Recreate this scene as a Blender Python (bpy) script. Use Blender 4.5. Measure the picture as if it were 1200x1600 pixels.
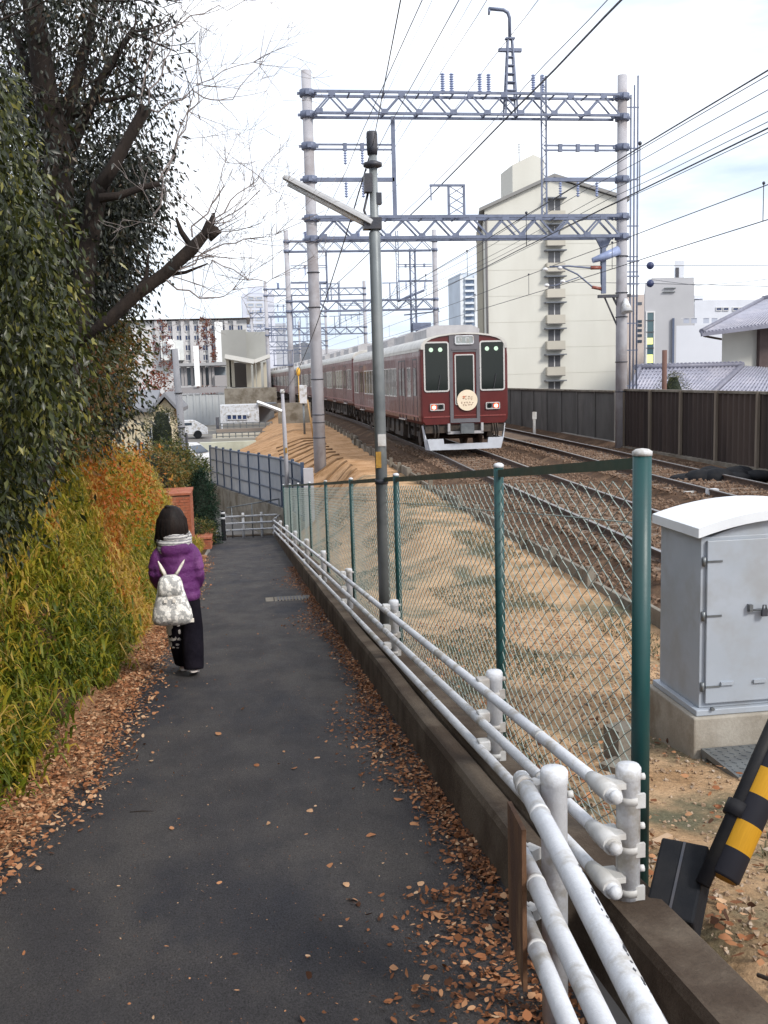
import bpy, bmesh, math, random
import numpy as np
from mathutils import Vector, Matrix

for o in list(bpy.data.objects):
    bpy.data.objects.remove(o, do_unlink=True)
SC = bpy.context.scene
COL = SC.collection
RNG = random.Random(7)
NR = np.random.default_rng(11)

# ------------------------------------------------------------------ camera
F = 1570.0
YAW, PITCH, ROLL = math.radians(8.0), math.radians(7.6), math.radians(1.6)
CAM = np.array([0.0, 0.0, 1.6])
FW = np.array([math.sin(YAW) * math.cos(PITCH), math.cos(YAW) * math.cos(PITCH), -math.sin(PITCH)])
R0 = np.array([math.cos(YAW), -math.sin(YAW), 0.0])
U0 = np.cross(R0, FW)
RT = R0 * math.cos(ROLL) - U0 * math.sin(ROLL)
UP = U0 * math.cos(ROLL) + R0 * math.sin(ROLL)
cd = bpy.data.cameras.new('camera')
cam = bpy.data.objects.new('camera', cd)
COL.objects.link(cam)
cam.matrix_world = Matrix(((RT[0], UP[0], -FW[0], CAM[0]), (RT[1], UP[1], -FW[1], CAM[1]),
                           (RT[2], UP[2], -FW[2], CAM[2]), (0, 0, 0, 1)))
cd.sensor_fit = 'AUTO'
cd.sensor_width = 36.0
cd.lens = F / 1600 * 36
cd.clip_start = 0.05
cd.clip_end = 3000
SC.camera = cam

# ------------------------------------------------------------------ daylight: bright overcast
SUN_EL, SUN_AZ = math.radians(38), math.radians(142)     # azimuth measured from +Y towards +X
w = bpy.data.worlds.new('World')
SC.world = w
w.use_nodes = True
nt = w.node_tree
nt.nodes.clear()
N = nt.nodes.new
wo = N('ShaderNodeOutputWorld')
sky = N('ShaderNodeTexSky')
sky.sky_type = 'NISHITA'
sky.sun_disc = False
sky.sun_elevation = SUN_EL
sky.sun_rotation = SUN_AZ
sky.air_density = 1.0
bg1 = N('ShaderNodeBackground'); bg1.inputs['Strength'].default_value = 0.15
nt.links.new(sky.outputs[0], bg1.inputs['Color'])
bg2 = N('ShaderNodeBackground'); bg2.inputs['Strength'].default_value = 0.95
tc = N('ShaderNodeTexCoord')
mp = N('ShaderNodeMapping'); mp.inputs['Scale'].default_value = (1.0, 1.0, 4.2)
nt.links.new(tc.outputs['Generated'], mp.inputs['Vector'])
nz = N('ShaderNodeTexNoise'); nz.inputs['Scale'].default_value = 2.1; nz.inputs['Detail'].default_value = 7
nz.inputs['Roughness'].default_value = 0.55
nt.links.new(mp.outputs[0], nz.inputs['Vector'])
rp = N('ShaderNodeValToRGB')
rp.color_ramp.elements[0].position = 0.33; rp.color_ramp.elements[0].color = (0.62, 0.75, 0.96, 1)
rp.color_ramp.elements[1].position = 0.62; rp.color_ramp.elements[1].color = (1.45, 1.46, 1.48, 1)
nt.links.new(nz.outputs['Fac'], rp.inputs['Fac'])
nt.links.new(rp.outputs[0], bg2.inputs['Color'])
mx = N('ShaderNodeMixShader'); mx.inputs[0].default_value = 0.88
nt.links.new(bg1.outputs[0], mx.inputs[1]); nt.links.new(bg2.outputs[0], mx.inputs[2])
nt.links.new(mx.outputs[0], wo.inputs['Surface'])

sl = bpy.data.lights.new('sun', 'SUN')
sl.energy = 2.6
sl.angle = math.radians(13)
sl.color = (1.0, 0.95, 0.87)
so = bpy.data.objects.new('sun', sl)
COL.objects.link(so)
sd = Vector((math.sin(SUN_AZ) * math.cos(SUN_EL), math.cos(SUN_AZ) * math.cos(SUN_EL), math.sin(SUN_EL)))
so.rotation_euler = sd.to_track_quat('Z', 'Y').to_euler()
so.location = (0, 0, 60)

SC.view_settings.view_transform = 'Standard'
SC.view_settings.look = 'None'
SC.view_settings.gamma = 1
SC.view_settings.use_curve_mapping = False
SC.view_settings.exposure = 0.30

# ------------------------------------------------------------------ measuring help
def at(px, py, Y):
    """Point of the place at forward distance Y that the photograph shows at (px, py)."""
    r = FW + RT * (px - 600) / F - UP * (py - 800) / F
    return CAM + r * (Y / r[1])

SLOPE = -0.105
def path_z(y):
    if y < -1: return 0.105 + (-1 - y) * 0.02
    if y > 33: return max(SLOPE * 33 - 0.08 * (y - 33), -3.9)
    return SLOPE * y
def rail_z(y):
    return -0.9 + 0.008 * (min(max(y, -30), 52) - 14)
TRK_Y = [-60, 14, 24, 30, 49, 68, 87, 106, 125, 144, 175, 260]
TRK_X = [5.9, 6.50, 6.62, 6.79, 6.86, 6.81, 6.62, 6.27, 5.77, 5.12, 3.7, -3]
def trk_x(y):
    return float(np.interp(y, TRK_Y, TRK_X))
TRACK2 = 3.72

# ------------------------------------------------------------------ object helpers
ROOT = {}
def thing(name, label, cat, loc, group=None):
    o = bpy.data.objects.new(name, None)
    o.empty_display_size = 0.2
    o.location = loc
    COL.objects.link(o)
    o['label'] = label; o['category'] = cat
    if group: o['group'] = group
    ROOT[o.name] = np.array(loc, float)
    return o
def tag(o, label, cat, group=None, kind=None):
    o['label'] = label; o['category'] = cat
    if group: o['group'] = group
    if kind: o['kind'] = kind
    return o
def kind(o, k):
    o['kind'] = k
    return o
def children(o):
    return [c for c in bpy.data.objects if c.parent == o]
def copy_tree(o, loc=None, parent=None, label=None):
    c = o.copy(); COL.objects.link(c)
    if parent: c.parent = parent
    if loc is not None:
        c.location = loc
    if label: c['label'] = label
    for ch in children(o):
        copy_tree(ch, None, c)
    return c
def origin_of(parent):
    p = parent
    while p is not None:
        if p.name in ROOT: return ROOT[p.name]
        p = p.parent
    return np.zeros(3)
def link_mesh(name, me, parent=None):
    o = bpy.data.objects.new(name, me)
    COL.objects.link(o)
    if parent: o.parent = parent
    return o
def share(name, me_obj, parent, loc, rot=None):
    """another piece with the same mesh"""
    o = bpy.data.objects.new(name, me_obj.data if hasattr(me_obj, 'data') else me_obj)
    COL.objects.link(o)
    o.parent = parent
    o.location = loc
    if rot: o.rotation_euler = rot
    return o

class MB:
    def __init__(s):
        s.v = []; s.f = []; s.s = []
    def poly(s, pts, smooth=False):
        b = len(s.v); s.v += [tuple(map(float, p)) for p in pts]
        s.f.append(tuple(range(b, b + len(pts)))); s.s.append(smooth)
        return s
    def box(s, c, d, rz=0, M=None):
        hx, hy, hz = d[0] / 2, d[1] / 2, d[2] / 2
        P = np.array([[x, y, z] for x in (-hx, hx) for y in (-hy, hy) for z in (-hz, hz)])
        if rz:
            ca, sa = math.cos(rz), math.sin(rz)
            P = P @ np.array([[ca, sa, 0], [-sa, ca, 0], [0, 0, 1]])
        if M is not None: P = P @ np.array(M).T
        P = P + np.array(c, float)
        b = len(s.v); s.v += [tuple(p) for p in P]
        for q in ((0, 1, 3, 2), (4, 6, 7, 5), (0, 4, 5, 1), (2, 3, 7, 6), (0, 2, 6, 4), (1, 5, 7, 3)):
            s.f.append(tuple(b + i for i in q)); s.s.append(False)
        return s
    def box2(s, lo, hi):
        lo = np.array(lo, float); hi = np.array(hi, float)
        return s.box((lo + hi) / 2, np.abs(hi - lo))
    def beam(s, p0, p1, w, h, up=(0, 0, 1)):
        """box between two points, w across, h along up"""
        p0 = np.array(p0, float); p1 = np.array(p1, float)
        d = p1 - p0; L = np.linalg.norm(d); d = d / L
        a = np.cross(d, np.array(up, float)); n = np.linalg.norm(a)
        a = np.array([1.0, 0, 0]) if n < 1e-6 else a / n
        u = np.cross(a, d)
        return s.box((p0 + p1) / 2, (w, L, h), M=np.column_stack([a, d, u]))
    def tube(s, pts, r, n=8, cap=True, smooth=True):
        P = [np.array(p, float) for p in pts]
        m = len(P)
        rs = [r] * m if np.isscalar(r) else list(r)
        T = []
        for i in range(m):
            d = P[min(i + 1, m - 1)] - P[max(i - 1, 0)]
            L = np.linalg.norm(d); T.append(d / L if L > 1e-9 else np.array([0, 0, 1.0]))
        ref = np.array([0, 0, 1.0]) if abs(T[0][2]) < 0.9 else np.array([1.0, 0, 0])
        a = np.cross(T[0], ref); a /= np.linalg.norm(a)
        b0 = len(s.v)
        for i in range(m):
            a = a - T[i] * (a @ T[i]); a /= max(np.linalg.norm(a), 1e-9)
            b = np.cross(T[i], a)
            for k in range(n):
                t = 2 * math.pi * k / n
                s.v.append(tuple(P[i] + rs[i] * (a * math.cos(t) + b * math.sin(t))))
        for i in range(m - 1):
            for k in range(n):
                k2 = (k + 1) % n
                s.f.append((b0 + i * n + k, b0 + i * n + k2, b0 + (i + 1) * n + k2, b0 + (i + 1) * n + k)); s.s.append(smooth)
        if cap:
            s.f.append(tuple(b0 + k for k in range(n))[::-1]); s.s.append(False)
            s.f.append(tuple(b0 + (m - 1) * n + k for k in range(n))); s.s.append(False)
        return s
    def lathe(s, prof, c=(0, 0, 0), n=16, smooth=True):
        """profile of (radius, z) about a vertical axis"""
        b0 = len(s.v); m = len(prof)
        for (r, z) in prof:
            for k in range(n):
                t = 2 * math.pi * k / n
                s.v.append((c[0] + r * math.cos(t), c[1] + r * math.sin(t), c[2] + z))
        for i in range(m - 1):
            for k in range(n):
                k2 = (k + 1) % n
                s.f.append((b0 + i * n + k, b0 + i * n + k2, b0 + (i + 1) * n + k2, b0 + (i + 1) * n + k)); s.s.append(smooth)
        s.f.append(tuple(b0 + k for k in range(n))[::-1]); s.s.append(False)
        s.f.append(tuple(b0 + (m - 1) * n + k for k in range(n))); s.s.append(False)
        return s
    def loft(s, rings, smooth=True, cap=True):
        b0 = len(s.v); m = len(rings); n = len(rings[0])
        for r in rings: s.v += [tuple(map(float, p)) for p in r]
        for i in range(m - 1):
            for k in range(n):
                k2 = (k + 1) % n
                s.f.append((b0 + i * n + k, b0 + i * n + k2, b0 + (i + 1) * n + k2, b0 + (i + 1) * n + k)); s.s.append(smooth)
        if cap:
            s.f.append(tuple(b0 + k for k in range(n))[::-1]); s.s.append(False)
            s.f.append(tuple(b0 + (m - 1) * n + k for k in range(n))); s.s.append(False)
        return s
    def ball(s, c, r, nu=12, nv=8):
        r = (r, r, r) if np.isscalar(r) else r
        rings = []
        for j in range(nv + 1):
            p = -math.pi / 2 + math.pi * (0.02 + 0.96 * j / nv)
            rings.append([(c[0] + r[0] * math.cos(p) * math.cos(2 * math.pi * k / nu), c[1] + r[1] * math.cos(p) * math.sin(2 * math.pi * k / nu), c[2] + r[2] * math.sin(p)) for k in range(nu)])
        return s.loft(rings)
    def extrude(s, outline, d):
        """prism: closed planar outline (3d points) pushed along vector d"""
        A = [np.array(p, float) for p in outline]; B = [p + np.array(d, float) for p in A]
        return s.loft([A, B], smooth=False)
    def mesh(s, name, mat, off=(0, 0, 0)):
        me = bpy.data.meshes.new(name)
        V = np.array(s.v, float).reshape(-1, 3) - np.array(off, float)
        me.from_pydata([tuple(v) for v in V], [], s.f)
        me.polygons.foreach_set('use_smooth', s.s)
        if mat: me.materials.append(mat)
        bm = bmesh.new(); bm.from_mesh(me)
        bmesh.ops.recalc_face_normals(bm, faces=bm.faces)
        bm.to_mesh(me); bm.free()
        me.update()
        return me
    def build(s, name, mat, parent=None, origin=None, bevel=0, world=True):
        off = (0, 0, 0)
        if parent is not None and world: off = origin_of(parent)
        if origin is not None: off = origin
        o = link_mesh(name, s.mesh(name, mat, off), parent)
        if origin is not None and parent is None: o.location = origin
        if bevel:
            b = o.modifiers.new('bevel', 'BEVEL'); b.width = bevel; b.segments = 2; b.limit_method = 'ANGLE'
            b.harden_normals = False
        return o

# ------------------------------------------------------------------ materials
MATS = {}
def mat(name, c1, c2=None, scale=3.0, rough=0.75, bump=0.0, bscale=40.0, metal=0.0, c3=None, s3=0.6, stretch=(1, 1, 1), lo=0.35, hi=0.68, spec=0.4, fine=0.0, coat=0.0):
    """base colour c1 mottled with c2 (and, in larger patches, c3); bump relief"""
    m = bpy.data.materials.new(name); m.use_nodes = True
    t = m.node_tree; L = t.links.new; n = t.nodes.new
    p = t.nodes['Principled BSDF']
    p.inputs['Roughness'].default_value = rough
    p.inputs['Metallic'].default_value = metal
    p.inputs['Specular IOR Level'].default_value = spec
    p.inputs['Coat Weight'].default_value = coat
    g = n('ShaderNodeNewGeometry')
    mpn = n('ShaderNodeMapping'); mpn.inputs['Scale'].default_value = stretch
    L(g.outputs['Position'], mpn.inputs['Vector'])
    def noise(sc, det=6, ro=0.6):
        q = n('ShaderNodeTexNoise'); q.inputs['Scale'].default_value = sc; q.inputs['Detail'].default_value = det; q.inputs['Roughness'].default_value = ro
        L(mpn.outputs[0], q.inputs['Vector']); return q
    def mix(a, b, f):
        q = n('ShaderNodeMix'); q.data_type = 'RGBA'
        for sck, val in ((6, a), (7, b)):
            if isinstance(val, tuple): q.inputs[sck].default_value = (*val[:3], 1)
            else: L(val, q.inputs[sck])
        L(f, q.inputs[0]); return q.outputs[2]
    def rng(o, a, b):
        q = n('ShaderNodeMapRange'); q.inputs[1].default_value = a; q.inputs[2].default_value = b; q.interpolation_type = 'SMOOTHSTEP'
        L(o, q.inputs[0]); return q.outputs[0]
    col = c1
    if c2 is not None:
        col = mix(c1, c2, rng(noise(scale).outputs['Fac'], lo, hi))
    if c3 is not None:
        col = mix(col, c3, rng(noise(s3, 5, 0.65).outputs['Fac'], 0.48, 0.66))
    if fine:
        hs = n('ShaderNodeHueSaturation')
        if isinstance(col, tuple): hs.inputs['Color'].default_value = (*col[:3], 1)
        else: L(col, hs.inputs['Color'])
        L(n_val(t, noise(bscale, 3, 0.8).outputs['Fac'], 1 - fine, 1 + fine), hs.inputs['Value'])
        col = hs.outputs[0]
    if isinstance(col, tuple): p.inputs['Base Color'].default_value = (*col[:3], 1)
    else: L(col, p.inputs['Base Color'])
    if bump:
        b = n('ShaderNodeBump'); b.inputs['Strength'].default_value = bump; b.inputs['Distance'].default_value = 0.02
        L(noise(bscale, 8, 0.7).outputs['Fac'], b.inputs['Height'])
        L(b.outputs[0], p.inputs['Normal'])
    rr = n_val(t, noise(scale * 1.7, 4).outputs['Fac'], max(rough - 0.12, 0.03), min(rough + 0.12, 1))
    L(rr, p.inputs['Roughness'])
    MATS[name] = m
    return m
def n_val(t, o, a, b):
    q = t.nodes.new('ShaderNodeMapRange'); q.inputs[1].default_value = 0.25; q.inputs[2].default_value = 0.75
    q.inputs[3].default_value = a; q.inputs[4].default_value = b
    t.links.new(o, q.inputs[0]); return q.outputs[0]
def leafmat(name, cols, rough=0.5, trans=0.3, spec=0.4):
    """leaf colours picked per leaf from the 'tint' attribute"""
    m = bpy.data.materials.new(name); m.use_nodes = True
    t = m.node_tree; L = t.links.new; n = t.nodes.new
    p = t.nodes['Principled BSDF']; p.inputs['Roughness'].default_value = rough; p.inputs['Specular IOR Level'].default_value = spec
    a = n('ShaderNodeAttribute'); a.attribute_name = 'tint'
    r = n('ShaderNodeValToRGB'); e = r.color_ramp.elements
    while len(e) < len(cols): e.new(0.5)
    for i, c in enumerate(cols):
        e[i].position = i / (len(cols) - 1); e[i].color = (*c, 1)
    L(a.outputs['Fac'], r.inputs[0]); L(r.outputs[0], p.inputs['Base Color'])
    tr = n('ShaderNodeBsdfTranslucent'); L(r.outputs[0], tr.inputs['Color'])
    mxs = n('ShaderNodeMixShader'); mxs.inputs[0].default_value = trans
    L(p.outputs[0], mxs.inputs[1]); L(tr.outputs[0], mxs.inputs[2])
    L(mxs.outputs[0], t.nodes['Material Output'].inputs['Surface'])
    return m
def emit(name, c, s):
    m = bpy.data.materials.new(name); m.use_nodes = True
    p = m.node_tree.nodes['Principled BSDF']
    p.inputs['Base Color'].default_value = (*c, 1); p.inputs['Emission Color'].default_value = (*c, 1); p.inputs['Emission Strength'].default_value = s
    return m
def glass(name, c, rough=0.08, spec=0.6):
    m = bpy.data.materials.new(name); m.use_nodes = True
    p = m.node_tree.nodes['Principled BSDF']
    p.inputs['Base Color'].default_value = (*c, 1); p.inputs['Roughness'].default_value = rough; p.inputs['Specular IOR Level'].default_value = spec
    return m

asphalt = mat('asphalt', (0.054, 0.050, 0.053), (0.084, 0.076, 0.073), 2.2, 0.78, 1.0, 130, c3=(0.037, 0.037, 0.045), s3=0.7, fine=0.75, stretch=(1.3, 0.7, 1), spec=0.25)
concrete = mat('concrete', (0.24, 0.215, 0.18), (0.16, 0.14, 0.115), 2.5, 0.9, 0.35, 70, c3=(0.12, 0.10, 0.075), s3=1.3, fine=0.18, spec=0.2)
concrete_dark = mat('kerb_concrete', (0.125, 0.098, 0.074), (0.065, 0.045, 0.032), 2.2, 0.9, 0.45, 60, c3=(0.06, 0.042, 0.03), s3=1.1, fine=0.2, spec=0.2)
concrete_pole = mat('pole_concrete', (0.42, 0.415, 0.445), (0.35, 0.345, 0.375), 1.4, 0.85, 0.15, 60, c3=(0.28, 0.26, 0.27), s3=0.6, spec=0.25)
white_paint = mat('white_paint', (0.63, 0.645, 0.68), (0.56, 0.57, 0.60), 4, 0.55, 0.2, 70, c3=(0.38, 0.355, 0.32), s3=5.5, spec=0.35, fine=0.08)
white_dirty = mat('weathered_white', (0.58, 0.58, 0.58), (0.44, 0.43, 0.41), 5, 0.5, 0.1, 90, c3=(0.36, 0.33, 0.30), s3=3.0)
green_paint = mat('green_paint', (0.006, 0.056, 0.056), (0.008, 0.046, 0.047), 3, 0.45, 0.04, 80, spec=0.5)
green_wire = mat('green_wire', (0.20, 0.25, 0.23), (0.27, 0.31, 0.28), 9, 0.42, spec=0.5)
dark_band = mat('dark_band', (0.035, 0.060, 0.045), (0.055, 0.065, 0.045), 6, 0.6)
soil = mat('soil', (0.52, 0.345, 0.205), (0.35, 0.215, 0.115), 2.6, 0.95, 0.9, 45, c3=(0.135, 0.125, 0.080), s3=0.75, fine=0.35, spec=0.1)
leaf_bed_m = mat('leaf_bed', (0.36, 0.195, 0.11), (0.21, 0.105, 0.055), 22, 0.95, 0.9, 60, c3=(0.44, 0.27, 0.15), s3=6, fine=0.45, spec=0.1)
slope_soil = mat('slope_soil', (0.50, 0.305, 0.17), (0.38, 0.215, 0.105), 1.6, 0.95, 0.8, 30, c3=(0.30, 0.17, 0.08), s3=2.4, fine=0.3, spec=0.1)
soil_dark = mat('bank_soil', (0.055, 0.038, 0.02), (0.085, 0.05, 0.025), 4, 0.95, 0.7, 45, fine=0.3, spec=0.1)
ballast = mat('ballast', (0.105, 0.062, 0.038), (0.065, 0.040, 0.027), 6, 0.95, 1.0, 38, c3=(0.16, 0.10, 0.062), s3=0.9, fine=0.45, spec=0.15)
town_ground = mat('town_ground', (0.22, 0.20, 0.185), (0.16, 0.15, 0.14), 0.5, 0.9, 0.2, 20, c3=(0.26, 0.24, 0.20), s3=0.08)
rail_steel = mat('rail_steel', (0.10, 0.065, 0.05), (0.06, 0.04, 0.032), 9, 0.7, 0.2, 60, metal=0.2)
rail_top = mat('rail_top', (0.42, 0.40, 0.39), (0.30, 0.28, 0.27), 20, 0.33, metal=0.85)
gantry_steel = mat('gantry_steel', (0.165, 0.19, 0.27), (0.125, 0.145, 0.21), 3, 0.55, 0.05, 40, metal=0.25)
dark_steel = mat('dark_steel', (0.045, 0.05, 0.065), (0.075, 0.07, 0.075), 6, 0.5, 0.1, 50, metal=0.3)
galv = mat('galvanised', (0.20, 0.215, 0.225), (0.14, 0.15, 0.16), 7, 0.42, 0.05, 60, metal=0.55)
wire_m = mat('wire', (0.05, 0.055, 0.075), None, rough=0.5, metal=0.2)
insul = mat('porcelain', (0.30, 0.36, 0.55), (0.24, 0.29, 0.46), 5, 0.3)
insul_w = mat('porcelain_white', (0.75, 0.75, 0.76), None, rough=0.25)
wood_dark = mat('dark_wood', (0.06, 0.038, 0.025), (0.04, 0.026, 0.018), 3, 0.85, 0.3, 40, stretch=(1, 1, 0.15))
wood_post = mat('grey_wood', (0.20, 0.165, 0.13), (0.14, 0.11, 0.085), 4, 0.9, 0.3, 50, stretch=(1, 1, 0.15))
# ------------------------------------------------------------------ ground
def sstep(t):
    t = min(max(t, 0.0), 1.0); return t * t * (3 - 2 * t)
TOE_Y = [-60, 28.5, 30.0, 32.2, 35.4, 38.5, 41.8, 45.2, 50, 60, 75, 95, 140]
TOE_X = [1.42, 1.60, 1.72, 1.40, 0.78, 0.11, -0.54, -1.2, -0.7, 0.9, 1.8, 1.6, -1.5]
def toe_x(y): return float(np.interp(y, TOE_Y, TOE_X))
def valley(y): return float(np.interp(y, [30, 45, 60, 80, 200, 800], [-3.7, -3.7, -2.95, -2.35, -2.0, 2.0]))
def bed_z(y): return rail_z(y) - 0.19
def wob(x, y, a=1.0):
    return a * (math.sin(x * 3.1 + y * 1.3) * math.sin(y * 2.3 - x) * 0.5 + math.sin(x * 7.7 + 1) * math.sin(y * 6.1) * 0.25)
def path_left(y): return float(np.interp(y, [3.0, 4.4, 5.6], [-1.72, -1.22, -1.0]))
def ground_z(x, y):
    pz = path_z(y)
    tx = toe_x(y)
    xs = trk_x(y) - 6.6 if y > 40 else 0.0
    xb = 4.35 + xs
    if y <= 30:
        base_l, lx = pz + 0.1 - 0.09 * sstep((x - 1.5) / 0.5), 1.42
    else:
        k = sstep((y - 28) / 6.0)
        base_l, lx = (1 - k) * (pz + 0.1) + k * (-1.95 if y < 60 else -1.7), tx
    if x >= xb + 0.3:
        z = bed_z(y)
        c1 = trk_x(y); c2 = c1 + TRACK2
        if min(abs(x - c1), abs(x - c2)) > 1.3: z -= 0.10
        else: z += 0.045
        if x > 12.85 + xs: z = bed_z(y) + 0.1 * sstep((x - 12.85 - xs) / 0.4)
        return z + wob(x, y, 0.012)
    if x >= lx:
        low = bed_z(y) - 0.06
        if y < 14:      # beside the path the yard lies higher and falls away only near the tracks
            k = sstep((x - 2.9) / (xb - 2.9))
            far = sstep((x - lx) / (xb - lx))
            q = sstep((y - 7) / 7.0); k = k * (1 - q) + far * q
        else:
            k = min(max((x - lx) / (0.62 * (xb - lx)), 0), 1)
        return base_l * (1 - k) + low * k + wob(x, y, 0.035)
    if y > 33.2:
        return valley(y)
    if x > path_left(y) - 0.02: return pz - 0.03
    h = 2.0 * sstep((-1.15 - 0.22 * (1 - sstep((y - 5) / 4.0)) - 0.35 * (1 - sstep((y - 3.2) / 1.8)) - x) / 0.95) + 0.42 * max(0, -2.0 - x)
    h = min(h, 4.2)
    h *= 1 - 0.85 * sstep((y - 21) / 7.0)
    z = pz + h + wob(x, y, 0.10 * sstep((-1.1 - x) / 0.6))
    if y > 27: z = z * (1 - sstep((y - 27) / 6)) + valley(y) * sstep((y - 27) / 6)
    return z

gx = np.unique(np.round(np.concatenate([[-900, -500, -260, -140, -80, -50, -34, -24, -17, -12, -9, -7, -5.6, -4.6, -3.9], np.arange(-3.4, -1.0, 0.14), [-1.02, -0.9], np.arange(-0.75, 0.95, 0.15), [1.1, 1.22], np.arange(1.3, 5.0, 0.2), np.arange(5.0, 13.4, 0.35), [14, 15, 17, 20, 25, 33, 45, 70, 110, 180, 300, 500, 900]]), 3))
gy = np.unique(np.round(np.concatenate([[-400, -150, -60, -25, -12, -7, -4, -2], np.arange(-1, 20, 0.25), np.arange(20, 50, 0.5), np.arange(50, 80, 2), np.arange(80, 150, 6), [160, 180, 210, 260, 330, 450, 700, 1100, 1800]]), 3))
GV = [[(x, y, ground_z(x, y)) for x in gx] for y in gy]
zones = {'ground': MB(), 'bank': MB(), 'leaf_bed': MB(), 'slope': MB(), 'verge': MB(), 'track_bed': MB()}
idx = {k: {} for k in zones}
def gvert(zn, i, j):
    d = idx[zn]
    if (i, j) not in d:
        d[(i, j)] = len(zones[zn].v); zones[zn].v.append(GV[i][j])
    return d[(i, j)]
for i in range(len(gy) - 1):
    for j in range(len(gx) - 1):
        x = (gx[j] + gx[j + 1]) / 2; y = (gy[i] + gy[i + 1]) / 2
        xs = trk_x(y) - 6.6 if y > 40 else 0
        if -1.32 < x < -0.9 and -12 < y < 25: zn = 'leaf_bed'
        elif x < -1.0 and -12 < y < 31 and x > -60: zn = 'bank'
        elif 4.4 + xs < x < 13.0 + xs and y < 260: zn = 'track_bed'
        elif x >= toe_x(y) - 0.35 and x <= 4.4 + xs and y < 27.5: zn = 'verge'
        elif x >= toe_x(y) - 0.02 and x <= 4.4 + xs and y < 95: zn = 'slope'
        else: zn = 'ground'
        zones[zn].f.append((gvert(zn, i, j), gvert(zn, i, j + 1), gvert(zn, i + 1, j + 1), gvert(zn, i + 1, j))); zones[zn].s.append(True)
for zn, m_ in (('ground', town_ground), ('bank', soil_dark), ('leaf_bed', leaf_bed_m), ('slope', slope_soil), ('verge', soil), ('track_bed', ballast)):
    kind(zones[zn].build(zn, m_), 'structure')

# the asphalt path
mb = MB()
ys = np.concatenate([np.arange(-7, 33.3, 0.5), [33.2]])
xsn = np.linspace(-1.0, 0.96, 12)
rows = []
for y in ys:
    rows.append([((path_left(y) if k == 0 else x) + (0.04 * math.sin(y * 1.7) + 0.03 * math.sin(y * 4.1) if k == 0 else 0), y, path_z(y) + 0.008 - 0.004 * abs(x) ** 2 - (0.03 if k == 0 else 0)) for k, x in enumerate(xsn)])
b0 = 0
for r in rows: mb.v += r
nx = len(xsn)
for i in range(len(rows) - 1):
    for j in range(nx - 1):
        mb.f.append((i * nx + j, i * nx + j + 1, (i + 1) * nx + j + 1, (i + 1) * nx + j)); mb.s.append(True)
kind(mb.build('path', asphalt), 'structure')

# low kerb wall along the path: narrow wall that ends beside the first guard post, and the wide kerb strip behind it
def strip(x0, x1, y0, y1, top, mat_, name, step=0.8, bot=-0.5, wavy=0.0):
    m = MB(); rings = []
    n = max(2, int((y1 - y0) / step))
    for i in range(n + 1):
        y = y0 + (y1 - y0) * i / n; z = path_z(y)
        t = z + top + wavy * math.sin(y * 1.9)
        rings.append([(x0 + 0.012, y, t - 0.0), (x0, y, t - 0.03), (x0 - 0.012, y, z + bot), (x1, y, z + bot), (x1, y, t - 0.02), (x1 - 0.02, y, t)])
    m.loft(rings, smooth=False)
    return kind(m.build(name, mat_), 'structure')
strip(0.94, 1.06, 2.95, 32.4, 0.235, concrete_dark, 'kerb_wall', wavy=0.008)
strip(1.062, 1.25, -4, 32.4, 0.262, concrete_dark, 'kerb')

# cracked drain cover of the gutter
t = thing('drain_grate', 'small slotted drain grate set in the asphalt near the kerb', 'drain', (0.62, 13.93, path_z(13.93)))
mb = MB(); mb.box((0.62, 13.93, path_z(13.93) + 0.006), (0.50, 0.30, 0.03)); mb.build('frame', concrete, t)
bar = MB().box((0, 0, 0), (0.018, 0.24, 0.02))
bo = None
for k in range(10):
    loc = (-0.20 + k * 0.045, 0, 0.022)
    if bo is None:
        bo = bar.build('bar', dark_steel, t, world=False); bo.location = loc
    else: share('bar', bo, t, loc)
MB().box((0.30, 13.95, path_z(13.95) + 0.012), (0.11, 0.26, 0.02)).build('drain_lid', concrete, t)

# ------------------------------------------------------------------ green chain link fence
def fence_x(y): return 1.36 - 0.0075 * (y - 3.28)
FP = [3.28, 5.17] + [5.17 + 3.42 * k for k in range(1, 8)]
FH = 1.52
t = thing('chain_link_fence', 'green chain link fence on the right of the path by the tracks', 'fence', (fence_x(3.28), 3.28, path_z(3.28) + 0.1))
ftop = lambda y: path_z(y) + 1.672
fbot = lambda y: path_z(y) + 0.12
for i, y in enumerate(FP):
    x = fence_x(y); r = 0.0325 if i == 0 else 0.026
    mb = MB().tube([(x, y, fbot(y) - 0.15), (x, y, ftop(y) - 0.01)], r, 14)
    po = mb.build('post', green_paint, t)
    cp = MB(); cp.lathe([(r + 0.002, 0), (r + 0.002, 0.014), (r * 0.7, 0.022), (0.005, 0.025)], (x, y, ftop(y) - 0.016), 14)
    cp.build('post_cap', white_paint, po)
for i in range(len(FP) - 1):
    y0, y1 = FP[i], FP[i + 1]
    mb = MB().beam((fence_x(y0), y0 + 0.035, ftop(y0) - 0.045), (fence_x(y1), y1 - 0.03, ftop(y1) - 0.045), 0.022, 0.040)
    mb.build('top_rail', dark_band, t)
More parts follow.
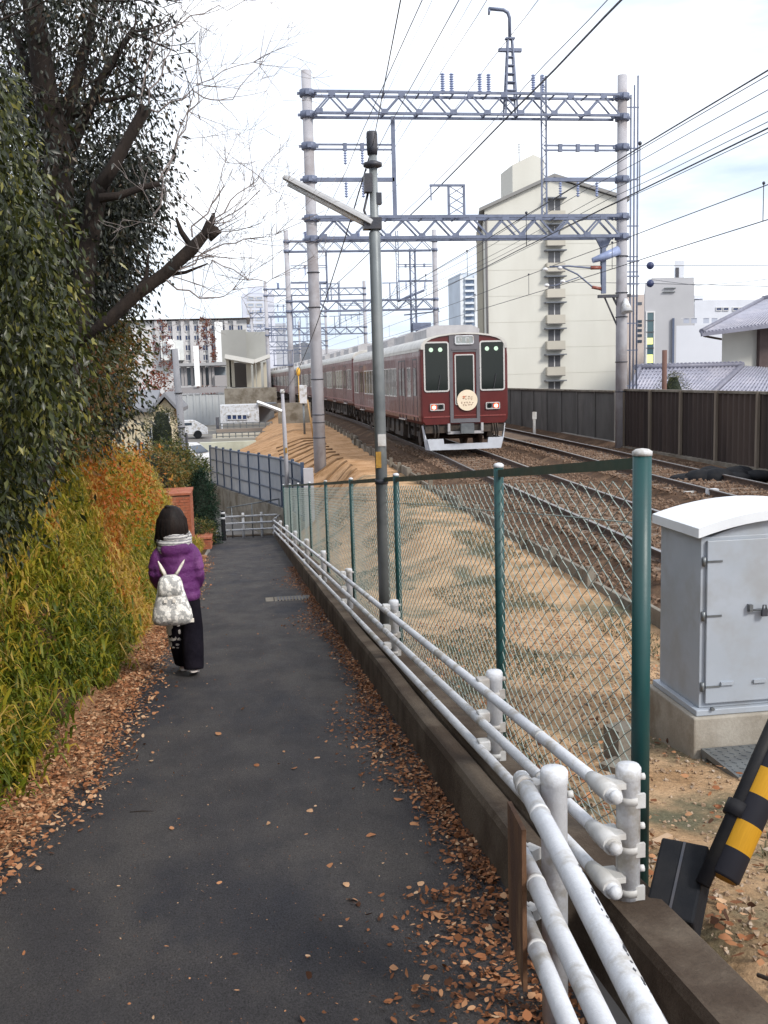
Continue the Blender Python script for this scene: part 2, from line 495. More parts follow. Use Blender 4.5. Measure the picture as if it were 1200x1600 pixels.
def chain_panel(y0, y1, pitch, rw, parent):
    L = y1 - y0
    n = int(L / pitch); pitch = L / n
    hz = pitch * 0.56
    H = FH - 0.1
    m = int(H / hz)
    sq = np.array([[1, 0], [0, 1], [-1, 0], [0, -1]]) * rw
    V = []; Fc = []
    for k in range(n):
        c = y0 + (k + 0.5) * pitch
        base = len(V)
        for j in range(m + 1):
            s = c + (0.52 * pitch if (j + k) % 2 else -0.52 * pitch)
            s = min(max(s, y0), y1)
            ox = rw * 0.9 * (1 if (j % 2) else -1)
            sag = 0.012 * math.sin((s - y0) / L * math.pi) * math.sin(j / m * 3.1) * math.sin(s * 2.2)
            z = fbot(s) + 0.03 + j * H / m
            X = fence_x(s) + ox + sag
            for q in sq: V.append((X + q[0], s + q[1] * 0.8, z + q[1] * 0.6))
        for j in range(m):
            for q in range(4):
                a = base + j * 4
                Fc.append((a + q, a + (q + 1) % 4, a + 4 + (q + 1) % 4, a + 4 + q))
    me = bpy.data.meshes.new('chain_mesh')
    off = origin_of(parent)
    me.from_pydata([(v[0] - off[0], v[1] - off[1], v[2] - off[2]) for v in V], [], Fc)
    me.materials.append(green_wire)
    return kind(link_mesh('chain_mesh', me, parent), 'stuff')
for i in range(len(FP) - 1):
    y0, y1 = FP[i] + 0.03, FP[i + 1] - 0.03
    chain_panel(y0, y1, 0.058 if i < 3 else 0.075, 0.0022 if i < 2 else 0.0024, t)
    for zz in (0.10, 1.30):                      # tie wires
        ym = (y0 + y1) / 2
        MB().tube([(fence_x(y0), y0, fbot(y0) + zz), (fence_x(ym), ym, fbot(ym) + zz + 0.004), (fence_x(y1), y1, fbot(y1) + zz)], 0.0025, 5).build('tension_wire', green_wire, t)

# ------------------------------------------------------------------ white guard rail of three pipes
GPY = [2.83, 4.44, 7.44, 10.5, 13.62, 16.9, 20.2, 23.5, 26.8, 30.0]
def gx_(y): return 1.135 - 0.0075 * (y - 2.83)
t = thing('guard_rail', 'white three pipe guard rail with round posts along the kerb', 'guard rail', (gx_(2.83), 2.83, path_z(2.83) + 0.25))
RZ = [0.635, 0.475, 0.335]
DRAIN = 1
for y in GPY:
    x = gx_(y); z = path_z(y)
    mb = MB(); mb.lathe([(0.037, 0.15), (0.037, 0.655), (0.039, 0.657), (0.039, 0.688), (0.033, 0.697), (0.004, 0.70)], (x, y, z), 18)
    po = mb.build('post', white_paint, t)
    for h in RZ:                                   # bolt heads on the far side and collars
        MB().tube([(x + 0.036, y, z + h + 0.02), (x + 0.052, y, z + h + 0.02)], 0.011, 8).build('bolt', white_dirty, po)
        if y < 8:
            MB().lathe([(0.0385, -0.012), (0.0385, 0.012)], (x, y, z + h - 0.045), 18).build('collar', white_dirty, po)
            MB().box((x + 0.028, y - 0.028, z + h - 0.045), (0.03, 0.012, 0.045)).build('clamp', white_dirty, po)
for q, h in enumerate(RZ):
    pts = []; yy = [2.72] + [y for y in np.arange(3.2, 30.1, 0.9)]
    for y in yy: pts.append((gx_(y) - 0.085, y, path_z(y) + h))
    ry = 0.0215
    mb = MB().tube(pts, ry, 12)
    mb.ball((pts[0][0], pts[0][1] - 0.004, pts[0][2]), (0.022, 0.02, 0.022), 10, 6)
    ro = mb.build('rail', white_paint, t)
    mb = MB()
    a = np.array(pts[0]); d = np.array(pts[1]) - a; d /= np.linalg.norm(d)
    mb.tube([a + d * 0.02, a + d * 0.10, a + d * 0.15, a + d * 0.2], [0.030, 0.031, 0.028, 0.023], 12)   # end sleeve
    mb.beam(a + d * 0.05 + np.array([0.03, 0, 0.012]), a + d * 0.15 + np.array([0.03, 0, 0.012]), 0.05, 0.018)
    mb.build('sleeve', white_dirty, ro)
    for y in GPY[1:]:
        z = path_z(y) + h
        mb = MB().box((gx_(y) - 0.06, y - 0.015, z + 0.012), (0.055, 0.06, 0.05)) if y < 12 else MB().box((gx_(y) - 0.06, y, z), (0.05, 0.05, 0.04))
        mb.build('bracket', white_dirty, ro, bevel=0.006)
    # joint rings of the pipe lengths
    for y in (3.45, 5.4, 8.6):
        c = np.array((gx_(y) - 0.085, y, path_z(y) + h)); d2 = np.array((0, 1, SLOPE)); d2 = d2 / np.linalg.norm(d2)
        MB().tube([c - d2 * 0.012, c + d2 * 0.012], 0.0228, 12).build('joint_ring', white_dirty, ro)

t = thing('guard_rail', 'nearest white pipe guard rail run splaying past the rusty board', 'guard rail', (0.81, 2.6, path_z(2.6)))
x, y, z = 0.825, 2.6, path_z(2.6)
mb = MB(); mb.lathe([(0.037, -0.1), (0.037, 0.735), (0.039, 0.737), (0.039, 0.77), (0.033, 0.778), (0.004, 0.781)], (x, y, z), 20)
po = mb.build('post', white_paint, t)
for h in (0.70, 0.46, 0.18):
    MB().tube([(x + 0.036, y - 0.005, z + h), (x + 0.052, y - 0.005, z + h)], 0.011, 8).build('bolt', white_dirty, po)
near_rails = [((0.765, 2.72, 0.430), (0.600, 1.38, 0.57)), ((0.765, 2.78, 0.205), (0.618, 1.38, 0.355)), ((0.765, 2.78, 0.02), (0.622, 1.38, 0.165))]
for a, b in near_rails:
    a = np.array(a); b = np.array(b); d = (b - a) / np.linalg.norm(b - a)
    mb = MB().tube([a, a + d * 0.6, b, b + d * 0.8], 0.0255, 16)
    mb.ball(a, (0.026, 0.022, 0.026), 12, 6)
    ro = mb.build('rail', white_paint, t)
    MB().tube([a + d * 0.30, a + d * 0.325], 0.027, 16).build('joint_ring', white_dirty, ro)
    MB().tube([a + d * 0.05, a + d * 0.09], 0.0285, 16).build('sleeve', white_dirty, ro)
    MB().beam(a + d * 0.10 + np.array([0.012, 0, 0]), a + d * 0.10 + np.array([0.045, 0.02, 0]), 0.045, 0.035).build('bracket', white_dirty, ro)
# chipped paint flakes on the nearest pipe
chip = MB()
a, b = np.array(near_rails[0][0]), np.array(near_rails[0][1]); d = (b - a) / np.linalg.norm(b - a)
sideup = np.cross(d, np.array([0, 0, 1.0])); sideup /= np.linalg.norm(sideup); upv = np.cross(sideup, d)
rr = random.Random(3)
for k in range(26):
    s = 0.72 + 0.025 * k + rr.uniform(-0.01, 0.01); th = 0.75 + 0.25 * math.sin(k * 0.6) + rr.uniform(-0.1, 0.1)
    c = a + d * s; e1 = math.cos(th) * upv - math.sin(th) * sideup
    tdir = math.sin(th) * upv + math.cos(th) * sideup
    c = c + e1 * 0.0262; w_ = rr.uniform(0.002, 0.004); l_ = rr.uniform(0.005, 0.016)
    chip.poly([c - d * l_, c + tdir * w_, c + d * l_, c - tdir * w_])
chip.build('paint_chips', dark_steel, t)
rust = mat('rusty_board', (0.17, 0.085, 0.04), (0.08, 0.04, 0.025), 5, 0.85, 0.4, 45, c3=(0.24, 0.14, 0.07), s3=4, stretch=(1, 1, 0.35))
a = np.array((0.728, 2.72)); b = np.array((0.700, 2.47)); dd = (b - a) / np.linalg.norm(b - a); nn = np.array([-dd[1], dd[0]]) * 0.006
mb = MB(); ol = []
for (p, z0, z1) in ((a, -0.02, 0.365), (b, -0.07, 0.395)):
    ol.append([(p[0] - nn[0], p[1] - nn[1], z0), (p[0] + nn[0], p[1] + nn[1], z0), (p[0] + nn[0], p[1] + nn[1], z1), (p[0] - nn[0], p[1] - nn[1], z1)])
mb.loft(ol, smooth=False)
tag(mb.build('board', rust, None, origin=(0.718, 2.6, 0.0)), 'rusty brown board fixed to the pipe ends beside the near white post', 'board')
# ------------------------------------------------------------------ tracks
def sweep(prof, xs_of, z_of, ys):
    rings = []
    for y in ys:
        h = (xs_of(y + 0.5) - xs_of(y - 0.5)); c, s_ = 1.0, -h
        rings.append([(xs_of(y) + px, y + px * s_, z_of(y) + pz) for px, pz in prof])
    return rings
RAIL = [(-0.06, -0.15), (0.06, -0.15), (0.06, -0.135), (0.012, -0.115), (0.012, -0.045), (0.032, -0.035), (0.032, -0.004), (-0.032, -0.004), (-0.032, -0.035), (-0.012, -0.045), (-0.012, -0.115), (-0.06, -0.135)]
RHEAD = [(-0.030, -0.004), (0.030, -0.004), (0.026, 0.002), (-0.026, 0.002)]
rys = np.concatenate([np.arange(-30, 60, 2.0), np.arange(60, 210, 6.0)])
sleeper_m = mat('sleeper', (0.20, 0.15, 0.115), (0.13, 0.095, 0.07), 5, 0.9, 0.4, 50)
for ti, lab in ((0, 'nearer rusty railway track the maroon train runs on'), (1, 'farther rusty railway track beside the brown slatted wall')):
    off = ti * TRACK2
    t = thing('railway_track', lab, 'railway track', (trk_x(20) + off, 20, bed_z(20)), 'parallel railway tracks')
    for sgn in (-1, 1):
        fx = lambda y, sgn=sgn: trk_x(y) + off + sgn * 0.75
        ro = MB().loft(sweep(RAIL, fx, rail_z, rys), smooth=False).build('rail', rail_steel, t)
        MB().loft(sweep(RHEAD, fx, rail_z, rys), smooth=False).build('rail_head', rail_top, ro)
    so_ = None
    y = 5.0
    slm = MB().box((0, 0, 0), (2.15, 0.24, 0.16)); slb = None
    while y < 46:
        loc = (trk_x(y) + off - (trk_x(20) + off), y - 20, rail_z(y) - 0.215 - bed_z(20))
        if slb is None:
            slb = slm.build('sleeper', sleeper_m, t, world=False, bevel=0.015); slb.location = loc
        else:
            q = slb.copy(); COL.objects.link(q); q.parent = t; q.location = loc
        y += 0.64

# ballast stones lying proud of the bed
def stones(name, n, xr, yr, rmin, rmax, m_, zf):
    V = []; Fc = []
    oc = np.array([[1, 0, 0], [-1, 0, 0], [0, 1, 0], [0, -1, 0], [0, 0, 1], [0, 0, -1]], float)
    ff = [(0, 2, 4), (2, 1, 4), (1, 3, 4), (3, 0, 4), (2, 0, 5), (1, 2, 5), (3, 1, 5), (0, 3, 5)]
    for k in range(n):
        u = NR.random(); y = yr[0] + (yr[1] - yr[0]) * u ** 1.4
        x = xr[0] + (xr[1] - xr[0]) * NR.random()
        r = rmin + (rmax - rmin) * NR.random() ** 2
        A = NR.normal(size=(3, 3)); Q, _ = np.linalg.qr(A)
        P = (oc * (r * NR.uniform(0.6, 1.25, (6, 1)))) @ Q + np.array([x, y, zf(x, y) + r * 0.25])
        b = len(V); V += [tuple(p) for p in P]; Fc += [tuple(b + i for i in f) for f in ff]
    me = bpy.data.meshes.new(name); me.from_pydata(V, [], Fc)
    me.materials.append(m_)
    return kind(link_mesh(name, me), 'stuff')
stone_m = mat('ballast_stone', (0.19, 0.12, 0.08), (0.11, 0.07, 0.05), 25, 0.95, c3=(0.26, 0.19, 0.14), s3=14, fine=0.3, spec=0.15)
stones('ballast_stones', 26000, (4.45, 12.7), (7, 36), 0.025, 0.06, stone_m, ground_z)
gravel_m = mat('yard_gravel', (0.34, 0.24, 0.16), (0.22, 0.15, 0.10), 30, 0.95, c3=(0.42, 0.35, 0.28), s3=18, spec=0.1)
stones('gravel', 15000, (1.3, 4.3), (1.6, 11), 0.004, 0.017, gravel_m, ground_z)

# low retaining wall of concrete slabs holding the ballast
t = thing('ballast_wall', 'low concrete slab wall holding back the ballast on the near side', 'low wall', (4.4, 12, bed_z(12) - 0.2))
y = 6.0
while y < 58:
    L = 1.55
    x0, x1 = 4.40 + (trk_x(y) - 6.6 if y > 40 else 0), 4.40 + (trk_x(y + L) - 6.6 if y > 40 else 0)
    tp = bed_z(y) + RNG.uniform(0.04, 0.20)
    MB().beam((x0 + 0.03, y + 0.04, tp - 0.28), (x1 + 0.03, y + L - 0.04, tp - 0.28), 0.06, 0.56).build('slab', concrete, t, bevel=0.008)
    MB().box((x0 - 0.04, y, bed_z(y) - 0.08), (0.09, 0.10, 0.62)).build('post', concrete, t)
    y += L

# ------------------------------------------------------------------ catenary gantries
def truss(parent, name, X0, X1, Y, z0, z1, wy, pitch, ch=0.07, br=0.03, detail=True):
    """four-chord lattice beam: chords as one part, every diagonal a sub-part sharing one mesh"""
    mb = MB()
    for yy in (Y - wy, Y + wy):
        for zz in (z0, z1):
            mb.beam((X0, yy, zz), (X1, yy, zz), ch, ch)
    n = int(round((X1 - X0) / pitch)); p = (X1 - X0) / n
    for k in range(n + 1):
        x = X0 + k * p
        x = min(max(x, X0 + 0.03), X1 - 0.03)
        for zz in (z0 + ch * 0.7, z1 - ch * 0.7):
            if k % 2 == 0 or detail: mb.box((x, Y, zz), (0.05, 2 * wy, 0.03))
    tb = mb.build(name, gantry_steel, parent)
    h = (z1 - z0) - ch * 0.8
    base = origin_of(parent)
    meshes = {}
    for sg in (-1, 1):
        b = MB().beam((-p / 4, 0, -h / 2 * sg), (p / 4, 0, h / 2 * sg), br, br, up=(0, 1, 0))
        meshes[sg] = b.mesh('brace', gantry_steel)
    gp = MB().box((0, 0, 0), (0.22, 0.018, 0.14)).mesh('gusset', gantry_steel) if detail else None
    for yy in (Y - wy, Y + wy):
        for k in range(n):
            for sg, fx in ((1, 0.25), (-1, 0.75)):
                share('brace', meshes[sg], tb, np.array((X0 + (k + fx) * p, yy, (z0 + z1) / 2)) - base)
            if gp is not None and yy < Y:
                share('gusset', gp, tb, np.array((X0 + (k + 0.5) * p, yy - 0.045, z1 - 0.06)) - base)
                share('gusset', gp, tb, np.array((X0 + k * p + (0.15 if k == 0 else 0), yy - 0.045, z0 + 0.06)) - base)
    return tb
def insulator(mb, x, y, z0, z1, r=0.07, n=10, rr=0.028):
    k = max(3, int((z1 - z0) / 0.07)); prof = [(rr, 0)]
    for i in range(k):
        a = (z1 - z0) * (i + 0.2) / k; b = (z1 - z0) * (i + 0.6) / k
        prof += [(rr, a), (r, a + 0.012), (r, b), (rr, b + 0.01)]
    prof.append((rr, z1 - z0))
    return mb.lathe(prof, (x, y, z0), n)
def gantry(Y, xl, xr, label, detail=True, base_l=-1.75, base_r=-0.95):
    t = thing('catenary_gantry', label, 'gantry', ((xl + xr) / 2, Y, base_r), 'gantries spanning both tracks')
    poles = []
    for x, zb, r0 in ((xl, base_l, 0.205), (xr, base_r, 0.20)):
        mb = MB().tube([(x, Y, zb - 0.4), (x, Y, 4.0), (x, Y, 11.2)], [r0, 0.185, 0.155], 18)
        po = mb.build('pole', concrete_pole, t)
        if detail:
            cm = MB().lathe([(0.212, 0), (0.212, 0.03)], (0, 0, 0), 18).mesh('steel_band', dark_steel)
            for z in ([-0.3, 0.2, 0.45, 1.6, 3.9, 5.0] if x == xl else [0.9, 1.9, 3.4, 4.2, 5.4]):
                share('steel_band', cm, po, np.array((x, Y, z)) - origin_of(po))
            mb = MB().lathe([(0.20, -0.11), (0.235, -0.1), (0.235, 0.1), (0.20, 0.11)], (0, 0, 0), 18)
            mb.box((0, 0, 0), (0.62, 0.09, 0.07)); mb.box((0, -0.22, 0), (0.12, 0.1, 0.16))
            cm = mb.mesh('clamp', gantry_steel)
            for z in (10.52, 9.87, 8.92, 7.9, 6.7, 6.05):
                share('clamp', cm, po, np.array((x, Y, z)) - origin_of(po))
        else:
            cm = MB().lathe([(0.21, -0.09), (0.21, 0.09)], (0, 0, 0), 12).mesh('clamp', gantry_steel)
            for z in (10.5, 9.9, 6.7, 6.05): share('clamp', cm, po, np.array((x, Y, z)) - origin_of(po))
    truss(t, 'upper_truss', xl + 0.2, xr - 0.2, Y, 9.87, 10.52, 0.28, 1.13, 0.075, 0.045, detail)
    truss(t, 'lower_truss', xl + 0.2, xr - 0.2, Y, 6.05, 6.70, 0.28, 1.13, 0.095, 0.055, detail)
    s = (xr - xl) / 10.4
    xa, xb_ = xl + 2.72 * s, xl + 7.72 * s
    MB().beam((xa, Y, 6.7), (xa, Y, 9.85), 0.12, 0.10, up=(0, 1, 0)).build('hanger', gantry_steel, t)
    mb = MB()
    for dx in (-0.08, 0.08):
        mb.beam((xb_ + dx, Y, 6.7), (xb_ + dx, Y, 11.15), 0.05, 0.05, up=(0, 1, 0))
    for k in range(22):
        z = 6.75 + k * 0.2; sg = 1 if k % 2 else -1
        mb.beam((xb_ - 0.08 * sg, Y, z), (xb_ + 0.08 * sg, Y, z + 0.2), 0.02, 0.02, up=(0, 1, 0))
    mb.build('lattice_hanger', gantry_steel, t)
    for x0, x1, ins in ((xl + 0.2, xa, (0.95, 1.5)), (xb_, xr - 0.2, (0.55, 1.15, 1.8))):
        for z in (8.92, 7.9):
            mb = MB()
            if z > 8.5:
                mb.beam((x0, Y, z + 0.06), (x1, Y, z + 0.06), 0.06, 0.05); mb.beam((x0, Y, z - 0.09), (x1, Y, z - 0.09), 0.06, 0.05)
                for q in ins: mb.box((x0 + q, Y, z - 0.015), (0.12, 0.1, 0.24))
            else:
                mb.beam((x0, Y, z), (x1, Y, z), 0.10, 0.12)
            ar = mb.build('cross_arm', gantry_steel, t)
            if z < 8.5 or x0 < xl + 1:
                for q in ins:
                    mb = MB(); insulator(mb, x0 + q, Y, z - 0.55, z - 0.08, 0.06, 8)
                    mb.build('insulator', insul, ar)
    return t, xa, xb_
GX0, GX1 = 2.56, 12.92
g, GXA, GXB = gantry(33, GX0, GX1, 'nearest tall catenary gantry with two lattice beams, right before the train')
gXof = lambda px, py=340: float(at(px, py, 33)[0])
for px in (692, 706, 750, 764, 834, 848):
    mb = MB(); insulator(mb, gXof(px, 130), 33 + 0.05, 10.56, 11.20, 0.075, 10, 0.04)
    mb.build('insulator', insul, g)
mb = MB(); xm = gXof(797, 100)
for dx, dy in ((-0.20, -0.15), (0.20, -0.15), (-0.20, 0.15), (0.20, 0.15)):
    mb.beam((xm + dx, 33 + dy, 9.9), (xm + dx * 0.35, 33 + dy * 0.35, 12.25), 0.05, 0.05, up=(0, 1, 0))
for k in range(7):
    z = 10.4 + k * 0.26; h = 0.2 * (1 - 0.65 * (z - 9.9) / 2.35)
    mb.box((xm, 33, z), (2 * h, 2 * h, 0.03))
mb.box((xm, 33, 11.92), (0.75, 0.14, 0.10)); mb.box((xm, 33, 12.27), (0.30, 0.2, 0.05))
mb.build('lattice_mast', gantry_steel, g)
mb = MB().tube([(xm, 33, 12.25), (xm, 33, 12.9), (xm - 0.06, 33, 13.06), (xm - 0.2, 33, 13.14), (xm - 0.68, 33, 13.17)], 0.055, 10)
mb.tube([(xm - 0.66, 33, 13.17), (xm - 0.68, 33, 12.98)], [0.05, 0.03], 8)
mb.build('gooseneck', gantry_steel, g)
# small lattice stand on the lower beam
x0, x1 = gXof(701, 310), gXof(725, 310); mb = MB()
for x in (x0, x1): mb.beam((x, 33, 6.72), (x, 33, 7.72), 0.07, 0.07, up=(0, 1, 0))
for z in (6.8, 7.1, 7.4):
    mb.beam((x0, 33.03, z), (x1, 33.03, z + 0.3), 0.025, 0.025, up=(0, 1, 0)); mb.beam((x1, 32.97, z), (x0, 32.97, z + 0.3), 0.025, 0.025, up=(0, 1, 0))
mb.beam((x0 - 0.62, 33, 7.72), (x1 + 0.04, 33, 7.72), 0.06, 0.07); mb.beam((x0 - 0.58, 33, 7.7), (x0 - 0.58, 33, 7.25), 0.035, 0.035, up=(0, 1, 0))
mb.build('lattice_stand', gantry_steel, g)
# bracket arm that holds the farther contact wire
xh = gXof(943, 400)
mb = MB().extrude([(xh - 0.28, 32.95, 6.02), (xh + 0.28, 32.95, 6.02), (xh + 0.11, 32.95, 5.7), (xh - 0.11, 32.95, 5.7)], (0, 0.1, 0))
mb.beam((xh, 33, 5.95), (xh, 33, 4.2), 0.14, 0.12, up=(0, 1, 0))
bp = mb.build('drop_post', gantry_steel, g)
xt = trk_x(33) + TRACK2
mb = MB().tube([(xh, 33, 5.05), (xh - 0.5, 33, 5.05), (xt + 0.55, 33, 5.12), (xt - 0.1, 33, 5.1)], 0.03, 8)
mb.tube([(xh, 33, 4.3), (xh - 0.35, 33, 4.4), (xt + 0.85, 33, 4.85), (xt + 0.3, 33, 5.1)], 0.028, 8)
mb.tube([(xt + 0.9, 33, 4.75), (xt + 0.1, 33, 4.5), (xt - 0.2, 33, 4.48)], 0.02, 6)
mb.build('bracket_arm', gantry_steel, bp)
brown_porc = mat('brown_porcelain', (0.30, 0.10, 0.07), (0.22, 0.07, 0.05), 6, 0.3)
MB().tube([(xh - 0.1, 33, 5.05), (xh - 0.45, 33, 5.05)], 0.06, 10).build('insulator', brown_porc, bp)
MB().tube([(xh - 0.1, 33, 4.36), (xh - 0.4, 33, 4.42)], 0.055, 10).build('insulator', brown_porc, bp)
for dx, z in ((-0.25, 5.02), (0.25, 5.06), (-0.2, 4.5), (0.35, 4.62)):
    MB().ball((xt + dx, 33, z), (0.09, 0.09, 0.06), 8, 5).build('clamp_insulator', insul_w, bp)
# fittings of the right pole
mb = MB().beam((GX1 + 0.3, 33.0, 4.12), (GX1 - 0.85, 32.9, 4.10), 0.16, 0.10); mb.beam((GX1 - 0.3, 33, 4.08), (GX1 - 0.05, 33, 3.6), 0.06, 0.06); mb.beam((GX1 - 0.6, 33, 4.08), (GX1 - 0.05, 33, 2.9), 0.045, 0.045)
mb.build('step_bracket', dark_steel, g)
mb = MB().tube([(GX1 + 0.02, 32.7, 4.0), (GX1 + 0.02, 32.66, 3.78), (GX1 + 0.03, 32.6, 3.55)], [0.05, 0.14, 0.19], 14); mb.box((GX1, 32.86, 3.7), (0.06, 0.3, 0.06))
mb.build('loudspeaker', white_paint, g)
mb = MB().tube([(GX1 - 0.15, 32.9, 5.6), (GX1 - 0.6, 32.9, 5.42), (GX1 - 1.05, 32.9, 5.28)], [0.16, 0.14, 0.09], 10)
mb.build('arrester', insul, g)
for k, dx in enumerate((0.30, 0.42, 0.54)):
    mb = MB().tube([(GX1 + dx, 33, -1.0), (GX1 + dx, 33, 10.6 + 0.3 * k)], 0.028, 6); mb.build('conduit', gantry_steel, g)
mb = MB()
for z in (1.1, 2.3, 3.2, 4.1, 4.9, 5.4, 6.4, 7.9, 8.9, 10.2): mb.beam((GX1, 33.0, z), (GX1 + 0.58, 33.0, z), 0.03, 0.04)
for z in (4.5, 4.75, 5.25): mb.beam((GX1 + 0.1, 32.95, z), (GX1 + 0.6, 32.95, z), 0.03, 0.05)
mb.build('conduit_bracket', gantry_steel, g)
mb = MB().beam((GX1 - 0.75, 33, 6.0), (GX1 - 0.72, 33, 4.5), 0.03, 0.03, up=(0, 1, 0))
mb.build('rod', gantry_steel, g)

GAN = [(67, 'second catenary gantry standing over the train behind the nearest gantry'), (101, 'third catenary gantry, small over the train roofs'), (135, 'farthest catenary gantry, tiny above the tail of the train'), (169, 'last faint gantry far down the curving line')]
for Y, lab in GAN:
    d = trk_x(Y) - trk_x(33)
    gg, _, _ = gantry(Y, GX0 + d + 0.95, GX1 + d + 0.35, lab, False, -1.6, -0.9)
    for q in (2.6, 3.3, 7.2):
        x0 = GX0 + d + 0.45 + q; mb = MB()
        for x in (x0, x0 + 0.5): mb.beam((x, Y, 6.7), (x, Y, 7.8), 0.07, 0.07, up=(0, 1, 0))
        mb.beam((x0 - 0.5, Y, 7.8), (x0 + 0.55, Y, 7.8), 0.06, 0.06); mb.beam((x0, Y, 6.8), (x0 + 0.5, Y, 7.7), 0.03, 0.03, up=(0, 1, 0))
        mb.build('lattice_stand', gantry_steel, gg)
    for q in (2.2, 5.6):
        mb = MB(); insulator(mb, GX0 + d + q, Y - 0.3, 10.55, 11.1, 0.16, 8, 0.08); mb.build('insulator', insul, gg)
    if Y == 67:      # second right-hand mast and its boxes
        mb = MB()
        xm2 = GX1 + d - 1.15
        for dx in (-0.17, 0.17):
            for dy in (-0.17, 0.17): mb.beam((xm2 + dx, Y + dy, -0.9), (xm2 + dx, Y + dy, 10.0), 0.06, 0.06, up=(0, 1, 0))
        for k in range(26):
            z = -0.8 + k * 0.41; sg = 1 if k % 2 else -1
            mb.beam((xm2 - 0.17 * sg, Y - 0.17, z), (xm2 + 0.17 * sg, Y - 0.17, z + 0.41), 0.035, 0.035, up=(0, 1, 0))
        mb.build('lattice_mast', gantry_steel, gg)
        mb = MB().box((GX1 + d - 0.7, Y - 0.3, 4.9), (1.2, 0.5, 0.5)); mb.beam((GX1 + d - 1.8, Y, 5.7), (GX1 + d + 0.6, Y, 5.9), 0.08, 0.08)
        mb.tube([(GX1 + d - 2.2, Y, 6.6), (GX1 + d - 0.4, Y, 7.3)], 0.09, 6)
        mb.build('equipment', gantry_steel, gg)
        mb = MB().box((GX0 + d + 0.45, Y, 2.6), (1.3, 0.6, 0.08))
        for dx in (-0.6, 0, 0.6): mb.box((GX0 + d + 0.45 + dx, Y - 0.3, 3.1), (0.05, 0.05, 1.0))
        mb.box((GX0 + d + 0.45, Y - 0.3, 3.55), (1.25, 0.05, 0.05))
        mb.build('service_platform', gantry_steel, gg)

# ------------------------------------------------------------------ wires
def wire(label, pts, r=0.011, group='wires strung over the railway'):
    o = MB().tube(pts, r, 5, smooth=True).build('overhead_wire', wire_m, None, origin=pts[0])
    return tag(o, label, 'wire', group)
def along(dx, z, y0=-6, y1=150, sag=0.25, step=4.25):
    P = []
    y = y0
    while y <= y1:
        u = ((y - 33) % 34) / 34.0
        P.append((trk_x(y) + dx, y, z - sag * 4 * u * (1 - u)))
        y += step
    return P
def dx_at(px, py):
    p = at(px, py, 33); return float(p[0]) - trk_x(33), float(p[2])
for nm, off, zc, zm in (('nearer', 0.08, 4.50, 5.24), ('farther', TRACK2 + 0.05, 4.44, 5.16)):
    t = thing('contact_wire', 'contact wire with droppers hung over the %s track' % nm, 'wire', (trk_x(33) + off, 33, zc), 'wires strung over the railway')
    MB().tube(along(off, zc, sag=0.0), 0.0115, 5).build('running_wire', wire_m, t)
    MB().tube(along(off, zm, sag=0.06), 0.011, 5).build('messenger_wire', wire_m, t)
    y = 9.3 if off < 1 else 10.5
    while y < 90:
        x = trk_x(y) + off
        MB().tube([(x, y, zc), (x, y, zm - 0.02)], 0.009, 5).build('dropper', wire_m, t)
        MB().ball((x, y, zm), 0.035, 6, 4).build('clip', wire_m, t)
        y += 6.8 if off < 1 else 8.5
d, z = dx_at(795, 180); wire('thick dark feeder wire crossing the upper beam beside the lattice mast', along(d, z, sag=0.1), 0.028)
d, z = dx_at(692, 112); wire('feeder wire on the leftmost pair of upright insulators', along(d, z + 0.1, sag=0.2), 0.009)
d, z = dx_at(757, 112); wire('feeder wire on the middle pair of upright insulators', along(d, z + 0.1, sag=0.2), 0.009)
d, z = dx_at(841, 116); wire('feeder wire on the rightmost pair of upright insulators', along(d, z + 0.1, sag=0.2), 0.013)
for px, py, lab in ((878, 303, 'wire hung from the innermost insulator of the right cross arm'), (908, 300, 'wire hung from the middle insulator of the right cross arm'), (938, 306, 'wire hung from the insulator nearest the right pole'), (936, 318, 'lower wire running just below the right cross arm'), (934, 330, 'lowest signal wire passing under the right cross arm')):
    d, z = dx_at(px, py); wire(lab, along(d, z, sag=0.15), 0.010)
for px, py, lab in ((519, 312, 'wire hung from the outer insulator of the left cross arm'), (549, 306, 'wire hung from the inner insulator of the left cross arm')):
    d, z = dx_at(px, py); wire(lab, along(d, z, sag=0.15), 0.008)
for px, py, lab in ((672, 108, 'thin high wire passing left of the upright insulators'), (622, 108, 'faint high wire passing over the left part of the beam')):
    d, z = dx_at(px, py); wire(lab, along(d, z, sag=0.2), 0.006)
# ------------------------------------------------------------------ the train
maroon = mat('maroon_paint', (0.105, 0.013, 0.012), (0.088, 0.011, 0.011), 1.5, 0.34, spec=0.4, coat=0.12)
maroon_band = mat('maroon_trim', (0.22, 0.055, 0.05), None, rough=0.3)
train_roof = mat('ivory_roof', (0.60, 0.585, 0.55), (0.48, 0.465, 0.44), 2, 0.5)
train_grey = mat('grey_unit', (0.42, 0.41, 0.42), (0.33, 0.32, 0.33), 2, 0.6)
door_grey = mat('front_grey', (0.15, 0.14, 0.155), (0.12, 0.115, 0.125), 2, 0.4)
under = mat('underframe', (0.035, 0.030, 0.028), (0.075, 0.055, 0.042), 4, 0.85, 0.2, 40)
silver = mat('window_trim', (0.62, 0.60, 0.58), None, rough=0.3, metal=0.5)
cab_glass = glass('cab_glass', (0.010, 0.015, 0.014), 0.06, 0.35)
side_glass = glass('side_glass', (0.035, 0.033, 0.032), 0.08, 0.5)
skirt_m = mat('skirt_paint', (0.55, 0.58, 0.64), (0.48, 0.50, 0.55), 3, 0.5)
cream = mat('headmark_cream', (0.82, 0.70, 0.54), (0.76, 0.64, 0.48), 3, 0.5)
mark_ink = mat('headmark_ink', (0.30, 0.17, 0.11), None, rough=0.6)
mark_red = mat('headmark_red', (0.62, 0.20, 0.10), None, rough=0.6)
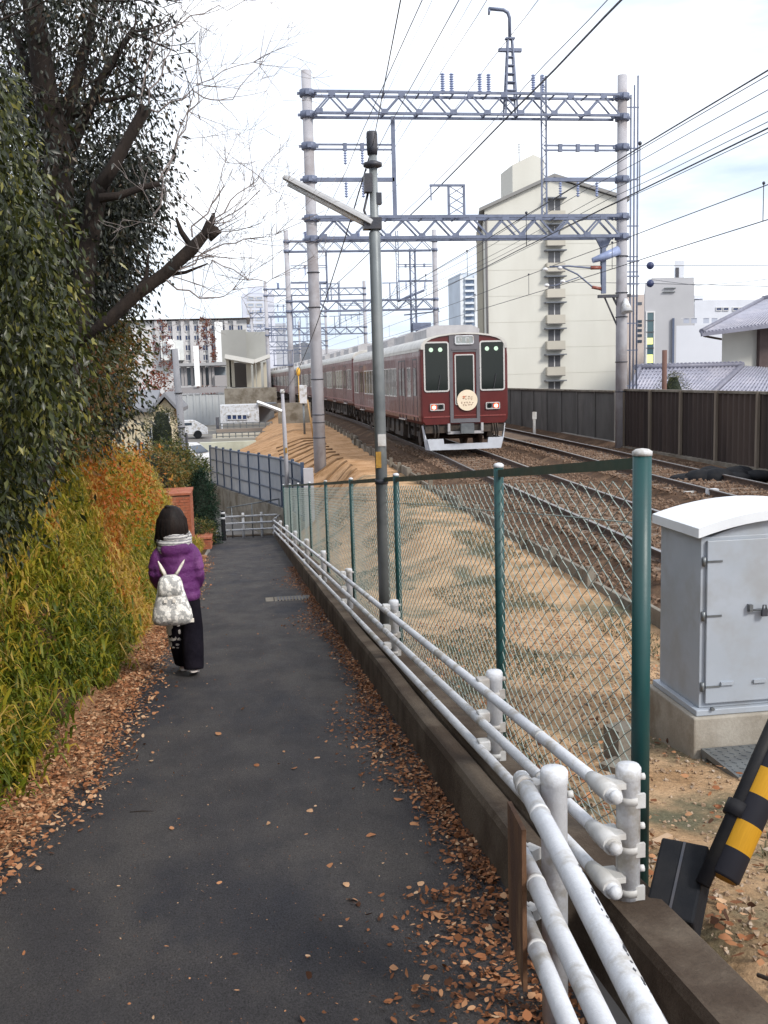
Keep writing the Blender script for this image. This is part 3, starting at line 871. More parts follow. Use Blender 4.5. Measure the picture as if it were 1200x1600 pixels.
tail_red = emit('tail_lamp', (1.0, 0.06, 0.02), 3.2)
tail_core = emit('tail_lamp_core', (1.0, 0.72, 0.6), 6.0)
cab_lamp = emit('cab_lamp', (0.45, 0.62, 0.47), 0.45)
ivory_sign = mat('sign_film', (0.30, 0.33, 0.33), None, rough=0.4)

HW, L_CAR = 1.37, 18.5
def body_prof():
    pts = [(HW - 0.10, 0.88), (HW - 0.02, 0.98), (HW, 1.15), (HW, 2.95), (HW - 0.018, 3.142)]
    return pts
def roof_prof():
    return [(1.352, 3.142), (1.352, 3.20), (1.325, 3.29), (1.25, 3.39), (1.10, 3.47), (0.85, 3.535), (0.45, 3.585), (0.0, 3.605)]
def ring(prof, y, sx=1.0, lift=0.0):
    return [(x * sx, y, z) for x, z in prof] + [(-x * sx, y, z) for x, z in reversed(prof) if x > 1e-6]
def rrect(mb, x0, x1, z0, z1, y, r, dy, n=4):
    """rounded rectangle prism facing -Y"""
    ol = []
    for cx, cz, a0 in ((x1 - r, z1 - r, 0), (x0 + r, z1 - r, 90), (x0 + r, z0 + r, 180), (x1 - r, z0 + r, 270)):
        for k in range(n + 1):
            a = math.radians(a0 + 90 * k / n); ol.append((cx + r * math.cos(a), y, cz + r * math.sin(a)))
    return mb.extrude(ol, (0, dy, 0))
def frame_rr(mb, x0, x1, z0, z1, y, r, w, dy, n=4):
    def ol(e, yy):
        o = []
        rr = max(r - e, 0.01)
        for cx, cz, a0 in ((x1 - e - rr, z1 - e - rr, 0), (x0 + e + rr, z1 - e - rr, 90), (x0 + e + rr, z0 + e + rr, 180), (x1 - e - rr, z0 + e + rr, 270)):
            for k in range(n + 1):
                a = math.radians(a0 + 90 * k / n); o.append((cx + rr * math.cos(a), yy, cz + rr * math.sin(a)))
        return o
    A, B, C_, D = ol(0, y + dy), ol(0, y), ol(w, y), ol(w, y + dy)
    return mb.loft([A, B, C_, D, A], smooth=False, cap=False)

def side_window(parent, sx, y0, y1, z0, z1):
    x = sx * (HW + 0.004)
    mb = MB()
    for a, b, c, d in ((y0, y1, z1, z1 + 0.035), (y0, y1, z0 - 0.04, z0), (y0 - 0.03, y0, z0 - 0.04, z1 + 0.035), (y1, y1 + 0.03, z0 - 0.04, z1 + 0.035)):
        mb.box2((x - 0.02 * sx, a, c), (x + 0.012 * sx, b, d))
    fr = mb.build('window', silver, parent, world=False)
    MB().box2((x - 0.03 * sx, y0, z0), (x + 0.002 * sx, y1, z1)).build('pane', side_glass, fr, world=False)

def build_car(name, label, lead):
    t = thing(name, label, 'train car', (0, 0, 0), 'carriages of the maroon train')
    y0 = 0.10 if lead else 0.15
    bp = body_prof(); rp = roof_prof()
    full = bp + rp[1:]
    # shell: front end of the lead car is gently rounded in plan
    ys = [(y0, 0.955), (y0 + 0.05, 0.985), (y0 + 0.16, 1.0), (L_CAR - 0.15, 1.0)]
    MB().loft([ring(bp, y, s) for y, s in ys], smooth=False).build('body', maroon, t, world=False)
    MB().loft([[(x * s, y, z + 0.0) for x, z in rp] + [(-x * s, y, z) for x, z in reversed(rp) if x > 1e-6] for y, s in ys]).build('roof', train_roof, t, world=False)
    # roof machines
    for yc in (2.9, 7.2, 11.5, 15.6):
        MB().loft([[(-0.85, yc - 1.25, 3.5), (0.85, yc - 1.25, 3.5), (0.85, yc - 1.25, 3.80), (0.6, yc - 1.25, 3.92), (-0.6, yc - 1.25, 3.92), (-0.85, yc - 1.25, 3.80)], [(-0.85, yc + 1.25, 3.5), (0.85, yc + 1.25, 3.5), (0.85, yc + 1.25, 3.80), (0.6, yc + 1.25, 3.92), (-0.6, yc + 1.25, 3.92), (-0.85, yc + 1.25, 3.80)]], smooth=False).build('air_conditioner', train_grey, t, world=False)
    MB().box2((-0.3, 4.3, 3.55), (0.3, 5.9, 3.75)).box2((-0.25, 8.7, 3.55), (0.25, 10.1, 3.78)).build('roof_box', train_grey, t, world=False)
    # sides
    for sx in (-1, 1):
        MB().box2((sx * (HW - 0.02), y0 + 0.25, 1.10), (sx * (HW + 0.008), L_CAR - 0.3, 1.15)).build('trim_line', maroon_band, t, world=False)
        MB().box2((sx * (HW - 0.03), y0 + 0.12, 3.09), (sx * (HW + 0.006), L_CAR - 0.2, 3.15)).build('gutter', train_roof, t, world=False)
        for yc in (3.55, 9.3, 15.1):
            mb = MB()
            x = sx * (HW + 0.006)
            for a, b in ((yc - 0.70, yc - 0.66), (yc + 0.66, yc + 0.70)): mb.box2((x - 0.05 * sx, a, 0.98), (x, b, 2.86))
            mb.box2((x - 0.05 * sx, yc - 0.006, 0.98), (x, yc + 0.006, 2.84)); mb.box2((x - 0.05 * sx, yc - 0.7, 2.84), (x, yc + 0.7, 2.88))
            dr = mb.build('door', dark_steel, t, world=False)
            for s2 in (-1, 1):
                mb = MB().box2((x - 0.03 * sx, yc + s2 * 0.12, 1.72), (x + 0.004 * sx, yc + s2 * 0.54, 2.62)); mb.build('door_window', side_glass, dr, world=False)
            MB().box2((x - 0.03 * sx, yc - 0.62, 0.93), (x + 0.03 * sx, yc + 0.62, 0.965)).build('door_step', silver, dr, world=False)
        for a, b, n in ((4.65, 8.2, 4), (10.4, 14.0, 4), (16.2, 17.9, 2)) + (() if lead else ((0.6, 2.4, 2),)):
            w_ = (b - a) / n
            for k in range(n): side_window(t, sx, a + k * w_ + 0.05, a + (k + 1) * w_ - 0.05, 1.70, 2.62)
        if lead:      # crew door
            x = sx * (HW + 0.006); mb = MB()
            for a, b in ((0.62, 0.66), (1.30, 1.34)): mb.box2((x - 0.05 * sx, a, 0.98), (x, b, 2.86))
            mb.box2((x - 0.05 * sx, 0.62, 2.84), (x, 1.34, 2.88))
            dr = mb.build('crew_door', dark_steel, t, world=False)
            MB().box2((x - 0.03 * sx, 0.76, 1.75), (x + 0.004 * sx, 1.20, 2.6)).build('door_window', side_glass, dr, world=False)
            side_window(t, sx, 1.75, 2.35, 1.75, 2.6)
    # underframe and bogies
    mb = MB().box2((-1.1, 0.5, 0.72), (1.1, L_CAR - 0.5, 0.9))
    for a, b, h in ((4.8, 6.6, 0.30), (6.9, 8.0, 0.36), (8.3, 10.4, 0.28), (10.7, 11.6, 0.4), (11.9, 13.7, 0.32)):
        for sx in (-1, 1): mb.box2((sx * 0.55, a, h), (sx * 1.18, b, 0.74))
    for k in range(16):
        y = 1.0 + k * 1.1
        for sx in (-1, 1): mb.box2((sx * 1.16, y, 0.45), (sx * 1.24, y + 0.06, 0.9))
    mb.build('underframe', under, t, world=False)
    for yc in (2.6, L_CAR - 2.6):
        mb = MB()
        for sx in (-1, 1):
            mb.box2((sx * 0.92, yc - 1.5, 0.42), (sx * 1.1, yc + 1.5, 0.58))
            for yy in (yc - 1.05, yc + 1.05): mb.box2((sx * 0.95, yy - 0.14, 0.3), (sx * 1.16, yy + 0.14, 0.55))
            mb.tube([(sx * 1.03, yc, 0.45), (sx * 1.03, yc, 0.75)], 0.14, 10)
        mb.box2((-0.9, yc - 0.3, 0.45), (0.9, yc + 0.3, 0.6))
        bg = mb.build('bogie', under, t, world=False)
        for yy in (yc - 1.05, yc + 1.05):
            mb = MB().tube([(-0.78, yy, 0.43), (-0.65, yy, 0.43)], 0.43, 20).tube([(0.65, yy, 0.43), (0.78, yy, 0.43)], 0.43, 20).tube([(-0.66, yy, 0.43), (0.66, yy, 0.43)], 0.08, 8)
            mb.build('wheel_set', rail_steel, bg, world=False)
    if not lead:
        for ye in (0.0, L_CAR - 0.2):
            MB().box2((-0.55, ye, 1.0), (0.55, ye + 0.2, 2.95)).build('gangway', under, t, world=False)
        return t
    # ---- driving end (faces -Y)
    yf = y0
    rr = [(x * 0.955, yf + 0.03, z) for x, z in rp]
    MB().poly([(x, yf - 0.002, z - 0.03) for x, _, z in rr] + [(-x, yf - 0.002, z - 0.03) for x, _, z in reversed(rr) if x > 1e-6]).build('front_dome', maroon, t, world=False)
    # roof visor edge
    def arc(scale, y, dz): return [(x * 0.955 * scale, y, 3.142 + (z - 3.142) * scale + dz) for x, z in rp] + [(-x * 0.955 * scale, y, 3.142 + (z - 3.142) * scale + dz) for x, z in reversed(rp) if x > 1e-6]
    A = arc(1.03, yf - 0.05, 0.0); B = arc(0.955, yf - 0.05, -0.012)
    mb = MB()
    for k in range(len(A) - 1):
        mb.extrude([A[k], A[k + 1], B[k + 1], B[k]], (0, 0.12, 0))
    mb.build('roof_visor', train_roof, t, world=False)
    # grey centre panel, door and frames
    mb = MB(); mb.box2((-0.46, yf - 0.035, 0.98), (-0.36, yf + 0.02, 3.2)).box2((0.36, yf - 0.035, 0.98), (0.46, yf + 0.02, 3.2)).box2((-0.46, yf - 0.034, 3.04), (0.46, yf + 0.02, 3.54)).box2((-0.46, yf - 0.034, 0.92), (0.46, yf + 0.02, 1.04)).box2((-0.40, yf - 0.055, 3.10), (0.40, yf - 0.02, 3.16))
    mb.build('centre_panel', door_grey, t, world=False)
    dr = MB().box2((-0.355, yf - 0.012, 1.045), (0.355, yf + 0.02, 3.035)).build('front_door', maroon, t, world=False)
    frame_rr(MB(), -0.30, 0.30, 1.45, 2.97, yf - 0.03, 0.05, 0.035, 0.02).build('window_frame', silver, dr, world=False)
    rrect(MB(), -0.27, 0.27, 1.48, 2.94, yf - 0.022, 0.03, 0.012).build('pane', cab_glass, dr, world=False)
    MB().box2((-0.34, yf - 0.03, 1.12), (0.34, yf - 0.01, 1.15)).build('trim_line', maroon_band, dr, world=False)
    for x0, x1 in ((-1.25, -0.47), (0.47, 1.25)):
        z0, z1 = 1.86, 3.36
        fr = frame_rr(MB(), x0, x1, z0, z1, yf - 0.03, 0.09, 0.045, 0.05).build('cab_window', silver, t, world=False)
        rrect(MB(), x0 + 0.04, x1 - 0.04, z0 + 0.04, z1 - 0.04, yf - 0.018, 0.06, 0.014).build('pane', cab_glass, fr, world=False)
        for q in (0.3, 0.66):
            MB().tube([(x0 + (x1 - x0) * q, yf - 0.024, 3.12), (x0 + (x1 - x0) * q, yf - 0.016, 3.12)], 0.065, 14).build('lamp', cab_lamp, fr, world=False)
        mb = MB().beam((x0 + 0.42, yf - 0.05, z0 + 0.05), (x0 + 0.5, yf - 0.05, z0 + 0.5), 0.015, 0.015, up=(0, 1, 0)); mb.build('wiper', dark_steel, fr, world=False)
        MB().box2((x0 + (-0.02 if x0 < 0 else -0.005), yf - 0.02, 1.09), (x1 + (0.005 if x0 < 0 else 0.02), yf + 0.02, 1.13)).build('trim_line', maroon_band, t, world=False)
    # destination sign
    fr = frame_rr(MB(), -0.29, 0.29, 3.26, 3.53, yf - 0.075, 0.06, 0.035, 0.05).build('destination_sign', white_paint, t, world=False)
    rrect(MB(), -0.26, 0.26, 3.29, 3.50, yf - 0.06, 0.03, 0.02).build('sign_glass', ivory_sign, fr, world=False)
    mb = MB()
    for cx in (-0.13, 0.09):      # two blurred characters
        for dx, dz, w_, h_ in ((0, 0.06, 0.11, 0.016), (0, 0.02, 0.09, 0.014), (0, -0.03, 0.12, 0.016), (-0.045, 0.02, 0.015, 0.09), (0.045, 0.01, 0.015, 0.10), (0, -0.065, 0.1, 0.015)):
            mb.box2((cx + dx - w_ / 2, yf - 0.066, 3.395 + dz - h_ / 2), (cx + dx + w_ / 2, yf - 0.058, 3.395 + dz + h_ / 2))
    mb.build('lettering', white_paint, fr, world=False)
    # round headmark with two lines of writing
    hm = MB().tube([(0.06, yf - 0.075, 1.59), (0.06, yf - 0.045, 1.59)], 0.315, 32).build('headmark', cream, t, world=False)
    ringv = MB(); ringv.lathe([(0.305, -0.004), (0.315, -0.004), (0.315, 0.004), (0.305, 0.004)], (0, 0, 0), 32)
    mb = MB(); rr_ = random.Random(5)
    for row, (zc, cols) in enumerate(((1.70, 4), (1.63, 4), (1.52, 5), (1.45, 4))):
        for k in range(cols):
            cx = 0.06 + (k - (cols - 1) / 2) * 0.082
            for q in range(3):
                w_, h_ = rr_.choice(((0.055, 0.010), (0.010, 0.05), (0.04, 0.010)))
                dx, dz = rr_.uniform(-0.015, 0.015), rr_.uniform(-0.02, 0.02)
                mb.box2((cx + dx - w_ / 2, yf - 0.0785, zc + dz - h_ / 2), (cx + dx + w_ / 2, yf - 0.074, zc + dz + h_ / 2))
    mb.build('lettering', mark_ink, hm, world=False)
    mb = MB().box2((-0.06, yf - 0.0795, 1.655), (-0.02, yf - 0.074, 1.72)).box2((-0.10, yf - 0.0795, 1.69), (0.0, yf - 0.074, 1.705))
    mb.build('red_writing', mark_red, hm, world=False)
    # lamps
    for sx in (-1, 1):
        x0, x1 = (-1.08, -0.64) if sx < 0 else (0.64, 1.08)
        fr = frame_rr(MB(), x0, x1, 1.30, 1.51, yf - 0.05, 0.03, 0.028, 0.06).build('lamp_case', silver, t, world=False)
        rrect(MB(), x0 + 0.02, x1 - 0.02, 1.32, 1.49, yf - 0.02, 0.02, 0.02).build('lamp_bed', door_grey, fr, world=False)
        xc = sx * 0.96
        MB().tube([(xc, yf - 0.045, 1.405), (xc, yf - 0.02, 1.405)], 0.075, 16).build('tail_lamp', tail_red, fr, world=False)
        MB().tube([(xc, yf - 0.05, 1.40), (xc, yf - 0.044, 1.40)], 0.045, 14).build('bulb', tail_core, fr, world=False)
        MB().tube([(sx * 0.76, yf - 0.04, 1.405), (sx * 0.76, yf - 0.02, 1.405)], 0.07, 16).build('head_lamp', cab_glass, fr, world=False)
    # lower end: apron, coupler, snow plough skirt
    MB().box2((-1.22, yf + 0.05, 0.62), (1.22, yf + 0.3, 0.95)).build('end_beam', under, t, world=False)
    mb = MB().box2((-0.55, yf - 0.08, 0.58), (0.55, yf + 0.1, 0.66)).box2((-0.55, yf - 0.08, 0.6), (-0.48, yf + 0.1, 0.9)).box2((0.48, yf - 0.08, 0.6), (0.55, yf + 0.1, 0.9))
    mb.build('coupler_frame', train_grey, t, world=False)
    mb = MB().tube([(0, yf - 0.32, 0.74), (0, yf + 0.2, 0.74)], 0.15, 16).box2((-0.20, yf - 0.34, 0.60), (0.20, yf - 0.16, 0.90))
    mb.build('coupler', galv, t, world=False)
    mb = MB()
    mb.extrude([(-1.10, yf + 0.02, 0.10), (1.10, yf + 0.02, 0.10), (1.18, yf + 0.02, 0.44), (0.72, yf + 0.02, 0.44), (0.70, yf + 0.02, 0.28), (-0.66, yf + 0.02, 0.28), (-0.68, yf + 0.02, 0.44), (-1.18, yf + 0.02, 0.44)], (0, 0.06, 0))
    for sx in (-1, 1):
        mb.extrude([(sx * 1.10, yf + 0.08, 0.10), (sx * 1.19, yf + 0.08, 0.44), (sx * 1.27, yf + 0.16, 0.85), (sx * 1.27, yf + 0.30, 0.85), (sx * 1.16, yf + 0.30, 0.10)], (sx * 0.03, 0, 0))
    mb.build('skirt', skirt_m, t, world=False)
    for x in (-0.95, -0.85, 0.86, 0.93, 1.0): MB().tube([(x, yf + 0.03, 0.9), (x + 0.02, yf - 0.02, 0.62), (x, yf + 0.06, 0.4)], 0.022, 6).build('hose', under, t, world=False)
    return t

def place_car(root, y):
    """stand a car on the curve: front bogie and rear bogie on the track"""
    xa, xb2 = trk_x(y + 2.6), trk_x(y + L_CAR - 2.6)
    h = math.atan2(xb2 - xa, L_CAR - 5.2)
    root.location = (trk_x(y), y, rail_z(y + 5) + 0.004)
    root.rotation_euler = (0, 0, -h)
lead = build_car('train_car', 'lead maroon train car with lit red tail lamps and round cream headmark', True)
place_car(lead, 29.9)
mid = build_car('train_car', 'second maroon train car coupled right behind the lead car', False)
place_car(mid, 29.9 + 18.75)
for k, lab in enumerate(('third maroon train car, partly behind the tall gantry pole', 'fourth maroon train car, just left of the tall gantry pole', 'fifth maroon train car, small, second from the tail', 'tail car of the maroon train, tiny on the far curve')):
    c = copy_tree(mid, label=lab)
    place_car(c, 29.9 + 18.75 * (k + 2))
# ------------------------------------------------------------------ lamp posts
lamp_top = mat('lamp_grey', (0.42, 0.42, 0.43), (0.34, 0.34, 0.35), 5, 0.5)
lamp_white = mat('lamp_white', (0.82, 0.83, 0.84), None, rough=0.35)
sticker_y = mat('sticker_yellow', (0.36, 0.20, 0.03), (0.27, 0.14, 0.02), 30, 0.6)
lamp_pole_m = mat('lamp_pole_grey', (0.19, 0.21, 0.22), (0.24, 0.255, 0.26), 2, 0.45, 0.05, 50, metal=0.25, c3=(0.14, 0.155, 0.165), s3=1.2)
x, y, zb = 1.285, 9.25, path_z(9.25) + 0.1
t = thing('street_lamp', 'grey steel lamp post with long tilted lamp beside the green fence', 'street lamp', (x, y, zb))
po = MB().tube([(x, y, zb - 0.2), (x, y, 2.9), (x + 0.002, y, 2.92), (x + 0.004, y, 3.72)], [0.058, 0.052, 0.040, 0.036], 16).build('pole', lamp_pole_m, t)
for z in (0.62, 2.93): MB().lathe([(0.062, 0), (0.062, 0.045)], (x, y, z), 16).build('band', dark_steel, po)
MB().box((x + 0.006, y - 0.056, 1.03), (0.075, 0.012, 0.11)).build('sticker', white_dirty, po)
MB().box((x - 0.03, y - 0.054, 0.85), (0.05, 0.012, 0.15)).build('sticker', sticker_y, po)
mb = MB()
mb.lathe([(0.045, 0), (0.05, 0.06), (0.05, 0.18), (0.046, 0.2)], (x, y, 3.58), 14)
mb.lathe([(0.03, 0), (0.085, 0.02), (0.085, 0.05), (0.03, 0.07)], (x, y, 3.46), 14)
mb.box((x - 0.05, y - 0.02, 3.33), (0.07, 0.10, 0.16)); mb.box((x + 0.045, y, 3.20), (0.05, 0.07, 0.10))
mb.tube([(x - 0.05, y, 3.25), (x - 0.09, y, 3.1), (x - 0.05, y, 2.98)], 0.012, 6)
mb.build('terminal', dark_steel, t)
def lamp_head(t, p0, p1, w, parent_name='lamp_housing'):
    p0 = np.array(p0); p1 = np.array(p1); d = p1 - p0; L = np.linalg.norm(d); d /= L
    a = np.cross(d, [0, 0, 1.0]); a /= np.linalg.norm(a); u = np.cross(a, d)
    rings = []
    for s, k in ((0, 0.9), (0.03, 1), (0.95, 0.85), (1, 0.6)):
        c = p0 + d * L * s
        rings.append([c + a * w * k * math.cos(q) + u * w * 0.75 * k * max(math.sin(q), -0.12) for q in np.linspace(0, 2 * math.pi, 14, endpoint=False)])
    h = MB().loft(rings, smooth=False).build(parent_name, lamp_top, t)
    MB().tube([p0 + d * 0.06 * L - u * w * 0.2, p0 + d * 0.93 * L - u * w * 0.2], w * 0.38, 10).build('tube', lamp_white, h)
    return h
lamp_head(t, (x - 0.03, y - 0.02, 2.97), (x - 0.80, y + 0.12, 3.40), 0.075)
MB().box((x - 0.02, y, 2.98), (0.16, 0.13, 0.10)).build('bracket', dark_steel, t)
p = at(452, 815, 30); q = at(441, 612, 30)
t = thing('street_lamp', 'small distant lamp post with white lamp at the corner of the panel fence', 'street lamp', (p[0], 30, path_z(30)))
po = MB().tube([(p[0], 30, path_z(30) + 0.05), (p[0] - 0.03, 30, 0.2), (p[0] - 0.05, 30, q[2])], [0.07, 0.06, 0.045], 12).build('pole', concrete_pole, t)
MB().lathe([(0.06, 0), (0.075, 0.05), (0.05, 0.12)], (p[0] - 0.05, 30, q[2] - 0.05), 10).build('cap', white_dirty, po)
e = at(401, 628, 30); s = at(440, 643, 30)
h = lamp_head(t, s, e, 0.09); h.data.materials[0] = lamp_white
MB().box((p[0] - 0.01, 29.9, -0.45), (0.06, 0.06, 0.16)).build('sticker', sticker_y, po)
# power line hopping between the two lamp posts and on towards the viewer
A = np.array((1.29, 9.25, 3.66)); B = np.array((q[0], 30, q[2]))
pts = [A + (B - A) * k / 14 - np.array((0, 0, 0.42 * 4 * (k / 14) * (1 - k / 14))) for k in range(15)]
wire('black power line sagging between the two lamp posts', pts, 0.007, 'power lines of the lamp posts')
P5 = at(626, 0, 5.0)
pts = [A + (P5 - A) * k for k in np.linspace(0, 3.4, 10)]
wire('power line rising from the top of the near lamp post', pts, 0.0035, 'power lines of the lamp posts')

# ------------------------------------------------------------------ control cabinet on its plinth
cab_m = mat('cabinet_paint', (0.37, 0.405, 0.46), (0.335, 0.37, 0.42), 2.5, 0.45, 0.03, 60, c3=(0.31, 0.325, 0.345), s3=1.4)
cab_roof = mat('cabinet_roof', (0.72, 0.75, 0.79), (0.66, 0.69, 0.73), 3, 0.4)
plinth_m = mat('plinth_concrete', (0.36, 0.33, 0.285), (0.25, 0.22, 0.18), 3, 0.9, 0.2, 60, c3=(0.20, 0.165, 0.125), s3=2.2, fine=0.12)
XC, YC, WC, DC = 2.42, 5.03, 0.98, 0.52
Z0, Z1 = -0.26, 0.705
t = thing('control_cabinet', 'pale grey trackside control cabinet with arched roof on a concrete plinth', 'cabinet', (XC + WC / 2, YC + DC / 2, -0.5))
MB().box2((XC - 0.055, YC - 0.06, -0.75), (XC + WC + 0.055, YC + DC + 0.06, Z0 - 0.02)).build('plinth', plinth_m, t, bevel=0.01)
MB().box2((XC - 0.03, YC - 0.035, Z0 - 0.018), (XC + WC + 0.03, YC + DC + 0.035, Z0 + 0.015)).build('base_frame', cab_m, t, bevel=0.004)
body = MB().box2((XC, YC, Z0 + 0.016), (XC + WC, YC + DC, Z1)).build('body', cab_m, t, bevel=0.004)
def arch_z(u, rise): return rise * (1 - (2 * u - 1) ** 2)
ol = []; n = 16
for k in range(n + 1): ol.append((XC - 0.035 + (WC + 0.07) * k / n, YC - 0.045, Z1 + 0.055 + arch_z(k / n, 0.085)))
lo = [(XC + WC + 0.035 - (WC + 0.07) * k / n, YC - 0.045, Z1 + 0.003 + arch_z(1 - k / n, 0.085)) for k in range(n + 1)]
MB().extrude(ol + lo, (0, DC + 0.09, 0)).build('roof', cab_roof, t)
mb = MB(); o2 = []
for k in range(n + 1): o2.append((XC + 0.012 + (WC - 0.024) * k / n, YC + 0.004, Z1 - 0.02 + arch_z(k / n, 0.10)))
mb.extrude(o2 + [(XC + WC - 0.012, YC + 0.004, Z1 - 0.03), (XC + 0.012, YC + 0.004, Z1 - 0.03)], (0, DC - 0.01, 0)); mb.build('gable', cab_m, t)
door = MB().box2((XC + 0.028, YC - 0.022, Z0 + 0.045), (XC + WC - 0.028, YC - 0.002, Z1 - 0.018)).build('door', cab_m, t, bevel=0.004)
for z in (Z1 - 0.13, Z1 - 0.43, Z0 + 0.14):
    mb = MB().tube([(XC + 0.012, YC - 0.016, z - 0.025), (XC + 0.012, YC - 0.016, z + 0.025)], 0.011, 8); mb.box((XC + 0.07, YC - 0.024, z), (0.085, 0.006, 0.010))
    mb.build('hinge', galv, door)
mb = MB().tube([(XC + 0.26, YC - 0.045, 0.30), (XC + 0.52, YC - 0.045, 0.30)], 0.006, 6); mb.box((XC + 0.27, YC - 0.035, 0.31), (0.02, 0.03, 0.04)); mb.box((XC + 0.42, YC - 0.035, 0.30), (0.02, 0.03, 0.03))
mb.build('hasp', galv, door)
mb = MB().box((XC + 0.345, YC - 0.05, 0.283), (0.032, 0.018, 0.038)); mb.tube([(XC + 0.335, YC - 0.05, 0.30), (XC + 0.337, YC - 0.05, 0.325), (XC + 0.353, YC - 0.05, 0.325), (XC + 0.355, YC - 0.05, 0.30)], 0.004, 6)
mb.build('padlock', dark_steel, door)
for dx in (0.15, 0.34): MB().box((XC + dx, YC - 0.028, Z0 + 0.155), (0.075, 0.014, 0.018)).build('vent', cab_m, door)
for dx in (0.06, 0.9): MB().tube([(XC + dx, YC - 0.03, Z0 + 0.02), (XC + dx, YC - 0.05, Z0 + 0.02)], 0.010, 8).build('bolt', galv, t)
# chequered step plate in front of the plinth
t = thing('step_plate', 'grey chequered steel step plate in front of the cabinet plinth', 'step plate', (2.75, 4.65, -0.5))
zp = -0.475
PL = [(2.40, 4.955, zp), (2.405, 4.50, zp), (3.4, 4.50, zp), (3.4, 4.955, zp)]
pl = MB().extrude(PL, (0, 0, 0.03)).build('plate', galv, t)
mb = MB()
for i in range(20):
    for j in range(11):
        cx, cy = 2.43 + i * 0.048, 4.53 + j * 0.04
        if cx < 2.41 or cx > 3.38: continue
        mb.box((cx, cy, zp + 0.0315), (0.026, 0.008, 0.004), rz=0.785 if (i + j) % 2 else -0.785)
kind(mb.build('tread', galv, t), 'stuff')
mb = MB()
for a in ((2.42, 4.54), (2.42, 4.92), (3.36, 4.54), (3.36, 4.92)): mb.box((a[0], a[1], zp - 0.15), (0.04, 0.04, 0.30))
mb.build('leg', galv, t)

# ------------------------------------------------------------------ guy wire anchor with striped guard
guard = bpy.data.materials.new('stripe_guard'); guard.use_nodes = True
tn = guard.node_tree; pb = tn.nodes['Principled BSDF']; pb.inputs['Roughness'].default_value = 0.6; pb.inputs['Specular IOR Level'].default_value = 0.2
tcn = tn.nodes.new('ShaderNodeTexCoord'); sx_ = tn.nodes.new('ShaderNodeSeparateXYZ'); tn.links.new(tcn.outputs['Object'], sx_.inputs[0])
m1 = tn.nodes.new('ShaderNodeMath'); m1.operation = 'MULTIPLY'; m1.inputs[1].default_value = 1 / 0.185; tn.links.new(sx_.outputs['Z'], m1.inputs[0])
m2 = tn.nodes.new('ShaderNodeMath'); m2.operation = 'FRACT'; tn.links.new(m1.outputs[0], m2.inputs[0])
m3 = tn.nodes.new('ShaderNodeMath'); m3.operation = 'GREATER_THAN'; m3.inputs[1].default_value = 0.5; tn.links.new(m2.outputs[0], m3.inputs[0])
nn_ = tn.nodes.new('ShaderNodeTexNoise'); nn_.inputs['Scale'].default_value = 22; nn_.inputs['Detail'].default_value = 6
cr = tn.nodes.new('ShaderNodeValToRGB'); cr.color_ramp.elements[0].color = (0.40, 0.20, 0.012, 1); cr.color_ramp.elements[1].color = (0.56, 0.29, 0.02, 1); tn.links.new(nn_.outputs[0], cr.inputs[0])
mc = tn.nodes.new('ShaderNodeMix'); mc.data_type = 'RGBA'; mc.inputs[6].default_value = (0.016, 0.016, 0.022, 1)
tn.links.new(cr.outputs[0], mc.inputs[7]); tn.links.new(m3.outputs[0], mc.inputs[0]); tn.links.new(mc.outputs[2], pb.inputs['Base Color'])
rubber = mat('black_rubber', (0.010, 0.011, 0.014), (0.017, 0.017, 0.019), 6, 0.75, 0.15, 50, spec=0.15)
guy_m = mat('guy_cover', (0.010, 0.010, 0.013), (0.018, 0.017, 0.017), 8, 0.65, 0.1, 40, spec=0.2)
Bp = at(1128, 1372, 2.78); Tp = at(1262, 1070, 3.0)
d = Vector(Tp - Bp); Lg = d.length
t = thing('guy_guard', 'black and yellow striped guy wire guard leaning over the black anchor block', 'guy guard', tuple(Bp))
g_ = MB().lathe([(0.046, 0), (0.053, 0.008), (0.053, Lg * 1.6), (0.046, Lg * 1.6 + 0.01)], (0, 0, 0), 20).build('striped_sleeve', guard, t, world=False)
rot = d.to_track_quat('Z', 'Y'); g_.rotation_euler = rot.to_euler()
side = np.array(Vector((-1, 0, 0.35)).normalized())
dn = np.array(d.normalized())
mb = MB().tube([Bp + side * 0.052 - dn * 0.035, Bp + side * 0.056 + dn * 1.2 * Lg], 0.023, 10)
mb.tube([Bp + side * 0.054 + dn * 0.20, Bp + side * 0.055 + dn * 0.25], 0.034, 10)
mb.build('guy_rod', guy_m, t)
cb = at(1062, 1392, 2.86)
dv = np.array(Vector((Bp[0] - cb[0], Bp[1] - cb[1], 0)).normalized()); 
bl = thing('anchor_block', 'black rubber anchor block sitting on the kerb at the guy wire foot', 'anchor block', (cb[0], cb[1], cb[2] - 0.09))
M_ = np.column_stack([[0.80, -0.60, 0], [0.50, 0.66, 0.56], [-0.336, -0.448, 0.83]])
mb = MB().box(cb, (0.15, 0.27, 0.15), M=M_); mb.build('block', rubber, bl, bevel=0.008)
mb = MB().box(cb + M_ @ np.array([0.0, 0.0, 0.0765]), (0.008, 0.26, 0.004), M=M_); mb.build('seam', dark_steel, bl)

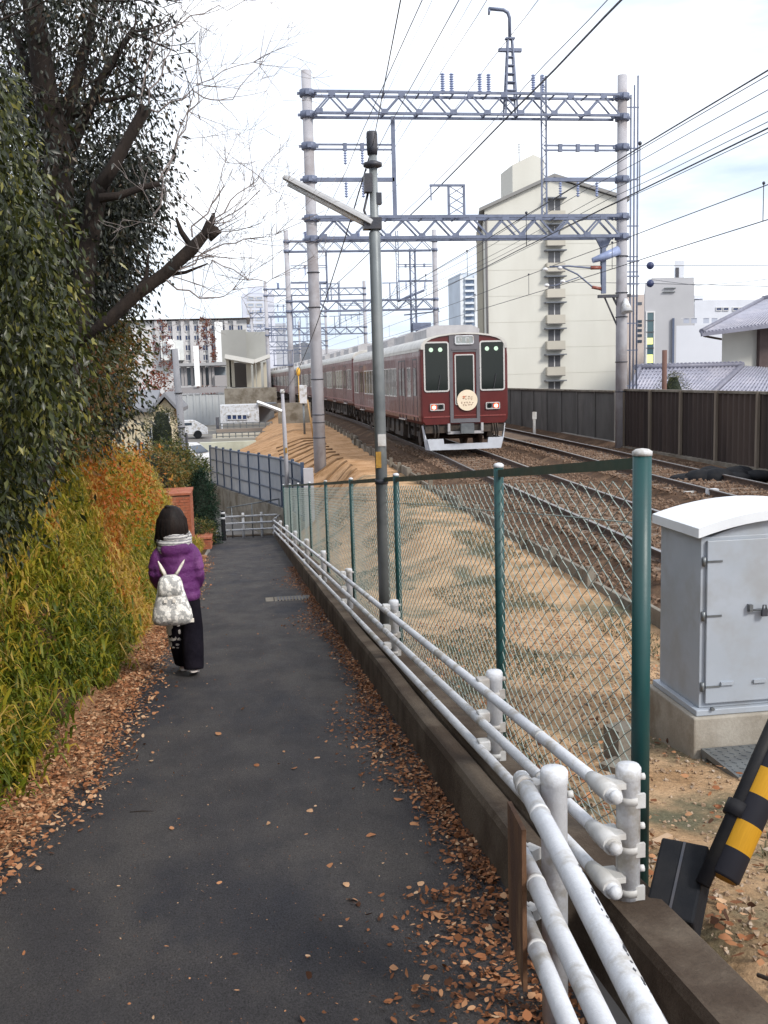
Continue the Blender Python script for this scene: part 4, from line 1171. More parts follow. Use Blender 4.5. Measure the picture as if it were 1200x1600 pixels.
# ------------------------------------------------------------------ slatted wall and grey wall on the far side
brown_slat = mat('brown_slat', (0.045, 0.031, 0.027), (0.030, 0.021, 0.019), 1.3, 0.75, 0.1, 40, stretch=(1, 1, 0.2), c3=(0.065, 0.045, 0.037), s3=0.5)
t = thing('slatted_fence', 'tall brown corrugated fence with pale posts right of the tracks', 'fence', (13.05, 24, -1.0))
ol = []
rows = [[], []]
y = 6.0; k = 0
mb = MB()
yy = np.arange(5.0, 33.4, 0.075)
zig = [0, 0.07, 0.07, 0]
top, bot = [], []
for k, y in enumerate(yy):
    x = 13.05 - zig[k % 4]
    top.append((x, y, 0.93)); bot.append((x, y, -1.1))
for k in range(len(yy) - 1): mb.poly([bot[k], bot[k + 1], top[k + 1], top[k]])
for k in range(len(yy) - 1): mb.poly([(bot[k][0] + 0.03, bot[k][1], -1.1), (bot[k + 1][0] + 0.03, bot[k + 1][1], -1.1), (top[k + 1][0] + 0.03, top[k + 1][1], 0.93), (top[k][0] + 0.03, top[k][1], 0.93)])
kind(mb.build('slat', brown_slat, t), 'stuff')
for y in np.arange(8.1, 33, 2.25): MB().box2((12.90, y - 0.05, -1.2), (12.975, y + 0.05, 0.98)).build('post', wood_post, t)
MB().box2((12.95, 5.0, 0.935), (13.13, 33.4, 1.0)).build('top_rail', concrete, t)
MB().box2((12.86, 5.0, -1.3), (13.2, 33.4, -0.93)).build('footing', concrete, t)
grey_wall = mat('grey_wall', (0.125, 0.12, 0.115), (0.085, 0.08, 0.076), 1.2, 0.85, 0.2, 40, c3=(0.16, 0.15, 0.14), s3=0.5, stretch=(1, 1, 0.4))
t = thing('concrete_wall', 'grey concrete panel wall behind the train and before the cream apartments', 'wall', (13.3, 45, -1.0))
y = 34.3; pm = None
while y < 96:
    dx = (trk_x(y) - trk_x(34)) * (1 if y > 60 else 0.4)
    MB().box2((13.2 + dx, y + 0.012, -1.3), (13.32 + dx, y + 1.98, 0.86)).build('panel', grey_wall, t)
    MB().box2((13.16 + dx, y - 0.04, -1.3), (13.2 + dx, y + 0.04, 0.88)).build('post', grey_wall, t)
    MB().box2((13.14 + dx, y, 0.862), (13.38 + dx, y + 2.0, 0.93)).build('coping', concrete, t)
    y += 2.0
tag(MB().box2((11.9, 40.0, -1.0), (12.0, 40.1, 0.05)).box2((11.86, 39.99, -0.25), (12.04, 40.0, 0.05)).build('marker_post', white_dirty, None, origin=(11.95, 40, -1.0)), 'small white trackside marker post before the grey wall', 'marker post')
p = at(1113, 757, 19.5)
tag(MB().box((p[0], p[1], bed_z(19.5) + 0.1), (0.22, 0.16, 0.17)).build('marker_block', white_paint, None, origin=(p[0], p[1], bed_z(19.5))), 'small white block lying between the farther rails', 'marker block')
p = at(1078, 753, 20.0)
tag(MB().box((p[0], p[1], bed_z(20) + 0.05), (0.25, 0.1, 0.07), rz=0.3).build('white_chip', white_dirty, None, origin=(p[0], p[1], bed_z(20))), 'flat white chip beside the white block on the ballast', 'debris')
for px, Y, lab in ((1150, 22.5, 'dark tarpaulin heap at the foot of the brown fence'),):
    p = at(px, 745, Y); mb = MB(); rr_ = random.Random(9)
    for k in range(9): mb.ball((p[0] + rr_.uniform(-1.2, 1.2), Y + rr_.uniform(-0.4, 0.4), bed_z(Y) + 0.05), (rr_.uniform(0.3, 0.55), 0.35, rr_.uniform(0.12, 0.28)), 10, 6)
    tag(mb.build('tarpaulin', rubber, None, origin=(p[0], Y, bed_z(Y))), lab, 'tarpaulin')

# ------------------------------------------------------------------ end of the path: railing, bollard, panel fence
Y = 32.5
t = thing('guard_rail', 'low white railing across the far end of the path', 'guard rail', tuple(at(400, 830, Y)))
pz = path_z(Y)
xa, xb2 = float(at(351, 825, Y)[0]), float(at(438, 815, Y)[0])
for k in range(4):
    x = xa + (xb2 - xa) * k / 3
    MB().tube([(x, Y, pz - 0.1), (x, Y, pz + 0.82)], 0.045, 10).build('post', white_paint, t)
for h in (0.28, 0.50, 0.72): MB().tube([(xa, Y - 0.06, pz + h), (xb2, Y - 0.06, pz + h), (gx_(30) - 0.085, 30.1, path_z(30.1) + h * 0.83)], 0.03, 8).build('rail', white_paint, t)
MB().tube([(xa + 0.1, Y + 0.02, pz + 1.0), (xb2, Y + 0.02, pz + 1.22)], 0.022, 6).build('handrail', galv, t)
for x, h in ((xa + 0.25, 1.02), ((xa + xb2) / 2, 1.1), (xb2 - 0.02, 1.2)): MB().tube([(x, Y + 0.02, pz), (x, Y + 0.02, pz + h)], 0.022, 6).build('handrail_post', galv, t)
kind(MB().box2((-1.4, 33.2, -4.6), (1.4, 33.5, path_z(33) + 0.02)).build('path_edge', concrete_dark), 'structure')
p = at(350, 843, 31.3)
t = thing('bollard', 'black bollard with white bands at the end of the path', 'bollard', (p[0], 31.3, path_z(31.3)))
MB().lathe([(0.075, 0), (0.07, 0.05), (0.07, 0.86), (0.045, 0.93), (0.005, 0.95)], (p[0], 31.3, path_z(31.3)), 14).build('shaft', rubber, t)
for h in (0.68, 0.84): MB().lathe([(0.073, 0), (0.073, 0.06)], (p[0], 31.3, path_z(31.3) + h), 14).build('band', white_paint, t)
panel_m = mat('fence_panel', (0.27, 0.29, 0.335), (0.23, 0.25, 0.29), 2, 0.5, c3=(0.32, 0.33, 0.36), s3=0.6)
frame_b = mat('panel_frame', (0.05, 0.075, 0.125), (0.04, 0.06, 0.10), 5, 0.5)
PF = [(1.72, 28.9), (1.62, 30.0), (1.25, 32.2), (0.62, 35.4), (-0.05, 38.5), (-0.7, 41.8), (-1.35, 45.2)]
sd_ = np.concatenate([[0], np.cumsum([math.dist(PF[i], PF[i + 1]) for i in range(len(PF) - 1)])])
def pfp(s):
    x = float(np.interp(s, sd_, [q[0] for q in PF])); y = float(np.interp(s, sd_, [q[1] for q in PF]))
    return x, y, float(np.interp(y, [28.9, 45], [-2.35, -2.85])), float(np.interp(y, [28.9, 33, 45], [-0.80, -0.86, -1.2]))
t = thing('panel_fence', 'curving blue grey panel fence at the foot of the sandy slope', 'fence', (1.7, 28.9, -2.4))
NP = 10
for k in range(NP + 1):
    x, y, z0, z1 = pfp(sd_[-1] * k / NP)
    MB().box2((x - 0.05, y - 0.05, z0 - 0.1), (x + 0.05, y + 0.05, z1 + 0.06)).build('post', frame_b, t)
    if k < NP:
        x2, y2, z02, z12 = pfp(sd_[-1] * (k + 1) / NP)
        dx, dy = x2 - x, y2 - y; l_ = math.hypot(dx, dy); nx_, ny_ = -dy / l_ * 0.012, dx / l_ * 0.012
        ol = [(x, y, z0), (x2, y2, z02), (x2, y2, z12), (x, y, z1)]
        pn = MB().extrude([(a - nx_, b - ny_, c) for a, b, c in ol], (2 * nx_, 2 * ny_, 0)).build('panel', panel_m, t)
        for f in (0.03, 0.34, 0.66, 0.97):
            MB().beam((x + nx_ * 2.4, y + ny_ * 2.4, z0 + (z1 - z0) * f), (x2 + nx_ * 2.4, y2 + ny_ * 2.4, z02 + (z12 - z02) * f), 0.03, 0.05).build('rail', frame_b, pn)
m = MB(); rings = []
for k in range(NP + 1):
    x, y, z0, z1 = pfp(sd_[-1] * k / NP)
    rings.append([(x - 0.12, y - 0.07, -4.8), (x + 0.45, y + 0.1, -4.8), (x + 0.45, y + 0.1, z0 + 0.02), (x - 0.12, y - 0.07, z0 + 0.02)])
m.loft(rings, smooth=False)
tag(m.build('retaining_wall', concrete, None, origin=(1.2, 33, -4.0)), 'concrete retaining wall under the curving panel fence', 'retaining wall')
p0 = at(480, 735, 28.6)
tag(MB().box2((p0[0] - 0.12, 28.4, -2.8), (p0[0] + 0.16, 28.55, -0.88)).build('end_post', concrete_pole, None, origin=(p0[0], 28.5, -2.8)), 'pale square end post where green fence meets panel fence', 'post')
# rows of logs pegged across the sandy slope
ORD = ['first', 'second', 'third', 'fourth', 'fifth', 'sixth', 'seventh', 'eighth', 'ninth', 'tenth', 'eleventh', 'twelfth', 'thirteenth']
log_m = mat('log_wood', (0.20, 0.115, 0.055), (0.13, 0.075, 0.038), 4, 0.95, 0.4, 40)
for k in range(12):
    y = 28.6 + k * 1.3
    xa = max(toe_x(y) + 0.5, 1.5); xb2 = 3.32
    mb = MB(); pts = []
    for q in range(9):
        x = xa + (xb2 - xa) * q / 8; pts.append((x, y + 0.5 * q / 8 + RNG.uniform(-0.03, 0.03), ground_z(x, y + 0.5 * q / 8) + 0.015))
    mb.tube(pts, [0.045 * RNG.uniform(0.7, 1.25) for _ in pts], 6)
    tag(mb.build('log', log_m, None, origin=pts[3]), ORD[k] + ' log across the sandy slope, counting back from the green fence', 'log', 'logs laid in rows across the sandy slope')
# relay box and marker on the slope edge by the second gantry
p = at(474, 625, 47)
t = thing('relay_box', 'small white relay box on a post left of the gantry pole', 'relay box', (p[0], 47, -1.0))
MB().box((p[0], 47, 0.95), (0.34, 0.3, 0.85)).build('box', white_paint, t, bevel=0.02); MB().tube([(p[0], 47, -1.2), (p[0], 47, 0.6)], 0.05, 8).build('post', galv, t)
p = at(485, 650, 44)
tag(MB().tube([(p[0] + 0.1, 44, -1.0), (p[0] - 0.1, 44, 0.75)], 0.03, 8).build('marker_post', mat('orange_post', (0.50, 0.30, 0.12), None, rough=0.6), None, origin=(p[0], 44, -1.0)), 'thin orange trackside post left of the gantry pole', 'marker post')
p = at(466, 580, 60)
tag(MB().tube([(p[0], 60, -1), (p[0], 60, 1.9)], 0.022, 8).ball((p[0], 60, 2.1), (0.13, 0.13, 0.26), 10, 6).build('signal_lamp', mat('amber', (0.75, 0.42, 0.06), None, rough=0.5), None, origin=(p[0], 60, -1)), 'amber signal head on a short mast below the second gantry', 'signal')
t = thing('cable_cabinet', 'low grey concrete block at the slope top below the second gantry', 'concrete block', tuple(at(458, 655, 50)))
MB().box(at(460, 645, 50), (1.6, 0.5, 1.0)).build('block', concrete, t)

# ------------------------------------------------------------------ buildings
bld = {}
def colr(name, c, c2=None, **k):
    if name not in bld: bld[name] = mat(name, c, c2 or tuple(v * 0.88 for v in c), k.pop('scale', 0.25), k.pop('rough', 0.85), 0.05, 12, **k)
    return bld[name]
win_glass = glass('window_glass', (0.045, 0.06, 0.085), 0.08, 0.6)
blue_glass = glass('blue_glass', (0.03, 0.05, 0.12), 0.08, 0.6)
frame_w = mat('window_frame', (0.55, 0.55, 0.56), None, rough=0.5)
def X_at(px, Y, py=600): return float(at(px, py, Y)[0])
def Z_at(py, Y, px=600): return float(at(px, py, Y)[2])
def block(mb, x0, y0, z0, x1, y1, z1, sh):
    return mb.extrude([(x0, y0, z0), (x1, y0, z0), (x1, y0, z1), (x0, y0, z1)], (sh * (y1 - y0), y1 - y0, 0))
def pbox(mb, px0, py0, px1, py1, Y, depth, zb=None):
    a = at(px0, py1, Y); b = at(px1, py0, Y)
    if px0 > 900: return block(mb, a[0], Y, a[2] if zb is None else zb, b[0], Y + depth, b[2], 0.44)
    return mb.box2((a[0], Y, a[2] if zb is None else zb), (b[0], Y + depth, b[2]))
def window(parent, px0, py0, px1, py1, Y, panes=2, gl=None, name='window', fw=0.09):
    a = at(px0, py1, Y); b = at(px1, py0, Y); mb = MB()
    x0, z0, x1, z1 = a[0], a[2], b[0], b[2]
    mb.box2((x0, Y - 0.10, z0), (x0 + fw, Y - 0.01, z1)).box2((x1 - fw, Y - 0.10, z0), (x1, Y - 0.01, z1)).box2((x0 + fw, Y - 0.10, z0), (x1 - fw, Y - 0.01, z0 + fw)).box2((x0 + fw, Y - 0.10, z1 - fw), (x1 - fw, Y - 0.01, z1))
    for k in range(1, panes):
        x = x0 + (x1 - x0) * k / panes; mb.box2((x - fw / 3, Y - 0.09, z0 + fw), (x + fw / 3, Y - 0.01, z1 - fw))
    f = mb.build(name, frame_w, parent)
    MB().box2((x0 + fw * 0.9, Y - 0.05, z0 + fw * 0.9), (x1 - fw * 0.9, Y - 0.012, z1 - fw * 0.9)).build('pane', gl or win_glass, f)
    return f

# cream apartment block
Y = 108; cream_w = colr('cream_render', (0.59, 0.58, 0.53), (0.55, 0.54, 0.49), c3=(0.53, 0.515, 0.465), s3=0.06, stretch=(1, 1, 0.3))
xl, xr, xp = X_at(757, Y, 330), X_at(974, Y, 330), X_at(864, Y, 280)
ze, zp, zr = Z_at(326, Y, 757), Z_at(279, Y, 864), Z_at(308, Y, 966)
t = thing('apartment_block', 'tall cream apartment block with a single column of balconies on its gable', 'apartment block', ((xl + xr) / 2, Y, -1))
MB().extrude([(xl, Y, -1.5), (xr, Y, -1.5), (xr, Y, zr - 0.3), (xp, Y, zp), (xl, Y, ze)], (5.3, 24, 0)).build('wall', cream_w, t)
mb = MB()
for a, b in (((xl - 0.7, ze - 0.35), (xp, zp + 0.1)), ((xp, zp + 0.1), (xr + 0.5, zr - 0.4))):
    mb.extrude([(a[0], Y - 0.5, a[1]), (b[0], Y - 0.5, b[1]), (b[0], Y - 0.5, b[1] + 0.35), (a[0], Y - 0.5, a[1] + 0.35)], (5.6, 25, 0))
mb.build('roof', colr('roof_edge', (0.24, 0.235, 0.23)), t)
a = at(801, 300, Y + 3); b = at(850, 243, Y + 3); xm = X_at(833, Y + 3, 243)
MB().extrude([(a[0], Y + 3, a[2] - 3), (b[0], Y + 3, a[2] - 3), (b[0], Y + 3, b[2] - 0.4), (xm, Y + 3, b[2] + 0.1), (a[0], Y + 3, b[2] - 1.0)], (0, 5, 0)).build('lift_tower', cream_w, t)
x0 = X_at(811, Y + 4, 240); z0 = b[2] - 0.6
mb = MB().tube([(x0, Y + 4, z0 - 1), (x0, Y + 4, z0 + 2.0)], 0.05, 6)
for h in (1.1, 1.4, 1.7, 2.0): mb.beam((x0 - 0.6, Y + 4, z0 + h), (x0 + 0.6, Y + 4, z0 + h), 0.04, 0.04)
mb.build('antenna', galv, t)
MB().tube([(xl + 0.15, Y - 0.12, -1), (xl + 0.15, Y - 0.12, ze - 0.6)], 0.11, 8).build('drain_pipe', colr('pipe_brown', (0.16, 0.15, 0.15)), t)
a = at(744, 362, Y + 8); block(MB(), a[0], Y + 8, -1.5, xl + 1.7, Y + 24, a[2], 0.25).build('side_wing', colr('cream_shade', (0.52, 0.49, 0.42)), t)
balc = colr('balcony', (0.47, 0.44, 0.38))
slit = glass('dark_glass', (0.10, 0.10, 0.11), 0.2, 0.4)
for k in range(8):
    py = 320 + 40.5 * k
    z = Z_at(py, Y, 866)
    xa, xb2 = X_at(852, Y, py), X_at(880, Y, py)
    bt = MB().box2((xa, Y - 0.75, z - 1.62), (xb2, Y - 0.6, z - 0.72)).box2((xa, Y - 0.6, z - 1.62), (xb2, Y - 0.005, z - 1.52)).box2((xa, Y - 0.6, z - 1.52), (xa + 0.1, Y - 0.005, z - 0.75)).box2((xb2 - 0.1, Y - 0.6, z - 1.52), (xb2, Y - 0.005, z - 0.75))
    bt = bt.build('balcony', balc, t)
    MB().box2((xa - 0.15, Y - 0.85, z + 0.55), (xb2 + 0.15, Y - 0.005, z + 0.68)).build('canopy', colr('canopy_dark', (0.15, 0.16, 0.18)), bt)
    MB().box2((xa, Y - 0.76, z - 1.72), (xb2, Y - 0.61, z - 1.63)).build('edge', colr('edge_dark', (0.17, 0.16, 0.15)), bt)
    f = MB().box2((xa + 0.35, Y - 0.06, z - 0.7), (xb2 - 0.35, Y - 0.004, z + 0.5)).build('window', slit, t)
    MB().box2(((xa + xb2) / 2 - 0.05, Y - 0.1, z - 0.7), ((xa + xb2) / 2 + 0.05, Y - 0.061, z + 0.5)).build('mullion', frame_w, f)
for k in range(1, 8):          # floor joints of the gable wall
    z = Z_at(340 + 40.5 * k, Y, 866)
    MB().box2((xl + 0.02, Y - 0.015, z - 0.02), (X_at(851, Y), Y - 0.002, z + 0.02)).build('floor_joint', colr('joint', (0.50, 0.485, 0.43)), t)
    MB().box2((X_at(881, Y), Y - 0.015, z - 0.02), (xr - 0.02, Y - 0.002, z + 0.02)).build('floor_joint', colr('joint', (0.50, 0.485, 0.43)), t)
# thin far high-rise
Y = 230; t = thing('high_rise', 'slender blue grey high rise with stacked balconies, far behind the train roof', 'high rise', (X_at(733, Y), Y, -1))
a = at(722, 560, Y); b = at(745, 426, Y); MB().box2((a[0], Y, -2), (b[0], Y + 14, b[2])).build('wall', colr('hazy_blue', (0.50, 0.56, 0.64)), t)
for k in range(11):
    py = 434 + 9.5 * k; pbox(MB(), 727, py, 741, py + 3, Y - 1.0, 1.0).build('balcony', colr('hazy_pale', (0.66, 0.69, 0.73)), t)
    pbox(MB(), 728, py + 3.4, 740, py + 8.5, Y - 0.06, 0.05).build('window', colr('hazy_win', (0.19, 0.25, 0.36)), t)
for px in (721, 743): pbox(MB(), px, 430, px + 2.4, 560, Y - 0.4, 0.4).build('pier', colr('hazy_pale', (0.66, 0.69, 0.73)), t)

# grey tower with a lit stair window
Y = 80; gr = colr('grey_render', (0.40, 0.40, 0.42), (0.36, 0.36, 0.38))
t = thing('office_building', 'grey block with a tall narrow lit stair window right of the pole', 'building', (X_at(1045, Y), Y, -1))
a = at(1007, 590, Y); b = at(1085, 441, Y); block(MB(), a[0], Y, -1.5, b[0], Y + 12, b[2], 0.41).build('wall', gr, t)
block(MB(), b[0] - 3.6, Y + 0.3, b[2], b[0] + 0.1, Y + 9, b[2] + 0.42, 0.41).build('parapet', gr, t)
pbox(MB(), 1054, 407, 1069, 440, Y + 3, 2.5).build('roof_tower', colr('pale_tower', (0.55, 0.57, 0.62)), t)
pbox(MB(), 1056, 418, 1061, 438, Y + 2.9, 0.12).build('louvre', dark_steel, t)
sw = window(t, 1008, 486, 1023, 575, Y, 1, glass('teal_glass', (0.05, 0.10, 0.12), 0.1), 'stair_window', 0.12)
lit = emit('lit_stair', (0.75, 0.78, 0.22), 0.9)
for y0, y1 in ((528, 538), (554, 567)): pbox(MB(), 1011, y0, 1020, y1, Y - 0.07, 0.02).build('lit_pane', lit, sw)
for py in (500, 518, 543): pbox(MB(), 1009, py, 1022, py + 1.6, Y - 0.11, 0.05).build('transom', dark_steel, sw)
pbox(MB(), 1050, 497, 1054, 575, Y - 0.25, 0.24).build('downpipe', colr('navy_pipe', (0.09, 0.11, 0.17)), t)
mb = MB(); pbox(mb, 1038, 449, 1056, 450.5, Y - 0.2, 0.2); pbox(mb, 1036, 455, 1055, 456.5, Y - 0.2, 0.2); mb.build('bracket', galv, t)
Y = 120; t = thing('shop_building', 'narrow pinkish building with small windows behind the cables', 'building', (X_at(1000, Y), Y, -1))
a = at(978, 590, Y); b = at(1007, 460, Y); block(MB(), a[0], Y, -2, b[0] + 1, Y + 8, b[2], 0.41).build('wall', colr('pinkish', (0.52, 0.45, 0.42)), t)
for py in (472, 500, 506, 514, 522, 531): pbox(MB(), 996, py, 1003, py + 4.5, Y - 0.06, 0.05).build('window', win_glass, t)
Y = 95; t = thing('warehouse', 'long low white warehouse with two ribbon windows at the right edge', 'building', (X_at(1160, Y), Y, -1))
a = at(1084, 590, Y); b = at(1260, 466, Y); block(MB(), a[0], Y, -1.5, b[0], Y + 20, b[2], 0.46).build('wall', colr('cool_white', (0.58, 0.60, 0.66)), t)
pbox(MB(), 1085, 461, 1099, 467, Y + 1, 5).build('roof_box', colr('cool_white', (0.6, 0.62, 0.67)), t)
for q in (1118, 1129, 1144, 1154): window(t, q, 480, q + 9.5, 486, Y, 1, blue_glass, fw=0.06)
Y = 60; pw = colr('pale_blue_wall', (0.56, 0.575, 0.63), (0.52, 0.535, 0.59))
t = thing('white_annex', 'plain pale annex with rooftop railing before the grey block', 'building', (X_at(1120, Y), Y, -1))
a = at(1056, 590, Y); b = at(1240, 505, Y); block(MB(), a[0], Y, -1.5, b[0], Y + 9, b[2], 0.45).build('wall', pw, t)
for q in (1068, 1080, 1099, 1112, 1125):
    pbox(MB(), q, 497, q + 9, 505, Y + 1.2, 0.1).build('railing_panel', colr('rail_grey', (0.34, 0.36, 0.42)), t)
mb = MB(); pbox(mb, 1064, 496, 1140, 497.2, Y + 1.15, 0.06); mb.build('railing', frame_w, t)

# tiled house roofs behind the brown fence
tile_m = mat('roof_tile', (0.33, 0.33, 0.40), (0.26, 0.26, 0.32), 3, 0.45, 0.06, 30, c3=(0.38, 0.37, 0.43), s3=0.8)
tile_d = mat('ridge_tile', (0.19, 0.19, 0.24), (0.15, 0.15, 0.19), 3, 0.5)
wall_w = colr('house_plaster', (0.60, 0.59, 0.55))
def tiled(parent, A, B, C_, D, n_rib, n_row, nm='roof'):
    """roof plane A-B (eave, left to right) to D-C (ridge) with ribs down the slope and stepped courses"""
    A, B, C_, D = [np.array(q, float) for q in (A, B, C_, D)]
    nrm = np.cross(B - A, D - A); nrm /= np.linalg.norm(nrm)
    if nrm[2] < 0: nrm = -nrm
    mb = MB(); 
    for j in range(n_row):
        f0, f1 = j / n_row, (j + 1) / n_row
        p0 = A + (D - A) * f0; p1 = B + (C_ - B) * f0; p2 = B + (C_ - B) * f1; p3 = A + (D - A) * f1
        mb.extrude([p0 + nrm * 0.05, p1 + nrm * 0.05, p2 + nrm * 0.01, p3 + nrm * 0.01], -nrm * 0.06)
    r = mb.build(nm, tile_m, parent)
    mb = MB()
    for i in range(n_rib + 1):
        f = i / n_rib; a = A + (B - A) * f; b = D + (C_ - D) * f
        mb.tube([a + nrm * 0.05, b + nrm * 0.03], 0.05, 6)
    kind(mb.build('tile_rib', tile_m, r), 'stuff')
    return r
Y = 41
t = thing('tiled_house', 'low tiled roof house just behind the brown slatted fence', 'house', (X_at(1090, Y), Y + 3, -1))
A = at(1014, 622, Y); B = at(1108, 622, Y); C_ = at(1160, 573, Y + 4); D = at(1000, 577, Y + 4)
E_ = at(1250, 622, Y); G_ = at(1250, 580, Y + 4)
A2 = A + np.array((-1.0, 0, 0))
tiled(t, A2, B, C_, D, 26, 9); tiled(t, B + np.array((0.02, 0, 0)), E_, G_, C_ + np.array((0.05, 0, 0)), 22, 9)
mb = MB().tube([D + np.array((-0.25, 0, 0.1)), C_ + np.array((0.05, 0, 0.1))], 0.13, 8); mb.tube([C_ + np.array((0, 0, 0.08)), B + np.array((0.02, 0, 0.1))], 0.11, 8); mb.tube([D + np.array((0, 0, .08)), A2 + np.array((0, 0, 0.1))], 0.10, 8)
for k in range(26): mb.ball(D + (C_ - D) * (k + 0.5) / 26 + np.array((0, 0, 0.2)), (0.10, 0.12, 0.07), 6, 4)
mb.build('ridge', tile_d, t)
block(MB(), A2[0] + 0.5, Y + 0.6, -1.2, E_[0], Y + 3.9, A[2] - 0.05, 0.42).build('wall', wall_w, t)
Y = 47
t = thing('tiled_house', 'taller plaster house with wide tiled eave and dark pillar at the right edge', 'house', (X_at(1190, Y), Y + 3, -1))
A = at(1096, 521, Y - 2.5); B = at(1260, 500, Y - 1.5); C_ = at(1270, 452, Y + 4); D = at(1192, 470, Y + 4)
tiled(t, A, B, C_, D, 30, 10)
MB().beam(A + np.array((0, 0, -0.06)), B + np.array((0, 0, -0.06)), 0.12, 0.16).build('gutter', tile_d, t)
MB().tube([D + np.array((0, 0, 0.1)), C_ + np.array((0, 0, 0.1))], 0.15, 8).tube([A + np.array((0, 0, 0.1)), D + np.array((0, 0, 0.1))], 0.12, 8).build('ridge', tile_d, t)
xa = X_at(1128, Y, 550); block(MB(), xa, Y, -1, X_at(1250, Y), Y + 4, Z_at(512, Y, 1150), 0.50).build('wall', wall_w, t)
MB().box2((X_at(1181, Y), Y - 0.3, -1), (X_at(1198, Y), Y - 0.01, Z_at(508, Y, 1190))).build('pillar', mat('pillar_brown', (0.10, 0.07, 0.07), (0.075, 0.05, 0.05), 2, 0.7), t)
MB().beam(at(1100, 525, Y - 1.8), at(1127, 530, Y - 0.02), 0.07, 0.09).build('bracket', wood_dark, t)
p = at(1038, 600, 37); q = at(1038, 547, 37)
tag(MB().tube([(p[0], 37, -1.2), (p[0], 37, q[2])], 0.10, 8).build('wooden_pole', mat('brown_pole', (0.14, 0.075, 0.06), None, rough=0.8), None, origin=(p[0], 37, -1.2)), 'short brown pole standing among the tiled roofs', 'pole')
for py, lab in ((415, 'upper dark cable ball on the thin line beside the right pole'), (443, 'lower dark cable ball on the thin line beside the right pole')):
    p = at(1016, py, 52); t = thing('cable_marker', lab, 'cable marker', tuple(p))
    MB().ball(p, 0.2, 12, 8).build('ball', mat('marker_blue', (0.035, 0.045, 0.11), None, rough=0.5), t)
    MB().tube([p + np.array((-3.0, 8, 0.9)), p, p + np.array((3.2, -9, -1.05)), p + np.array((6.5, -18, -2.6))], 0.014, 5).build('line', wire_m, t)
wire('thin grey line sagging across the pale buildings at the right edge', [at(1010, 436, 58), at(1090, 446, 56), at(1160, 441, 54), at(1215, 434, 52)], 0.012)

# ------------------------------------------------------------------ town at the left: station, offices, house
VZ = lambda y: valley(y)
Y = 95; grey_clad = colr('grey_cladding', (0.41, 0.43, 0.445), (0.38, 0.40, 0.415), c3=(0.45, 0.46, 0.475), s3=0.1)
t = thing('station_wall', 'long grey clad station wall with an open white columned gallery on top', 'station', (X_at(320, Y), Y, VZ(Y)))
pbox(MB(), 262, 616, 353, 680, Y, 4, VZ(Y) - 1).build('wall', grey_clad, t)
pbox(MB(), 262, 604, 353, 615.5, Y - 0.2, 4).build('band', colr('mauve_band', (0.30, 0.285, 0.295)), t)
pbox(MB(), 336, 586, 358, 603.5, Y - 0.1, 4).build('stair_block', colr('mauve_block', (0.33, 0.315, 0.32)), t)
pbox(MB(), 274, 566, 357, 572.5, Y - 0.4, 5).build('gallery_slab', colr('slab', (0.33, 0.33, 0.34)), t)
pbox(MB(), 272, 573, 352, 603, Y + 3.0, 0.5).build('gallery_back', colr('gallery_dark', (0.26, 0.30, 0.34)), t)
for px in (284, 289, 299, 312, 318, 327, 332): pbox(MB(), px, 572.6, px + 2.4, 603.8, Y + 0.3, 0.4).build('column', colr('mauve_block', (0.33, 0.315, 0.32)), t)
for px in (305, ): pbox(MB(), px, 540, px + 5, 603.6, Y - 0.45, 0.5).build('white_column', lamp_white, t)
for px in range(284, 352, 10): pbox(MB(), px, 616.5, px + 0.7, 662, Y - 0.06, 0.05).build('rib', grey_clad, t)
Y = 88; t = thing('platform_canopy', 'cream platform canopy with dark opening beside the far train', 'canopy', (X_at(375, Y), Y, VZ(Y)))
for px in (355, 360, 386): pbox(MB(), px, 562, px + 5.5, 605, Y, 0.5).build('column', colr('cream_column', (0.55, 0.51, 0.42)), t)
pbox(MB(), 362, 566, 390, 606, Y + 2.5, 0.3).build('opening_shade', colr('canopy_shadow', (0.10, 0.09, 0.085)), t)  # near-black sheet standing in for the shade within the canopy opening
a = at(352, 558, Y - 0.8); b = at(396, 566, Y - 0.8); MB().beam(a, b, 6, 0.35).build('roof', colr('canopy_white', (0.58, 0.57, 0.54)), t)
c = at(396, 566, Y - 0.6); d = at(420, 557, Y - 0.6); MB().beam(c, d, 6, 0.3).build('roof', colr('canopy_white', (0.58, 0.57, 0.54)), t)
for px, w_ in ((397, 2), (402, 5), (413, 3)): pbox(MB(), px, 566, px + w_, 605, Y + 0.3, 0.4).build('column', colr('cream_column', (0.55, 0.51, 0.42)), t)
Y = 84; tag(pbox(MB(), 352, 605, 432, 640, Y, 1.0, VZ(Y) - 1).build('platform_wall', concrete, None, origin=tuple(at(390, 640, Y))), 'stained concrete platform wall under the cream canopy', 'wall')
Y = 78; t = thing('site_hut', 'white hut with a strip of dark windows below the platform', 'hut', (X_at(374, Y), Y, VZ(Y)))
pbox(MB(), 345, 632, 404, 664, Y, 4, VZ(Y) - 0.6).build('wall', white_paint, t)
for k in range(4): window(t, 354.5 + 8 * k, 647.5, 362 + 8 * k, 656, Y, 1, blue_glass, fw=0.05)
MB().ball(at(389, 648, Y - 0.1), (0.16, 0.1, 0.16), 10, 6).build('vent_hood', white_paint, t)
pbox(MB(), 404.3, 634, 428, 664, Y + 1.5, 0.3, VZ(Y) - 0.6).build('side_wall', colr('shed_grey', (0.30, 0.31, 0.33)), t)
pbox(MB(), 402, 629.5, 432, 632, Y - 0.3, 3).build('lean_to_roof', colr('shed_dark', (0.14, 0.15, 0.17)), t)
